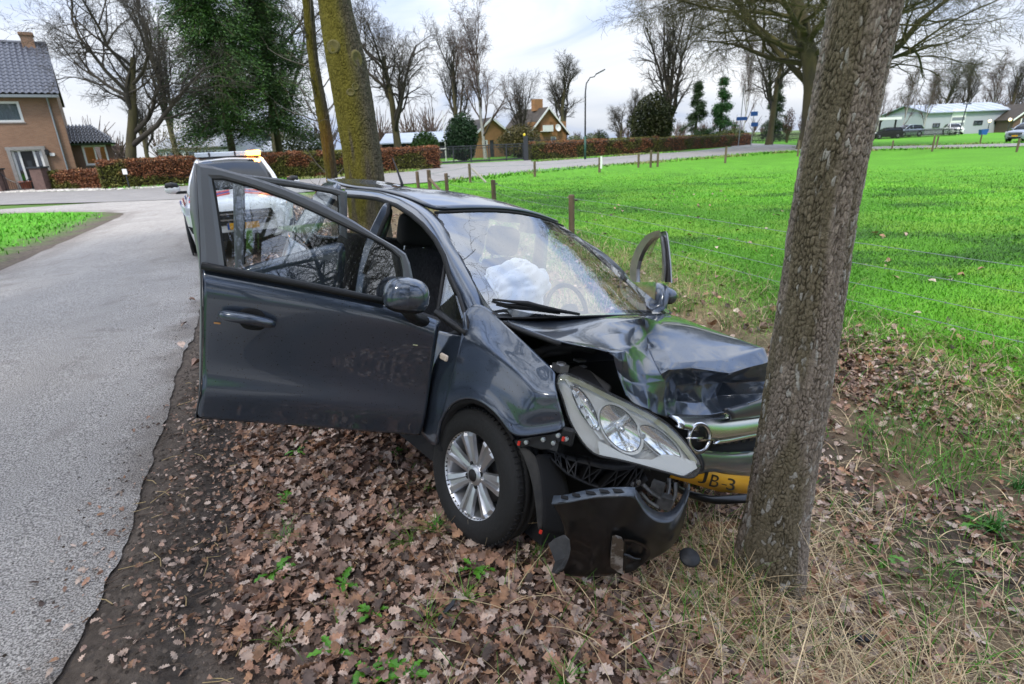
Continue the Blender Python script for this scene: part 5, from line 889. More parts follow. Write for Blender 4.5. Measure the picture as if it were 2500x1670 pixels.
bpn = np.vstack([bp_r, [bp_r[-1]+A([-.02, -.01, -.45])]]); bpm = np.vstack([bp2, [bp2[-1]+A([.0, 0, -.45])]]); panel('door_pillar', coons(bpn, bpm, 9, 3), M_paint, .06, 2)
Geo().tube(bp2, .014, 6).build('pillar_seal', M_rub, car, True)
# quarter window
qp = CPL('B', [(655, 600, -.735), (605, 905, -.79), (700, 990, -.79), (790, 1055, -.785), (816, 1035, -.782), (805, 985, -.78), (745, 800, -.765), (692, 685, -.748)])
qc = qp.mean(0); Geo().poly(qc+(qp-qc)*.97, (0, .006, 0)).build('quarter_window', M_gl, car); Geo().tube(np.vstack([qp, qp[:1]]), .010, 6).tube(CPL('B', [(596, 915, -.80), (700, 1000, -.80), (800, 1062, -.795)]), .017, 6).build('quarter_frame', M_plast, car, True)
# --- right front wing
cols = [((-205, 275, -.80), (-327, 934, -.84)), ((-205, 283, -.80), (-275, 985, -.85)), ((-110, 300, -.795), (-219, 1038, -.855)), ((-13, 312, -.788), (-228, 930, -.86)), ((-25, 200, -.78), (-200, 850, -.865)), ((-41, 134, -.775), (-150, 768, -.865)), ((68, 92, -.70), (-90, 722, -.865)), ((172, 200, -.70), (-11, 705, -.862)), ((270, 292, -.70), (70, 735, -.858)), ((370, 378, -.70), (150, 800, -.85)), ((455, 462, -.695), (215, 880, -.84)), ((505, 508, -.69), (268, 968, -.83)), ((528, 532, -.685), (430, 943, -.77)), ((540, 548, -.68), (605, 915, -.71))]
FP = []
for i, (a_, b_) in enumerate(cols):
    row = []
    for t in np.linspace(0, 1, 9):
        q = A(a_)*(1-t)+A(b_)*t
        if i == 13: q[0] -= 28*math.sin(math.pi*t)*(1-t)
        yb = q[2]-.036*math.sin(math.pi*min(1, t*1.15))*(1 if i > 5 else .4)-(.016*math.exp(-((t-.36)/.07)**2) if i > 5 else 0)
        row.append(CP('C', q[0], q[1], yb))
    FP.append(row)
FP = A(FP).transpose(1, 0, 2); panel('wing', FP, M_paint, .012, 2)
arch = CPL('C', [(-219, 1038, -.85), (-232, 990, -.852), (-228, 930, -.855), (-200, 850, -.86), (-150, 768, -.86), (-90, 722, -.86), (-11, 705, -.857), (70, 735, -.853), (150, 800, -.845), (215, 880, -.835), (268, 968, -.825)])
ar2 = arch+A([0, .05, -.0]); ain = A([0., 0, 0]); cen = A([.0, -.8, .28]); ari = cen+(arch-cen)*.93; g = Geo(); g.grid([arch+A([0, .004, 0]), ari+A([0, .01, 0]), ari+A([0, .32, .0])]); g.build('arch_liner', M_und, car, True)
FPm = FP*A([1, -1, 1]); FPm[..., 2] = np.minimum(FPm[..., 2], .86-.10*np.clip(FPm[..., 0]/.3, 0, 1)); panel('wing', FPm[:, :-1], M_paint, .012, 2)
p = CP('C', (1084-1150)*2.6138, (872-700)*2.6138, -.878); Geo().box(p, [.055, .016, .03], rotz(0)).build('side_repeater', mat('clear_amber', (.75, .62, .50), .15), car, mods=[('BEVEL', dict(width=.008, segments=3))])
# --- bonnet, crumpled: rows from the windscreen to the folded front lip
HG = [[(185, 207, -.68), (300, 203, -.52), (430, 198, -.38), (600, 185, -.2), (760, 176, -.02), (920, 168, .14), (1050, 166, .32), (1150, 166, .48), (1255, 172, .62)],
 [(330, 268, -.66), (440, 243, -.5), (570, 222, -.36), (740, 203, -.2), (955, 187, -.0), (1090, 184, .16), (1190, 186, .32), (1290, 196, .47), (1400, 222, .62)],
 [(450, 312, -.65), (570, 288, -.5), (710, 262, -.35), (900, 230, -.18), (1105, 201, -.09), (1215, 226, .12), (1320, 240, .3), (1440, 255, .47), (1540, 278, .61)],
 [(570, 355, -.63), (690, 338, -.5), (830, 312, -.36), (985, 296, -.26), (1116, 300, -.03), (1235, 318, .08), (1380, 318, .27), (1540, 320, .45), (1690, 330, .58)],
 [(750, 388, -.57), (830, 402, -.50), (920, 408, -.42), (1015, 385, -.33), (1128, 400, -.05), (1262, 412, .0), (1430, 400, .2), (1620, 385, .38), (1790, 368, .54)],
 [(860, 412, -.50), (925, 430, -.45), (980, 414, -.40), (1040, 470, -.3), (1162, 480, -.10), (1285, 490, -.06), (1440, 478, .1), (1640, 470, .28), (1868, 396, .5)],
 [(905, 432, -.47), (940, 470, -.44), (992, 480, -.39), (1060, 560, -.29), (1205, 560, -.13), (1262, 528, -.10), (1400, 516, .05), (1640, 548, .23), (1900, 480, .48)],
 [(925, 530, -.465), (955, 570, -.435), (1010, 610, -.38), (1100, 625, -.29), (1237, 640, -.19), (1300, 620, -.07), (1450, 620, .06), (1600, 600, .24), (1905, 600, .42)],
 [(950, 620, -.465), (985, 660, -.42), (1040, 700, -.375), (1130, 720, -.29), (1228, 735, -.19), (1300, 735, -.09), (1460, 740, .03), (1560, 700, .20), (1900, 680, .40)],
 [(985, 700, -.46), (1030, 735, -.41), (1080, 765, -.36), (1150, 800, -.28), (1240, 835, -.18), (1300, 838, -.11), (1440, 842, .02), (1610, 812, .17), (1880, 705, .38)]]
for i_ in (7, 8, 9):
    HG[i_] = [(x, y, v+(.03 if j_ < 4 else .10)+(.05 if i_ == 8 and j_ in (5, 6, 7) else 0)) for j_, (x, y, v) in enumerate(HG[i_])]
me = Geo().grid([[CP('C', *q) for q in r] for r in HG]).mesh('bonnet', M_paint, True)
cre = me.attributes.new('crease_edge', 'FLOAT', 'EDGE'); nC = 9; sharp = {}
def crease(i0, j0, i1, j1, w): sharp[tuple(sorted((i0*nC+j0, i1*nC+j1)))] = w
for i in range(2, 9): crease(i, 4, i+1, 4, .95)
for j in range(4, 8): crease(6, j, 6, j+1, .8)
for j in range(0, 2): crease(5, j, 5, j+1, .9)
for i in range(5, 9): crease(i, 2, i+1, 2, .9)
for a_, b_ in (((2, 3), (2, 4)), ((2, 4), (2, 5)), ((2, 4), (3, 5)), ((3, 2), (3, 3)), ((3, 3), (2, 4))): crease(*a_, *b_, .8)
for i in range(6, 9): crease(i, 7, i+1, 7, .85)
for i in range(4, 10):
    for j in range(nC):
        if j < nC-1: sharp.setdefault((i*nC+j, i*nC+j+1), .72)
        if i < 9: sharp.setdefault((i*nC+j, (i+1)*nC+j), .72)
vals = [sharp.get(tuple(sorted(e_.vertices)), 0.) for e_ in me.edges]; vals = [1. if v_ >= .8 else v_ for v_ in vals]; cre.data.foreach_set('value', vals)
sh_ = me.attributes.new('sharp_edge', 'BOOLEAN', 'EDGE'); sh_.data.foreach_set('value', [v_ >= .8 for v_ in vals])
bo = link('bonnet', me, car, mods=[SUBD(4)]); vg = bo.vertex_groups.new(name='crumple')
for i_ in range(10):
    for j_ in range(nC): vg.add([i_*nC+j_], [0, 0, 0, 0, .1, .35, .7, .7, .7, .7][i_], 'REPLACE')
tx_ = bpy.data.textures.new('crumple', 'VORONOI'); tx_.noise_scale = .16; tx_.weight_1 = -1.; tx_.weight_2 = 1.; tx_.noise_intensity = 1.2
md = bo.modifiers.new('DISPLACE', 'DISPLACE'); md.texture = tx_; md.strength = .035; md.mid_level = .3; md.vertex_group = 'crumple'; md.texture_coords = 'LOCAL'
md = bo.modifiers.new('SOLIDIFY', 'SOLIDIFY'); md.thickness = .006; md.offset = 0
lip = CPL('C', [(200, 230, -.685), (330, 284, -.665), (450, 325, -.655), (570, 368, -.635)]); Geo().tube(lip, .011, 6).build('bonnet_flange', M_plast, car, True)
# --- engine bay
Geo().box([.02, .0, .44], [.56, 1.20, .5]).build('engine_bay', M_und, car); 
g = Geo(); g.tube(CPL('C', [(420, 430, -.58), (470, 400, -.56), (560, 380, -.52), (700, 380, -.46), (800, 400, -.42)]), .022, 8); g.tube(CPL('C', [(430, 450, -.57), (500, 425, -.55), (640, 410, -.48)]), .014, 8); g.build('bonnet_seal', M_rub, car, True)
Geo().poly(CPL('C', [(560, 600, -.62), (600, 535, -.56), (680, 495, -.5), (760, 530, -.45), (905, 632, -.42), (880, 700, -.44)]), (-.05, .05, -.04)).build('air_box', M_plast, car, mods=[('BEVEL', dict(width=.012, segments=2))])
g = Geo(); g.box(CP('C', 570, 515, -.60), [.05, .05, .03]); g.lathe([(.0, .02), (.02, .02), (.02, 0)], 10, CP('C', 572, 512, -.60), (0, 0, 1)); g.tube(CPL('C', [(505, 510, -.62), (540, 525, -.61), (560, 545, -.60)]), .008, 6); g.box(CP('C', 695, 470, -.45), [.03, .05, .008]); g.box(CP('C', 715, 508, -.46), [.02, .03, .006]); g.build('metal_fittings', M_alu, car)
# --- headlight
HX = lambda x: -.70+(x-560)/910*.42
def HLp(x, y, o=0.): return CP('C', x, y, HX(x))+A([-.62, .55, -.3])*o
tp_ = spline([(548, 612), (556, 575), (580, 552), (640, 562), (750, 610), (900, 685), (1050, 757), (1150, 808), (1250, 870), (1330, 945), (1400, 1030), (1455, 1105), (1472, 1150)], 26); bt_ = spline([(548, 612), (552, 650), (575, 700), (615, 830), (660, 920), (720, 1010), (800, 1078), (920, 1103), (1060, 1137), (1250, 1190), (1380, 1222), (1440, 1205), (1472, 1150)], 26)
def hgrid(o, sh=1., bl=.03, m=9):
    cx_, cy_ = 1010, 890; R_ = []
    for t in np.linspace(0, 1, m):
        row = []
        for i in range(26):
            q = tp_[i]*(1-t)+bt_[i]*t; q = A([cx_, cy_])+(q-A([cx_, cy_]))*sh; row.append(HLp(q[0], q[1], o)+A([.62, -.55, .25])*bl*math.sin(math.pi*t)*math.sin(math.pi*min(1, (i+1)/25)))
        R_.append(row)
    return A(R_)
M_lens = glass('lens_plastic', (.95, .96, .95), .07, .03, milky=.06); M_refl = mat('bright_reflector', (.95, .96, .97), .10, .85); M_house = mat('white_grey_housing', (.78, .79, .79), .4, spec=.5); M_ylw = mat('yellowed_plastic', (.58, .58, .40), .35)
hl = Geo().grid(hgrid(.055, 1.0, -.0)).build('headlight', mat('headlight_back', (.92, .93, .93), .3, .05), car, True)
hgs = hgrid(0., 1.); rim = np.vstack([hgs[0], hgs[-1][::-1]]); rimb = np.vstack([hgrid(.07, 1.0)[0], hgrid(.07, 1.0)[-1][::-1]])
Geo().grid([np.vstack([rim, rim[:1]]), np.vstack([rimb, rimb[:1]])]).build('housing', M_plast, hl, True, mods=[SOL(.006)])
Geo().tube(np.vstack([rim, rim[:1]]), .003, 5).build('seal', M_plast, hl, True)
Geo().grid(hgs).build('lens', M_lens, hl, True)
def ring2(pts, pts2, o1, o2): return [[HLp(x, y, o1) for x, y in pts], [HLp(x, y, o2) for x, y in pts2]]
# yellowed upper rim, white lower apron, chrome bezel shapes and two bowls
top = tp_[2:24]; inner = [(x+(-14 if x > 1200 else 6), y+44) for x, y in top]; Geo().grid(ring2(top, inner, .012, .03)).build('upper_trim', M_ylw, hl, True)
ap = [(815, 985), (850, 1000), (960, 1060), (1060, 1100), (1160, 1108), (1230, 1072), (1300, 1078), (1440, 1118)]; apb = [(822, 1072), (860, 1085), (960, 1105), (1060, 1130), (1160, 1160), (1250, 1182), (1360, 1210), (1450, 1160)]; Geo().grid(ring2(ap, apb, .022, .012)).build('apron', M_house, hl, True)
b1 = spline([(600, 590), (640, 650), (690, 760), (760, 880), (830, 975)], 14); b2_ = spline([(640, 585), (690, 690), (740, 800), (800, 890), (870, 985)], 14); Geo().grid(ring2(b1, b2_, .02, .035)).build('side_reflector', M_house, hl, True)
for k in range(9): q = b1[2+k]*.5+b2_[2+k]*.5; Geo().box(HLp(q[0], q[1], .022), [.012, .012, .012]).build('reflector_block', M_refl, hl) if k % 2 == 0 else None
def bowl(cx_, cy_, rx, ry, ang, dep, M1, name, rimM):
    a = np.linspace(0, 2*np.pi, 37); R_ = []
    for q in (1.12, 1.0, .85, .6, .3, .05):
        u, v = rx*q*np.cos(a), ry*q*np.sin(a); c_, s_ = math.cos(ang), math.sin(ang); R_.append([HLp(cx_+uu*c_-vv*s_, cy_+uu*s_+vv*c_, .026+(dep*(1-q*q) if q <= 1 else -.008)) for uu, vv in zip(u, v)])
    o = Geo().grid(R_[:2]).build(name+'_bezel', rimM, hl, True); Geo().tube(R_[1], .0022, 4).build(name+'_ring', M_plast, hl, True); Geo().grid(R_[1:]).build(name+'_bowl', M1, hl, True); return o
bowl(960, 905, 175, 100, .92, .030, M_refl, 'main', M_house); bowl(1215, 1000, 165, 62, .70, .020, M_refl, 'indicator', M_house); bowl(735, 770, 150, 42, 1.05, .015, M_refl, 'side', M_chr)
Geo().lathe([(0, -.03), (.014, -.03), (.016, .0), (.012, .03), (0, .034)], 12, HLp(960, 900, .040), (.8, -.5, .1)).build('bulb_cap', M_chr, hl, True); Geo().lathe([(0, -.02), (.012, -.02), (.012, .015), (0, .03)], 12, HLp(1105, 950, .038), (.8, -.5, .1)).build('bulb_cap', M_alu, hl, True)
g = Geo()
for k in range(7): t = k/6; g.tube([HLp(900+t*250, 1018+t*46-6*k % 9, .028), HLp(1010+t*170, 985+t*70, .045)], .0022, 4)
g.build('reflector_ribs', M_chr, hl)
# --- bracket, screws and torn liner behind the headlight
br = Geo().poly(CPL('D', [(770, 590, -.80), (900, 565, -.78), (1060, 545, -.74), (1145, 528, -.71), (1150, 560, -.71), (1100, 600, -.73), (1085, 672, -.74), (1030, 655, -.745), (960, 655, -.76), (880, 630, -.78), (800, 640, -.80)]), (-.03, .03, -.005)).build('wing_bracket', M_plast, car)
for x_, y_, w_ in ((865, 600, -.79), (990, 580, -.77), (1065, 605, -.75), (1100, 550, -.74), (1158, 575, -.72)): Geo().lathe([(0, .012), (.009, .011), (.009, 0)], 8, CP('D', x_, y_, w_), (.3, -.9, 0)).build('screw', M_alu, br)
for x_, y_, w_ in ((806, 610, -.81), (1132, 578, -.735)): Geo().box(CP('D', x_, y_, w_), [.010, .010, .016], rotz(.4)).build('clip', M_clip, br)
Geo().box(CP('D', 1165, 560, -.70), [.05, .03, .07], rotz(.5)).build('headlight_mount', M_plast, car, mods=[('BEVEL', dict(width=.008, segments=2))])
lt = CPL('D', [(775, 595, -.80), (840, 700, -.79), (890, 850, -.78), (920, 1000, -.775), (935, 1150, -.77), (945, 1245, -.765)]); lr = CPL('D', [(925, 690, -.76), (955, 800, -.755), (975, 950, -.75), (985, 1100, -.75), (980, 1200, -.75), (972, 1260, -.75)])
panel('liner_edge', coons(lt, lr, 8, 3), mat('dusty_plastic', (.045, .042, .038), .8, col2=(.02, .02, .02), nscale=12), .006, 1); Geo().box(CP('D', 965, 1262, -.77), [.011, .010, .013], rotz(.5)).build('clip', M_clip, car)
panel('liner_sheet', coons(lr, CPL('D', [(1080, 690, -.62), (1150, 850, -.58), (1180, 1000, -.58), (1180, 1120, -.58), (1180, 1240, -.58), (1170, 1300, -.58)]), 8, 4), M_und, .004, 1)
# lattice crash bracket
tpc = [(345, 200, -.66), (430, 215, -.64), (520, 270, -.61), (700, 315, -.56), (900, 365, -.50), (1120, 375, -.43), (1210, 345, -.40), (1330, 400, -.36)]; btc = [(370, 260, -.67), (440, 330, -.65), (540, 420, -.62), (640, 470, -.58), (760, 525, -.54), (940, 580, -.48), (1100, 580, -.43), (1300, 480, -.37)]
a_, b_ = spline(CPL('E', tpc), 12), spline(CPL('E', btc), 12); bk = Geo().grid([a_, a_+A([-.06, .05, 0])]).grid([b_, b_+A([-.06, .05, 0])]).grid([a_+A([-.06, .05, 0]), b_+A([-.06, .05, 0])]).build('crash_bracket', M_plast, car, True, mods=[SOL(.008)])
g = Geo()
for i in range(1, 11): g.poly([a_[i], b_[i], b_[i]+A([-.06, .05, 0]), a_[i]+A([-.06, .05, 0])], (.004, .004, 0)); k = i+1 if i % 2 else i-1; g.poly([a_[i], b_[k], b_[k]+A([-.06, .05, 0]), a_[i]+A([-.06, .05, 0])], (.004, .004, 0))
g.build('ribs', M_plast, bk)
for x_, y_, w_ in ((1147, 505, -.40), (1200, 487, -.39)): Geo().lathe([(0, .014), (.011, .012), (.011, 0)], 8, CP('E', x_, y_, w_), (.8, -.5, 0)).build('screw', M_alu, bk)
g = Geo(); 
for q in ([(1250, 520, -.42), (1330, 600, -.40), (1430, 660, -.36)], [(1430, 500, -.32), (1440, 540, -.32), (1420, 590, -.33)], [(1500, 460, -.28), (1500, 560, -.29), (1480, 640, -.31), (1400, 760, -.36)], [(1230, 600, -.45), (1300, 680, -.42), (1390, 740, -.38)], [(1560, 500, -.26), (1560, 620, -.27), (1500, 740, -.32)]): g.tube(CPL('E', q), .009, 6)
g.box(CP('E', 1390, 555, -.36), [.05, .04, .05], rotz(.4)); g.box(CP('E', 1450, 680, -.34), [.06, .05, .05], rotz(.7)); g.build('broken_fittings', mat('scraped_metal', (.06, .06, .06), .4, .5, col2=(.16, .16, .16), nscale=25), car)
# --- torn bumper corner
bt = [(378, 702, -.79), (470, 700, -.785), (560, 682, -.775), (690, 655, -.755), (820, 636, -.735), (960, 628, -.71), (1080, 624, -.675), (1172, 628, -.64), (1225, 720, -.62), (1290, 812, -.595), (1370, 872, -.565), (1450, 890, -.53), (1540, 874, -.49), (1610, 785, -.45), (1662, 680, -.41), (1702, 550, -.37)]
bb = [(372, 1362, -.63), (400, 1380, -.625), (520, 1392, -.615), (620, 1398, -.605), (720, 1400, -.59), (820, 1398, -.575), (900, 1396, -.56), (990, 1375, -.545), (1080, 1345, -.53), (1180, 1305, -.51), (1290, 1255, -.49), (1400, 1205, -.465), (1490, 1150, -.44), (1560, 1080, -.42), (1600, 1010, -.405), (1640, 900, -.39)]
R_ = []
for t in np.linspace(0, 1, 11):
    row = []
    for i in range(16):
        q = A(bt[i])*(1-t)+A(bb[i])*t; lx_ = 130*math.sin(math.pi*t)**.8*max(0, 1-i/2.2); dent = .012*math.sin(i*1.7+t*4)
        row.append(CP('E', q[0]+lx_, q[1], q[2]-.030*math.sin(math.pi*t)*min(1, i/4)+dent*.6))
    R_.append(row)
bump = panel('front_bumper', A(R_), M_bumper, .006, 2)
fl = A(R_[0]); Geo().grid([fl[:8], fl[:8]+A([-.028, .035, .012])]).build('flange', mat('blue_grey_edge', (.10, .12, .15), .4), bump, True, mods=[SOL(.005)])
Geo().grid([fl[7:], fl[7:]+A([-.045, .055, .004])]).build('inner_lip', mat('blue_grey_lip', (.035, .042, .055), .35, coat=.4), bump, True, mods=[SUBD(1), SOL(.005)])
for k in (1, 2, 3, 4, 5): q = fl[k]*.5+fl[k+1]*.5+A([-.012, .015, .009]); Geo().box(q, [.022, .045, .004], rotz(-.9+.07*k)).build('slot', M_und, bump)
fq = [(950, 1000), (985, 992), (1040, 1012), (1056, 1040), (1050, 1200), (1046, 1330), (1060, 1345), (1000, 1320), (935, 1275), (930, 1220)]
btA, bbA = A(bt), A(bb)
def fz(x, y, o=0):
    yt_, yb_ = np.interp(x, btA[:, 0], btA[:, 1]), np.interp(x, bbA[:, 0], bbA[:, 1]); vt_, vb_ = np.interp(x, btA[:, 0], btA[:, 2]), np.interp(x, bbA[:, 0], bbA[:, 2]); t = (y-yt_)/(yb_-yt_); return CP('E', x, y, vt_*(1-t)+vb_*t-.03*math.sin(math.pi*min(1, max(0, t)))-.004)+A([.014, -.012, .0])*o
Geo().poly([fz(x, y, 1.3) for x, y in fq], (-.012, .012, 0)).build('fog_light_strip', mat('ground_reflect_chrome', (.5, .48, .45), .3, .45, col2=(.14, .115, .09), nscale=16, contrast=(.45, .55)), bump)  # brown ground reflections put into the chrome colour as blotches
a = [(1060, 1010), (1150, 1020), (1250, 1060), (1310, 1110), (1310, 1170), (1250, 1240), (1160, 1310), (1065, 1340)]; cc = (1140, 1180)
g = Geo(); R_ = [[fz(x, y, 1.1) for x, y in a+a[:1]]]+[[fz(cc[0]+(x-cc[0])*s_, cc[1]+(y-cc[1])*s_, d_) for x, y in a+a[:1]] for s_, d_ in ((.85, 1.), (.75, .2), (.4, .1), (.02, .1))]; g.grid(R_); g.build('fog_light_recess', M_bumper, bump, True)
Geo().grid([[fz(x, y, 1.0) for x, y in ((1062, 1150), (1110, 1160), (1160, 1190), (1220, 1195))], [fz(x, y, .6) for x, y in ((1062, 1172), (1110, 1200), (1160, 1222), (1222, 1215))]]).build('recess_edge', mat('blue_grey_gloss', (.03, .04, .055), .3, coat=.6), bump, True, mods=[SOL(.004)])
a_ = [(345, 1090, -.80), (400, 1040, -.79), (490, 1000, -.775), (525, 1040, -.77), (535, 1130, -.765), (520, 1210, -.765), (470, 1320, -.77), (400, 1368, -.775), (375, 1360, -.78), (410, 1260, -.785), (385, 1190, -.79)]
Geo().poly([CP('E', *q) for q in a_], (.008, .006, 0)).build('torn_flap', mat('scuffed_flap', (.035, .037, .04), .7, col2=(.07, .07, .07), nscale=18), bump)
p = CP('E', 1715, 1150, -.40); Geo().lathe([(0, .008), (.036, .007), (.04, 0), (.036, -.008), (0, -.008)], 14, p-A([0, 0, .03]), (.3, -.4, .85)).build('torn_piece', M_plast, car, True)
# --- grille, chrome, badge, plate
gx_ = lambda x: .44+(x-1240)/560*.0
def GP(x, y, o=0.): xx = .555-.00004*(x-1455)+o; return CP('C', x, y, xx, 0)
def bar(pt, pb, n, o, name, M, dep=.03, bulge=.018, parent=None, tilt=0.):
    a_, b_ = spline([GP(*q, o-tilt) for q in pt], n), spline([GP(*q, o) for q in pb], n); R_ = [a_*(1-t)+b_*t+A([bulge*math.sin(math.pi*t), 0, 0]) for t in np.linspace(0, 1, 6)]; return Geo().grid(R_).build(name, M, parent or car, True, mods=[SOL(dep)])
bar([(1258, 838), (1400, 840), (1560, 832), (1700, 822), (1900, 800)], [(1300, 890), (1400, 915), (1520, 962), (1680, 945), (1900, 905)], 14, .02, 'grille_bar', M_chr, .02, .02, tilt=.06)
bar([(1520, 975), (1620, 960), (1720, 940), (1900, 905)], [(1530, 996), (1620, 985), (1720, 965), (1900, 930)], 10, .015, 'grille_bar', M_chr, .02, .008, tilt=.025)
bar([(1600, 790), (1660, 770), (1740, 745), (1900, 700)], [(1640, 826), (1700, 822), (1760, 818), (1900, 800)], 8, -.01, 'slam_panel', mat('blue_grey_panel', (.03, .036, .05), .35, coat=.5), .02)
bar([(1380, 1000), (1500, 1000), (1650, 985), (1900, 950)], [(1400, 1060), (1500, 1062), (1650, 1062), (1900, 1040)], 10, -.03, 'grille_back', M_und, .02)
gm = Geo().poly([[0, -.022, -.012], [0, .022, -.012], [0, .026, .012], [0, -.018, .012]], (.012, 0, 0)).mesh('grille_cell', M_plast)
for r__ in range(2):
    for k in range(8):
        x_, y_ = 1440+k*48+r__*22, 1012+r__*32-k*6; o = link('grille_cell', gm, car, loc=tuple(GP(x_, y_, -.012)), mods=[('BEVEL', dict(width=.004, segments=2))]); o.rotation_euler = (-.15, 0, 0)
bar([(1400, 1040), (1500, 1058), (1650, 1062), (1900, 1040)], [(1420, 1190), (1500, 1180), (1650, 1205), (1900, 1215)], 12, .02, 'bumper_beam', M_paint, .02, .03)
bc = GP(1455, 966, .055); em = Geo(); th_ = np.linspace(0, 2*np.pi, 41)[:-1]; nrm = A([.93, -.25, .25]); nrm /= np.linalg.norm(nrm); uu = np.cross(A([0, 0, 1.]), nrm); uu /= np.linalg.norm(uu); vv = np.cross(nrm, uu); Rb = .060
ringP = [bc+Rb*(math.cos(a)*uu+math.sin(a)*vv) for a in th_]; em.tube(ringP+ringP[:1], .011, 8, cap=False); em.poly([bc+uu*a*Rb+vv*b*Rb for a, b in ((-1.35, .10), (.30, .10), (.12, -.02), (1.35, -.12), (1.35, -.2), (-.35, -.2), (-.15, -.04), (-1.35, .02))], nrm*.012); emb = em.build('badge', M_chr, car, True); Geo().lathe([(0, 0), (.055, .0), (.058, -.02)], 24, bc-nrm*.012, nrm).build('badge_ground', M_plast, emb, True)
# number plate
M_ypl = mat('yellow_plate', (.72, .36, .015), .35); M_ink = mat('black_ink', (.01, .01, .01), .5)
pl = [GP((1250+x/3.9133-1150)*2.6138, (1050+y/3.9133-700)*2.6138, .0) for x, y in ((1740, 515), (1850, 380), (2040, 420), (2225, 440), (2172, 602), (2000, 590), (1860, 550))]
def PLT(x, y, o=0.): xx = .60+.012*math.sin((x-1740)/485*math.pi)+o; return CP('E', x, y, xx, 0)
pt_, pb_ = [(1600, 320), (1735, 352), (1850, 380), (1960, 404), (2040, 420), (2230, 438), (2420, 450)], [(1500, 450), (1640, 488), (1740, 518), (1860, 552), (2000, 590), (2172, 602), (2360, 610)]
plo = Geo().grid([spline([PLT(*q) for q in pt_], 16), spline([PLT(x_*.5+u*.5, y_*.5+w*.5, .004) for (x_, y_), (u, w) in zip(pt_, pb_)], 16), spline([PLT(*q) for q in pb_], 16)]).build('number_plate', M_ypl, car, True, mods=[SOL(.003)])
def text_mesh(s, M, name, depth=.004):
    cu = bpy.data.curves.new(name, 'FONT'); cu.body = s; cu.size = 1; cu.extrude = depth; cu.align_x = 'LEFT'; o = bpy.data.objects.new(name, cu); COL.objects.link(o); bpy.context.view_layer.update(); me = bpy.data.meshes.new_from_object(o.evaluated_get(bpy.context.evaluated_depsgraph_get())); bpy.data.objects.remove(o); me.name = name; me.materials.clear(); me.materials.append(M); return me
for ch, (px_, py_), hgt_, wd_, sh in (('J', (1772, 500), 112, 74, .45), ('B', (1880, 535), 112, 82, .40), ('-', (2002, 520), 60, 50, .25), ('3', (2044, 568), 112, 78, .25)):
    me = text_mesh(ch, M_ink, 'letter'); n_ = len(me.vertices); co = np.empty(n_*3); me.vertices.foreach_get('co', co); co = co.reshape(-1, 3); mn, mxx = co.min(0), co.max(0); q = (co[:, :2]-mn[:2])/(np.maximum(mxx[:2]-mn[:2], 1e-6)); 
    if ch == '-': q[:, 1] = q[:, 1]*.14+.0
    X_ = px_+wd_*q[:, 0]+sh*wd_*q[:, 1]; Y_ = py_-hgt_*q[:, 1]+wd_*.22*q[:, 0]; V_ = A([PLT(x, y, .007+.0 if z > 0 else .002) for x, y, z in zip(X_, Y_, co[:, 2])]); me.vertices.foreach_set('co', V_.ravel()); me.update(); link('letter', me, plo)
a_, b_ = spline([CP('E', *q) for q in ((1600, 560, .0), (1700, 640, .06), (1900, 700, .16), (2060, 715, .24), (2400, 690, .4))], 14), spline([CP('E', *q) for q in ((1600, 545, -.02), (1720, 615, .04), (1900, 668, .12), (2060, 690, .2), (2400, 668, .38))], 14)
Geo().grid([b_+A([-.06, 0, 0]), a_*.5+b_*.5+A([-.02, 0, 0]), a_, a_+A([-.1, .02, -.01])]).build('lower_lip', M_bumper, car, True, mods=[SUBD(1), SOL(.008)])
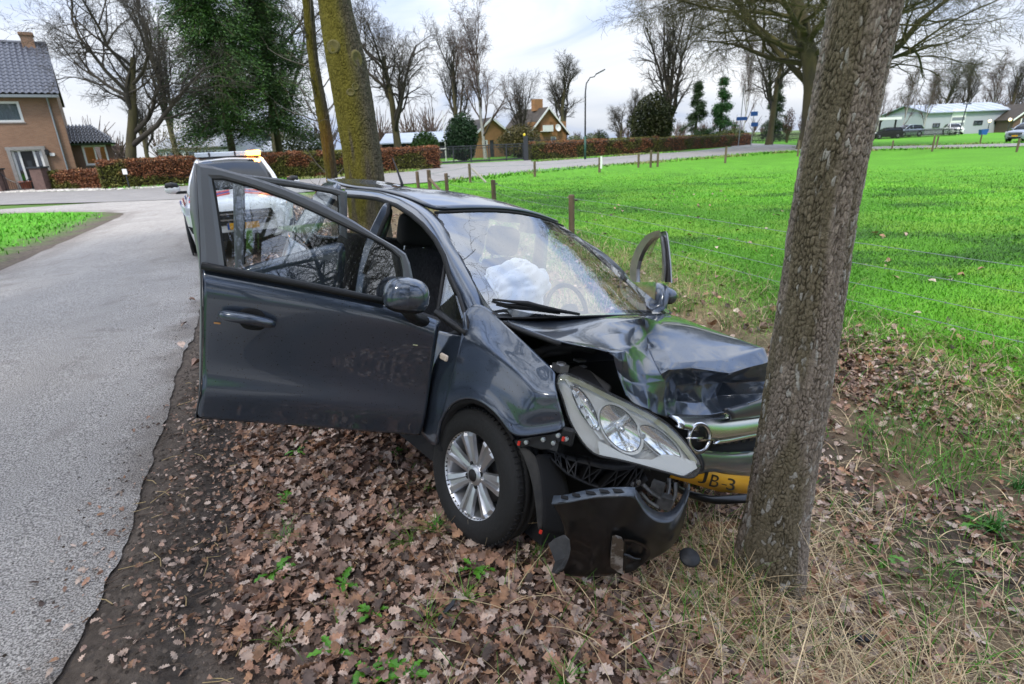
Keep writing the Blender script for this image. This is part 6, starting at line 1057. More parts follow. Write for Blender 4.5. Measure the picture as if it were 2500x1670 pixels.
# --- wheels
def wheel(c, name='wheel', side=-1, label=None, steer=0.):
    o = bpy.data.objects.new(name, None); COL.objects.link(o); o.parent = car; o.location = c; o.rotation_euler = (0, 0, steer); Rt = .308; wd = .095; ax = (0, side, 0)
    tyre = [(.19, wd*.78), (.20, wd*.95), (.23, wd*1.04), (.262, wd*1.03), (.288, wd*.92), (.300, wd*.78), (Rt-.001, wd*.60), (Rt, wd*.50), (Rt-.009, wd*.47), (Rt-.009, wd*.42), (Rt+.001, wd*.39), (Rt+.002, wd*.10), (Rt-.008, wd*.07), (Rt-.008, -wd*.07), (Rt+.002, -wd*.10), (Rt+.001, -wd*.39), (Rt-.009, -wd*.42), (Rt-.009, -wd*.47), (Rt, -wd*.5), (.300, -wd*.78), (.262, -wd*1.03), (.20, -wd*.9)]
    Geo().lathe(tyre, 72, (0, 0, 0), ax).build('tyre', M_rub, o, True); g = Geo(); 
    for k in range(72): a = k/72*2*math.pi; g.box([math.cos(a)*.300, side*wd*.62, math.sin(a)*.300], [.020, .034, .0045], A([[math.cos(a), 0, -math.sin(a)], [0, 1, 0], [math.sin(a), 0, math.cos(a)]]))
    g.build('tread', M_und, o)
    Geo().lathe([(.150, -.08), (.170, .0), (.183, .062), (.196, .084), (.202, .086), (.203, .076), (.19, .04), (.188, -.08)], 56, (0, 0, 0), ax).build('rim', M_alu, o, True)
    sp = Geo(); S_ = Geo()
    for k in range(7):
        a = k/7*2*math.pi+.2
        P_ = []
        for r_, w_, h_ in ((.040, .022, .060), (.08, .026, .067), (.13, .034, .074), (.175, .044, .081), (.194, .048, .075)):
            u = A([math.cos(a), 0, math.sin(a)]); v = A([-math.sin(a), 0, math.cos(a)]); row = [u*r_+v*w_*q_+A([0, side*(h_+d_), 0]) for q_, d_ in ((-1, -.016), (-.9, -.002), (-.45, 0), (-.25, -.012), (.25, -.012), (.45, 0), (.9, -.002), (1, -.016))]; P_.append(row)
        sp.grid(P_)
    sp.build('spokes', M_alu, o, False, mods=[SOL(.008, 0)]); Geo().lathe([(.0, .075), (.030, .074), (.045, .068), (.058, .055), (.060, .03)], 28, (0, 0, 0), ax).build('hub', M_alu, o, True)
    Geo().lathe([(0, .080), (.024, .079), (.029, .073)], 24, (0, 0, 0), ax).build('centre_cap', M_plast, o, True); b = Geo()
    for k in range(4): a = k*math.pi/2+.5; b.lathe([(.0, .066), (.011, .066), (.012, .0675), (.014, .0675)], 10, (math.cos(a)*.048, 0, math.sin(a)*.048), ax)
    b.build('bolt_holes', M_und, o, kind='stuff'); Geo().lathe([(0, .0), (.135, .0), (.135, -.02), (0, -.02)], 36, (0, 0, 0), ax).build('brake_disc', mat('brake_steel', (.09, .085, .08), .5, .7), o, True); return o
wc = CP('D', 460, 845, -.80-.06*0); wheel(tuple(wc+A([.0, .075, .0])), steer=.03)
wheel((-2.51, -.74, .30)); wheel((.0, .74, .30), side=1); wheel((-2.51, .74, .30), side=1)
Geo().box([-.05, -.45, .36], [.70, .35, .58]).build('wheel_housing', M_und, car)
# --- open right front door
TH = math.radians(68); du = A([-math.cos(TH), -math.sin(TH), 0]); dn = A([math.sin(TH), -math.cos(TH), 0]); dh = A([-.36, -.84, 0.])
def door(outer, inner, cor, zone, n, d0, name, sgn=1, th=.045, label=None):
    o = bpy.data.objects.new(name, None); COL.objects.link(o); o.parent = car
    if label: o['label'] = label
    PO, PI = A([onplane(zone, x, y, n, d0) for x, y in outer]), A([onplane(zone, x, y, n, d0) for x, y in inner]); PO, PI = (np.vstack([resamp(q[a:b+1], k)[(1 if a else 0):] for a, b, k in cor]) for q in (PO, PI))
    nn = n*sgn; R_ = [PO, PO+nn*.008, PI*.25+PO*.75+nn*.016, PI*.75+PO*.25+nn*.016, PI+nn*.008, PI-nn*.02, PI-nn*th*.7, PO-nn*th]; g = Geo().grid(R_); g.build('window_frame', M_framep, o, False)
    g = Geo(); c_ = (PI[0]+PI[-1])/2; Q = PI-nn*.012; g.add(np.vstack([Q, [Q.mean(0)]]), [(i, i+1, len(Q)) for i in range(len(Q)-1)]+[(len(Q)-1, 0, len(Q))]); g.build('window_glass', M_gl, o)
    Geo().tube(PI+nn*.004, .006, 6, flat=1).build('window_seal', M_rub, o, True); return o, PO, PI
M_framep = mat('satin_grey_frame', (.155, .160, .172), .42, .3, coat=.35)
outA = [(98, 570), (92, 430), (86, 300), (75, 120), (70.6, 0), (110, 2), (307, 54), (519.5, 118), (731.6, 203), (944, 316), (1085, 408), (1200, 472), (1245, 505), (1268, 560), (1285, 640), (1294, 700)]
inA = [(232, 590), (222, 510), (200, 350), (175, 180), (158, 85), (168, 70), (360, 122), (560, 192), (760, 282), (950, 372), (1100, 442), (1185, 500), (1212, 530), (1226, 590), (1232, 680), (1232, 770)]
d0 = dn@dh; dT = dn+A([0, 0, .15]); dT /= np.linalg.norm(dT); dT0 = dT@onplane('A', 700, 690, dn, d0); D, PO, PI = door(outA, inA, ((0, 4, 10), (4, 12, 18), (12, 15, 8)), 'A', dT, dT0, 'front_door')
bl = [(98, 582), (250, 612), (480, 655), (700, 697), (920, 742), (1135, 788), (1300, 835), (1442, 885)]; bo = [(66, 1432), (250, 1446), (480, 1463), (700, 1479), (920, 1497), (1135, 1514), (1250, 1523), (1330, 1530)]
ml = {0: [(98, 582), (104, 700), (108, 900), (106, 1100), (98, 1260), (66, 1432)], 7: [(1442, 885), (1420, 960), (1406, 1080), (1385, 1230), (1360, 1400), (1330, 1530)]}
R_ = []; prof = [0, .016, .034, .035, .024, .008, .020, .024, .008, 0.]; vts = [0, .06, .16, .30, .48, .66, .78, .86, .94, 1.]
L0, L7 = spline(A(ml[0], float), 60), spline(A(ml[7], float), 60)
for v, h_ in zip(vts, prof):
    l_, r_ = L0[int(v*59)], L7[int(v*59)]; a_, b_ = spline(A(bl, float), 12), spline(A(bo, float), 12); row = a_*(1-v)+b_*v; k = np.linspace(0, 1, 12)[:, None]; row = row+(l_-row[0])*(1-k)+(r_-row[-1])*k
    R_.append([onplane('A', x, y, dn, d0+h_) for x, y in row])
R_ = A(R_)
def facing(P, n): P = np.asarray(P); q = np.cross(P[1:, :-1]-P[:-1, :-1], P[:-1, 1:]-P[:-1, :-1]).sum((0, 1)); return P[::-1] if -(q@n) < 0 else P
Geo().grid(facing(R_, dn)).build('door_skin', M_paint, D, True, mods=[SUBD(2), SOL(.012)])
back = R_-dn*.075; Geo().grid(np.stack([R_[:, 0], back[:, 0]-du*.0+dn*.01])).grid(np.stack([R_[:, -1], back[:, -1]])).grid(np.stack([R_[-1], back[-1]])).grid(back).build('door_card', M_trim, D)
Geo().tube([onplane('A', x, y, dn, d0+.022) for x, y in [(98, 574), (250, 602), (480, 645), (700, 687), (920, 730), (1130, 776)]], .016, 8).build('waist_trim', M_plast, D, True)
Lf = [onplane('A', x, y, dT, dT0) for x, y in ((72, 0), (86, 300), (98, 575))]+[onplane('A', x, y, dn, d0) for x, y in ( (106, 900), (98, 1260), (66, 1432))]; Rf = [p-dn*.07-du*-.045 for p in Lf]; Rf = [onplane('F', x, y, dn, d0-.09) for x, y in ((158, 158), (112, 390), (126, 600), (170, 800), (205, 1020))]; Rf = [Rf[0], Rf[1], Rf[2], Rf[3], Rf[4], Lf[5]-dn*.09]
Geo().grid(coons(A(Lf), A(Rf), 12, 3)).build('door_edge', M_framep, D, True, mods=[SOL(.006)])
hd = spline([onplane('A', x, y, dn, d0+.042+e_) for x, y, e_ in ((202, 845, .018), (262, 858, .035), (350, 872, .042), (430, 887, .036), (510, 905, .018))], 12); Geo().tube(hd, np.interp(np.linspace(0, 1, 12), [0, .1, .5, .9, 1], [.014, .021, .023, .020, .013]), 10).build('handle', M_paint, D, True)
a = np.linspace(0, 2*np.pi, 29); cupP = lambda s_, d_: [onplane('A', 383+78*s_*np.sign(np.cos(t))*abs(np.cos(t))**.7, 874+62*s_*np.sign(np.sin(t))*abs(np.sin(t))**.8+12*np.cos(t)*s_, dn, d0+d_) for t in a]; Geo().grid([cupP(1.0, .030), cupP(.95, .0375), cupP(.7, .0375), cupP(.05, .0375)]).build('handle_recess_shade', M_und, D, True)  # flat dark disc on the skin; recess shade put into its colour
Geo().box(onplane('A', 185, 897, dn, d0+.034), [.003, .024, .006], rotz(-.45)).build('amber_mark', mat('amber_tint', (.55, .28, .10), .6), D) ; Geo().box(onplane('A', 1300, 1020, dn, d0+.036), [.003, .020, .004], rotz(-.45)).build('paint_scratch', mat('scratch', (.6, .6, .35), .6), D)  # small amber mark and a pale scratch on the door skin
def mirror(cpt, sx, sy, sz, foot_, parent, yaw, ar=1.):
    g = Geo(); nu, nv = 22, 14; R_ = []
    for i in range(nv):
        ph = -math.pi/2+math.pi*i/(nv-1); row = []
        for j in range(nu+1):
            t = 2*math.pi*j/nu; e1 = .75; c_ = lambda q: math.copysign(abs(math.cos(q))**e1, math.cos(q)); s_ = lambda q: math.copysign(abs(math.sin(q))**e1, math.sin(q)); p = A([sx*c_(ph)*c_(t), sy*c_(ph)*s_(t), sz*s_(ph)]); p[2] *= (1.0 if p[2] > 0 else .72); p[0] = p[0] if p[0] > 0 else p[0]*.35; row.append(rotz(yaw)@p+cpt)
        R_.append(row)
    m = Geo().grid(R_).build('mirror', M_paint, parent, True); low = [r for r in R_[:5]]; Geo().grid(A(low)*1.0+A([0, 0, -.003])).build('mirror_base', M_plast, m, True); Geo().tube([foot_, (foot_+cpt)/2-A([0, 0, .035]), cpt-A([0, 0, sz*.6])], [.05*ar, .038*ar, .034*ar], 10, flat=.6).build('mirror_arm', M_plast, m, True); return m
mc = onplane('A', 1248, 752, dn, d0+.12); mirror(mc, .085, .098, .086, onplane('A', 1330, 880, dn, d0+.03), D, math.atan2(dn[1], dn[0]))
# --- open right rear door (mostly hidden behind the front one)
dh2 = A([-1.42, -.84, 0.]); d02 = dn@dh2
outF = [(470, 1000), (460, 700), (455, 400), (450, 250), (500, 242), (620, 255), (900, 290), (1200, 345), (1330, 370), (1360, 385), (1362, 520), (1362, 640), (1362, 760)]; inF = [(545, 960), (542, 760), (540, 500), (538, 320), (560, 300), (700, 312), (880, 338), (1100, 370), (1265, 398), (1288, 415), (1294, 500), (1296, 620), (1296, 720)]
D2, PO2, PI2 = door(outF, inF, ((0, 3, 8), (3, 9, 12), (9, 12, 8)), 'F', dn, d02, 'rear_door')
b1 = A([onplane('F', 470, 1000, dn, d02), onplane('F', 1362, 760, dn, d02)]); zb_ = .42; Pd = coons(b1, b1*A([1, 1, 0])+A([0, 0, zb_]), 6, 6, lambda s, t: dn*.02*math.sin(math.pi*t)); Geo().grid(facing(Pd, dn)).build('door_skin', M_paint, D2, True, mods=[SUBD(1), SOL(.05)])
# --- left front door, open, seen nearly edge on
TL = math.radians(47); dul = A([-math.cos(TL), math.sin(TL), 0]); nl = A([math.sin(TL), math.cos(TL), 0]); dhl = A([-.36, .84, 0]); dl0 = nl@dhl
outB = [(1930, 720), (1926, 660), (1926, 610), (1938, 560), (1962, 500), (2000, 445), (2040, 402), (2090, 380), (2138, 370), (2146, 376), (2160, 480), (2172, 600), (2176, 700), (2178, 720)]; inB = [(1966, 735), (1964, 680), (1966, 620), (1976, 580), (2000, 515), (2030, 465), (2062, 430), (2095, 412), (2122, 404), (2128, 412), (2140, 500), (2146, 600), (2142, 690), (2140, 712)]
DL, POl, PIl = door(outB, inB, ((0, 8, 16), (8, 13, 10)), 'B', nl, dl0, 'front_door', 1, .04)
b1 = A([POl[0], POl[-1]]); Pd = coons(b1, b1*A([1, 1, 0])+A([0, 0, .36]), 6, 6, lambda s, t: nl*.02*math.sin(math.pi*t)); Geo().grid(facing(Pd, nl)).build('door_skin', M_paint, DL, True, mods=[SUBD(1), SOL(.06)])
mc = onplane('B', 2108, 805, nl, dl0+.10); mirror(mc, .10, .125, .078, onplane('B', 2120, 890, nl, dl0+.02), DL, math.atan2(-dul[1], -dul[0]), .45)
# --- rest of the shell
Geo().box([-1.5, 0, .27], [2.5, 1.62, .12]).build('floor_pan', M_und, car)
for sg in (-1, 1):
    Geo().poly([[-.42, sg*.80, .22], [-2.1, sg*.80, .22], [-2.1, sg*.80, .34], [-.42, sg*.80, .34]], (0, -sg*.08, 0)).build('sill', M_paint, car, mods=[('BEVEL', dict(width=.02, segments=2))])
    P_ = coons(A([[-2.12, sg*.80, .95], [-2.6, sg*.78, .98], [-3.08, sg*.62, .98]]), A([[-2.12, sg*.82, .42], [-2.6, sg*.83, .66], [-3.12, sg*.64, .40]]), 7, 4, lambda s, t: A([0, sg*.03, 0])*math.sin(math.pi*t)); panel('rear_quarter', P_, M_paint, .02, 2)
    panel('rear_pillar', coons(A([[-2.05, sg*.66, 1.44], [-2.62, sg*.56, 1.41]]), A([[-2.25, sg*.79, .95], [-3.02, sg*.63, .98]]), 4, 4), M_paint, .03, 2)
panel('tailgate', coons(A([[-2.98, -.60, .98], [-3.06, 0, .98], [-2.98, .60, .98]]), A([[-3.1, -.62, .55], [-3.2, 0, .55], [-3.1, .62, .55]]), 7, 6), M_paint, .03, 2); Geo().grid(coons(A([[-2.64, -.54, 1.42], [-2.68, 0, 1.46], [-2.64, .54, 1.42]]), A([[-2.98, -.58, .98], [-3.06, 0, .98], [-2.98, .58, .98]]), 7, 4)).build('rear_window', M_gl, car, True)
P_ = coons(A([[-1.40, .80, .93], [-2.14, .80, .96]]), A([[-1.40, .82, .34], [-2.14, .82, .4]]), 5, 5, lambda s, t: A([0, .03, 0])*math.sin(math.pi*t)); panel('rear_door', P_, M_paint, .05, 2)
panel('door_pillar', coons(A([[-1.38, .70, 1.38], [-1.46, .70, 1.38]]), A([[-1.34, .80, .35], [-1.46, .80, .35]]), 4, 6), M_paint, .06, 1)
Geo().poly([[-1.5, .71, 1.34], [-2.02, .70, 1.36], [-2.14, .79, .97], [-1.46, .79, .94]], (0, -.006, 0)).build('rear_door_glass', M_gl, car)
# --- interior
def seat(y, x=-1.25):
    o = bpy.data.objects.new('seat', None); COL.objects.link(o); o.parent = car; o.location = (x, y, 0)
    R_ = [[[-.10-.22*t+.05*math.sin(math.pi*u)*0+.07*(abs(u-.5)*2)**2, .25*(2*u-1)*(1-.18*t**3), .46+.62*t] for u in np.linspace(0, 1, 9)] for t in np.linspace(0, 1, 9)]; Geo().grid(R_).build('backrest', M_seat, o, True, mods=[SUBD(1), SOL(.12, 1)])
    Geo().box([.14, 0, .42], [.52, .48, .15]).build('cushion', M_seat, o, True, mods=[('BEVEL', dict(width=.05, segments=3))])
    hr = Geo(); hr.box([-.30, 0, 1.22], [.12, .27, .21]); hr.build('headrest', mat('headrest_cloth', (.012, .012, .013), .8), o, True, mods=[('BEVEL', dict(width=.055, segments=4))]); Geo().tube([[-.31, -.07, 1.05], [-.31, -.07, 1.14]], .008, 6).tube([[-.31, .07, 1.05], [-.31, .07, 1.14]], .008, 6).build('headrest_posts', M_chr, o); return o
seat(-.36, -1.18); seat(.36, -1.18)
Geo().box([-2.1, 0, .75], [.2, 1.2, .7]).build('rear_bench', M_seat, car, True, mods=[('BEVEL', dict(width=.06, segments=3))])
dash = coons(A([[-.12, -.68, .92], [-.02, 0, .94], [-.12, .68, .92]]), A([[-.62, -.70, .70], [-.62, 0, .66], [-.62, .70, .70]]), 9, 5, lambda s, t: A([-.03, 0, .06])*math.sin(math.pi*t)); Geo().grid(dash).build('dashboard', M_trim, car, True, mods=[SUBD(1), SOL(.03)]); Geo().box([-.42, 0, .55], [.3, 1.36, .28]).build('dash_body', M_trim, car)
sw = [A([-.72, .36, .86])+.185*(math.cos(t)*A([0, 1, 0])+math.sin(t)*A([-.35, 0, .94])) for t in np.linspace(0, 2*np.pi, 33)]; swo = Geo().tube(sw, .015, 8, cap=False).build('steering_wheel', M_plast, car, True); Geo().lathe([(0, .04), (.06, .03), (.08, 0), (.05, -.06), (0, -.06)], 18, (-.71, .36, .86), (-.94, 0, .35)).build('horn_pad', M_plast, swo, True); Geo().box([-.72, .36, .86], [.02, .34, .035]).build('spoke', M_plast, swo)
hdl = roofP[1:-1, 1:-1]-A([0, 0, .035]); Geo().grid(hdl).build('headlining', mat('headlining', (.30, .30, .30), .95), car, True)
mp_ = CP('B', 1240, 350, -.98, 0); Geo().box(mp_, [.03, .20, .07]).build('inside_mirror', M_plast, car, mods=[('BEVEL', dict(width=.012, segments=2))])
# airbag
def airbag():
    g = Geo(); nu, nv = 72, 48; R_ = []; c = CP('B', 1140, 700, -.53, 0); u1 = A([0, 1, 0]); 
    for i in range(nv):
        ph = -math.pi/2+math.pi*i/(nv-1); row = []
        for j in range(nu+1):
            t = 2*math.pi*j/nu; d = A([math.cos(ph)*math.cos(t), math.cos(ph)*math.sin(t), math.sin(ph)]); w = fbm(d*1.3+A([3.1, 1.7, .3]), 2, 205); w2 = abs(fbm(d*1.9+A([1, 5, 2]), 2, 207)-.5); w3 = abs(fbm(d*3.7+A([4, 1, 2]), 2, 209)-.5); r_ = 1+.5*(w-.5)-1.5*max(0, .10-w2)-.7*max(0, .09-w3); row.append(c+d*A([.14, .245, .20])*r_+A([0, -.03+.05*d[2], -.075]))
        R_.append(row)
    A_ = A(R_); A_[:, -1] = A_[:, 0]; return Geo().grid(A_).build('airbag', M_bag, car, True, mods=[SUBD(1)])
airbag()
# wipers, aerial
def ws_off(x, y, yy, o=.012): p = CP('B', x, y, yy); q = CO-p; return p+q/np.linalg.norm(q)*(.10+o+.12*math.cos(yy*2.2))
w1 = [ws_off(970, 845, -.60), ws_off(1060, 868, -.52), ws_off(1200, 880, -.42), ws_off(1400, 905, -.26), ws_off(1560, 932, -.14)]; wo_ = Geo().tube(w1, [.006, .009, .011, .010, .006], 6).build('wiper', M_plast, car, True); Geo().tube([p+A([.01, .02, -.012]) for p in w1[:4]], .005, 5).build('wiper_blade', M_rub, wo_, True)
w2 = [ws_off(975, 832, -.60, .02), ws_off(1090, 845, -.50, .02), ws_off(1210, 858, -.41, .028), ws_off(1300, 880, -.34, .03), ws_off(1420, 905, -.25, .03), ws_off(1560, 930, -.14, .02)]; Geo().tube(w2, [.005, .007, .012, .010, .008, .006], 6).build('wiper_arm', M_plast, wo_, True)
w3 = [ws_off(1800, 915, .38), ws_off(1900, 912, .46), ws_off(2010, 910, .55), ws_off(2060, 918, .58)]; Geo().tube(w3, [.010, .009, .007, .004], 6).build('wiper', M_plast, car, True)
Geo().grid([[CP('B', *q)+A([0, 0, -.01]) for q in ((1005, 960, -.68), (1180, 960, -.45), (1400, 950, -.2), (1700, 940, .2), (2000, 930, .5), (2180, 930, .66))], [wsP[j, -1]+A([-.02, 0, -.015]) for j in (0, 2, 4, 6, 8, 10)]]).build('scuttle', M_plast, car, True, mods=[SOL(.01)])
ab_ = CP('B', 366, 76, 0.); Geo().tube([ab_-A([.0, 0, .01]), ab_+A([-.02, 0, .035]), ab_+A([-.13, 0, .14]), ab_+A([-.22, 0, .22])], [.017, .011, .006, .003], 8).build('aerial', M_plast, car, True)
# debris on the ground
for (dx, dy), pts_, l, rz_ in (((1915, 1445), [(-.075, .03), (-.05, .055), (-.02, .0), (.06, -.035), (.085, -.02), (.08, -.06), (.02, -.055), (-.05, -.02)], 'hooked black plastic shard lying in the straw below the leaning tree', -.2), ((1990, 1465), [(-.02, 0), (.0, .02), (.03, -.01), (.0, -.02)], 'tiny black plastic chip beside the hooked shard', .3), ((1025, 1402), [(-.045, -.012), (.03, -.004), (.05, .02), (.055, .028), (.02, .012), (-.04, .004)], 'thin black plastic sliver in the leaves below the torn bumper', .5)):
    p = G(dx, dy, 0.)
    for _ in range(8): p = G(dx, dy, float(gz(p[0], p[1]))+.04)
    o = Geo().poly([[x, y, .02*math.sin(x*30)] for x, y in pts_], (0, 0, .012)).build('plastic_shard', mat('shard_plastic', (.018, .020, .026), .35), None, label=l, cat='debris', loc=(p[0], p[1], p[2]), mods=[('BEVEL', dict(width=.003, segments=2))]); o.rotation_euler = (.15, -.1, rz_)
# ================================================================ other vehicles
M_carw = mat('white_car_paint', (.80, .80, .80), .3, coat=.8); M_silver = mat('silver_paint', (.34, .38, .44), .3, .6, coat=.8); M_cglass = mat('dark_car_glass', (.012, .015, .019), .08, spec=.28); M_hlamp = mat('head_lamp', (.55, .58, .60), .1, spec=.8); M_blue2 = mat('livery_blue', (.012, .05, .30), .35); M_red2 = mat('livery_red', (.62, .035, .02), .35)
XS = A([2.28, 2.24, 2.10, 1.7, 1.25, .95, 0, -1, -1.9, -2.18, -2.26]); DK = A([.62, .84, .95, 1.02, 1.06, 1.10, 1.10, 1.12, 1.12, 1.05, .75]); HWD = A([.62, .76, .87, .915, .92, .925, .925, .92, .90, .84, .70]); LO = A([.30, .24, .22, .22, .22, .22, .22, .22, .24, .3, .4])
def deck(x): return float(np.interp(-x, -XS, DK))
def make_car(name, label, cat, loc, rz, paint, police=False, plate=None, sc=1., front_detail=True):
    o = thing(name, label, cat, loc, rz); o.scale = (sc,)*3
    R_ = []
    for x, d, w, l in zip(XS, DK, HWD, LO):
        h = [(0, d+.025), (w*.45, d+.015), (w*.80, d-.015), (w*.97, d-.10), (w, (d+l)/2+.1), (w*.985, (d+l)/2-.12), (w*.93, l)]; R_.append([[x, -y, z] for y, z in h[::-1]]+[[x, y, z] for y, z in h[1:]])
    R_ = A(R_); Geo().grid(R_).add(R_[0], [list(range(13))]).add(R_[-1], [list(range(12, -1, -1))]).build('body', paint, o, True, mods=[SUBD(2)])
    bt = A([[1.02, -.76, 1.07], [1.12, 0, 1.10], [1.02, .76, 1.07]]); tp = A([[.22, -.58, 1.60], [.30, 0, 1.63], [.22, .58, 1.60]]); P = coons(tp, bt, 7, 5, lambda s, t: A([.05, 0, .02])*math.sin(math.pi*t)); ws = Geo().grid(P).build('windscreen', M_cglass, o, True, mods=[SUBD(1), SOL(.01)])
    bt2 = A([[-2.0, -.74, 1.10], [-2.06, 0, 1.10], [-2.0, .74, 1.10]]); tp2 = A([[-1.75, -.58, 1.58], [-1.8, 0, 1.60], [-1.75, .58, 1.58]]); Geo().grid(coons(tp2, bt2, 7, 4)).build('rear_window', M_cglass, o, True, mods=[SOL(.01)])
    g = Geo(); P = coons(tp, tp2, 9, 7, lambda s, t: A([0, 0, .045])*math.sin(math.pi*t)+A([0, 0, .02])*math.sin(math.pi*s)); roof = g.grid(P).build('roof', paint, o, True, mods=[SUBD(1), SOL(.03)])
    for sg in (-1, 1):
        q = A([[.98, .775, 1.06], [.26, .60, 1.56], [-1.72, .60, 1.55], [-2.0, .77, 1.08]])*A([1, sg, 1]); Geo().grid(coons(q[1:3], q[[0, 3]], 8, 4, lambda s, t: A([0, sg*.03, 0])*math.sin(math.pi*t))).build('side_window', M_cglass, o, True, mods=[SOL(.01)])
        g = Geo(); g.tube([A([1.10, .79*sg, 1.05]), A([.75, .72*sg, 1.32]), A([.25, .60*sg, 1.59]), A([-.7, .615*sg, 1.635]), A([-1.72, .60*sg, 1.58]), A([-2.05, .76*sg, 1.10])], [.05, .042, .04, .03, .045, .07], 8); g.tube([A([-.25, .625*sg, 1.6]), A([-.22, .79*sg, 1.08])], .035, 6); g.build('pillar', paint, o, True)
        m = Geo().lathe([(0, -.13), (.06, -.11), (.085, -.03), (.085, .05), (.06, .12), (0, .13)], 12, (.72, sg*1.08, 1.14), (0, 1, 0)).build('wing_mirror', paint, o, True); Geo().box([.74, sg*.94, 1.08], [.08, .18, .05]).build('mirror_arm', M_plast, m); Geo().lathe([(0, -.12), (.055, -.10), (.075, 0), (.055, .1), (0, .12)], 12, (.73, sg*1.08, 1.20), (0, 1, 0)).build('mirror_cap', M_plast, m, True)
        for wx in (1.35, -1.33):
            w = Geo().lathe([(0, -.2), (.30, -.2), (.34, -.16), (.345, .0), (.335, .06), (.29, .075), (.22, .05)], 28, (wx, sg*.86, .345), (0, sg, 0)).build('wheel', M_rub, o, True); Geo().lathe([(.225, .05), (.21, .02), (.06, .055), (0, .05)], 7, (wx, sg*.86, .345), (0, sg, 0)).build('rim', M_alu, w)
            Geo().lathe([(.36, .05), (.41, .058), (.42, .03)], 24, (wx, sg*.875, .345), (0, sg, 0)).build('arch_trim', M_plast, o, True)
        Geo().poly([[2.19, sg*.45, .80], [2.06, sg*.84, .90], [1.85, sg*.90, .95], [1.90, sg*.915, .84], [2.12, sg*.86, .76], [2.235, sg*.52, .72]], (.045, sg*.012, .0)).build('headlight', M_hlamp, o, mods=[('BEVEL', dict(width=.015, segments=2))])
        Geo().poly([[2.2, sg*.56, .40], [2.14, sg*.82, .46], [2.1, sg*.86, .58], [2.2, sg*.62, .50]], (.05, 0, 0)).build('fog_recess', M_plast, o)
    gr = Geo().poly([[2.262, y, z] for y, z in ((-.50, .80), (.50, .80), (.55, .70), (.42, .56), (-.42, .56), (-.55, .70))], (.03, 0, 0)).build('grille', M_plast, o); Geo().box([2.298, 0, .75], [.012, .98, .025]).box([2.298, 0, .65], [.012, .98, .025]).build('grille_slats', M_chr, gr)
    Geo().poly([[2.25, y, z] for y, z in ((-.45, .30), (.45, .30), (.55, .44), (-.55, .44))], (.04, 0, 0)).build('lower_intake', M_plast, o)
    if plate: p_ = Geo().box([2.312, 0, .54], [.012, .52, .11]).build('number_plate', M_ypl, o); Geo().box([2.3195, -.24, .54], [.003, .035, .11]).build('country_strip', M_blue, p_)
    for sg in (-1, 1): wp = Geo().tube([[1.10, sg*.55, 1.10], [.92, sg*.05, 1.16]], .012, 5).build('wiper', M_plast, o)
    if police:
        def hood(pts, M): Geo().poly([[x, y, deck(x)+.02-.10*max(0, (abs(y)-.55))] for x, y in pts], (0, 0, .012)).build('livery_stripe', M, o)
        for k, (x0, M) in enumerate(((2.02, M_red2), (1.86, M_blue2), (1.70, M_red2))):
            hood([(x0, .78), (x0-.12, .78), (x0-.52, .12), (x0-.40, .12)], M); hood([(x0, -.78), (x0-.12, -.78), (x0-.52, -.12), (x0-.40, -.12)], M)
        for sg in (-1, 1):
            for k, M in enumerate((M_blue2, M_red2, M_blue2, M_red2, M_blue2)): x = 1.75-k*.75; Geo().poly([[x, sg*.932, .98], [x-.34, sg*.932, .98], [x-.70, sg*.930, .58], [x-.36, sg*.930, .58]], (0, sg*.006, 0)).build('livery_stripe', M, o)
        lb = Geo().box([-.35, 0, 1.735], [.30, 1.26, .09]).build('light_bar', mat('light_bar_lens', (.45, .50, .56), .2, spec=.7), o, mods=[('BEVEL', dict(width=.03, segments=3))]); Geo().box([-.35, 0, 1.68], [.2, 1.1, .05]).build('bar_mount', M_plast, lb)
        for y in (-.36, .12): Geo().box([-.195, y, 1.735], [.012, .03, .08]).build('divider', M_plast, lb)
        am = mat('amber_lit', (1, .45, .05), .4, emit=((1, .34, .025), 13)); Geo().box([-.33, .475, 1.735], [.30, .27, .098]).build('amber_lamp', am, lb, mods=[('BEVEL', dict(width=.03, segments=3))])
        ld = bpy.data.lights.new('amber_glow', 'POINT'); ld.energy = 12; ld.color = (1, .42, .08); ld.shadow_soft_size = .12; lo_ = bpy.data.objects.new('amber_glow', ld); COL.objects.link(lo_); lo_.parent = lb; lo_.location = (-.33, .62, 1.92)
    return o
p1 = at(525, 360, 12.5); p2 = G(559, 519, .66); hdg = math.atan2(p2[1]-p1[1], p2[0]-p1[0]); ctr = p1[:2]-A([math.cos(hdg), math.sin(hdg)])*-.35
make_car('patrol_car', 'white patrol car with blue and red stripes and a lit amber roof light', 'car', (ctr[0], ctr[1], .10), hdg, M_carw, True, True)
p = foot(2352, 51.5); make_car('silver_car', 'silver blue car on the lane, cut off by the right picture edge', 'car', (p[0], p[1], .12), math.radians(205), M_silver, False, True, .93)
p = foot(2182, 95); make_car('white_van', 'small white car parked at the roller door of the pale barn', 'car', (p[0], p[1], .15), math.radians(250), M_carw, sc=1.0)
p = foot(2076, 91); make_car('grey_car', 'grey car parked behind the yard fence beside the carport', 'car', (p[0], p[1], .15), math.radians(190), M_silver, sc=1.05)
p = foot(2030, 86.8); make_car('black_car', 'dark car standing under the carport roof', 'car', (p[0], p[1], .15), math.radians(170), M_plast, sc=.9)
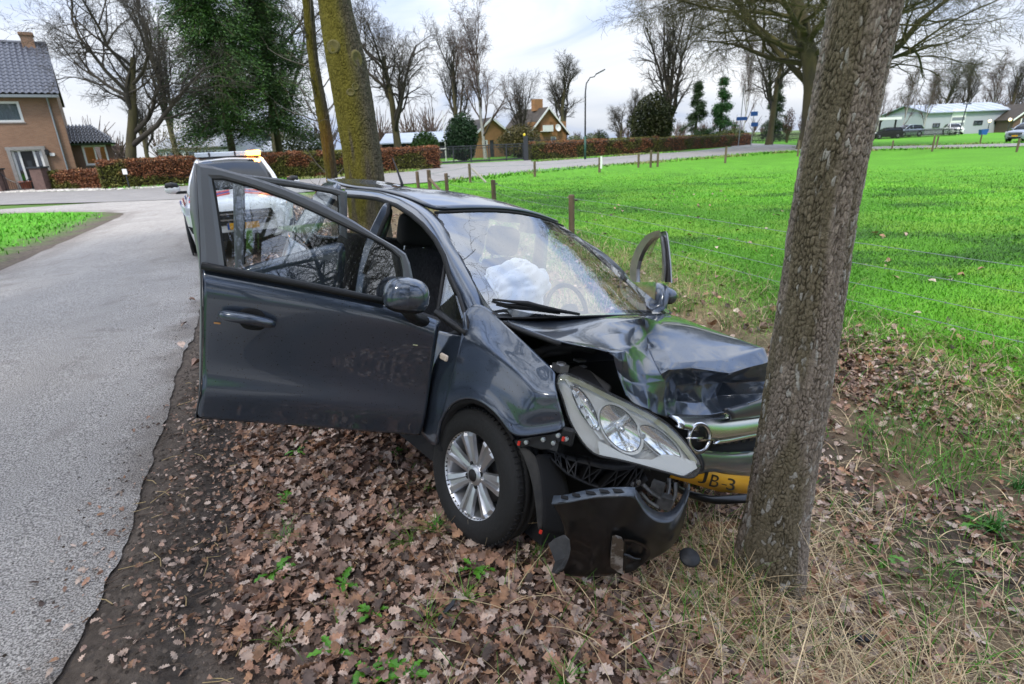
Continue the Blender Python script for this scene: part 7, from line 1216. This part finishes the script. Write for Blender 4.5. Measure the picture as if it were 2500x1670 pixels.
# ---------------------------------------------------------------- loose tufts of grass among the leaves
def tuft_mesh(seed, n, L, c):
    r = np.random.default_rng(seed); g = Geo()
    for i in range(n):
        az = r.uniform(0, 6.28); l = L*r.uniform(.5, 1.1); ln = abs(r.normal(.35, .3)); d = A([math.cos(az), math.sin(az), 0]); q = A([-math.sin(az), math.cos(az), 0]); o = A([r.normal(0, .012), r.normal(0, .012), 0]); w = r.uniform(.0014, .0026)
        g.grid([[o+l*t*(d*math.sin(ln+.7*t)+A([0, 0, 1])*math.cos(ln+.7*t))+q*w*sg*(1-t*.85) for sg in (-1, 1)] for t in (0, .35, .7, 1)])
    return g.mesh('grass_tuft', mat('tuft_green', c, .55, col2=tuple(v*1.5 for v in c), nscale=15))
TM = [tuft_mesh(1, 34, .12, (.06, .19, .014)), tuft_mesh(2, 22, .16, (.10, .21, .02)), tuft_mesh(3, 60, .17, (.035, .15, .02))]
for i, (dx, dy, m, s, w) in enumerate([(655, 1240, 0, 1, 'dense short tuft of grass in the leaves, left of the front wheel'), (945, 1245, 1, 1, 'thin pale tuft of grass left of the front tyre'), (1000, 1215, 0, 1.1, 'dark green tuft of grass touching the front tyre'), (915, 1195, 1, .8, 'sparse tuft of grass a step behind the front tyre'), (980, 1420, 1, 1., 'long bladed tuft of grass below the front tyre, in mid litter'), (1065, 1380, 1, 1.1, 'wispy tuft of grass beside the thin plastic sliver'), (650, 1480, 1, .9, 'scattered grass blades near the muddy rut'), (1300, 1560, 0, .9, 'low tuft of grass at the bottom edge, under the straw'), (2275, 1215, 2, 1.5, 'large blue green tuft of grass on the ditch slope'), (2335, 1120, 2, 1.3, 'blue green tuft of grass at the right picture edge'), (1225, 1270, 0, .8, 'few upright grass blades between tyre and torn bumper')]):
    p = G(dx, dy, 0.)
    for _ in range(8): p = G(dx, dy, float(gz(p[0], p[1]))+.01)
    o = link('grass_tuft', TM[m], None, w, 'grass tuft', 'grass tufts in the leaf litter', loc=(p[0], p[1], p[2]-.005)); o.scale = (s,)*3; o.rotation_euler[2] = i
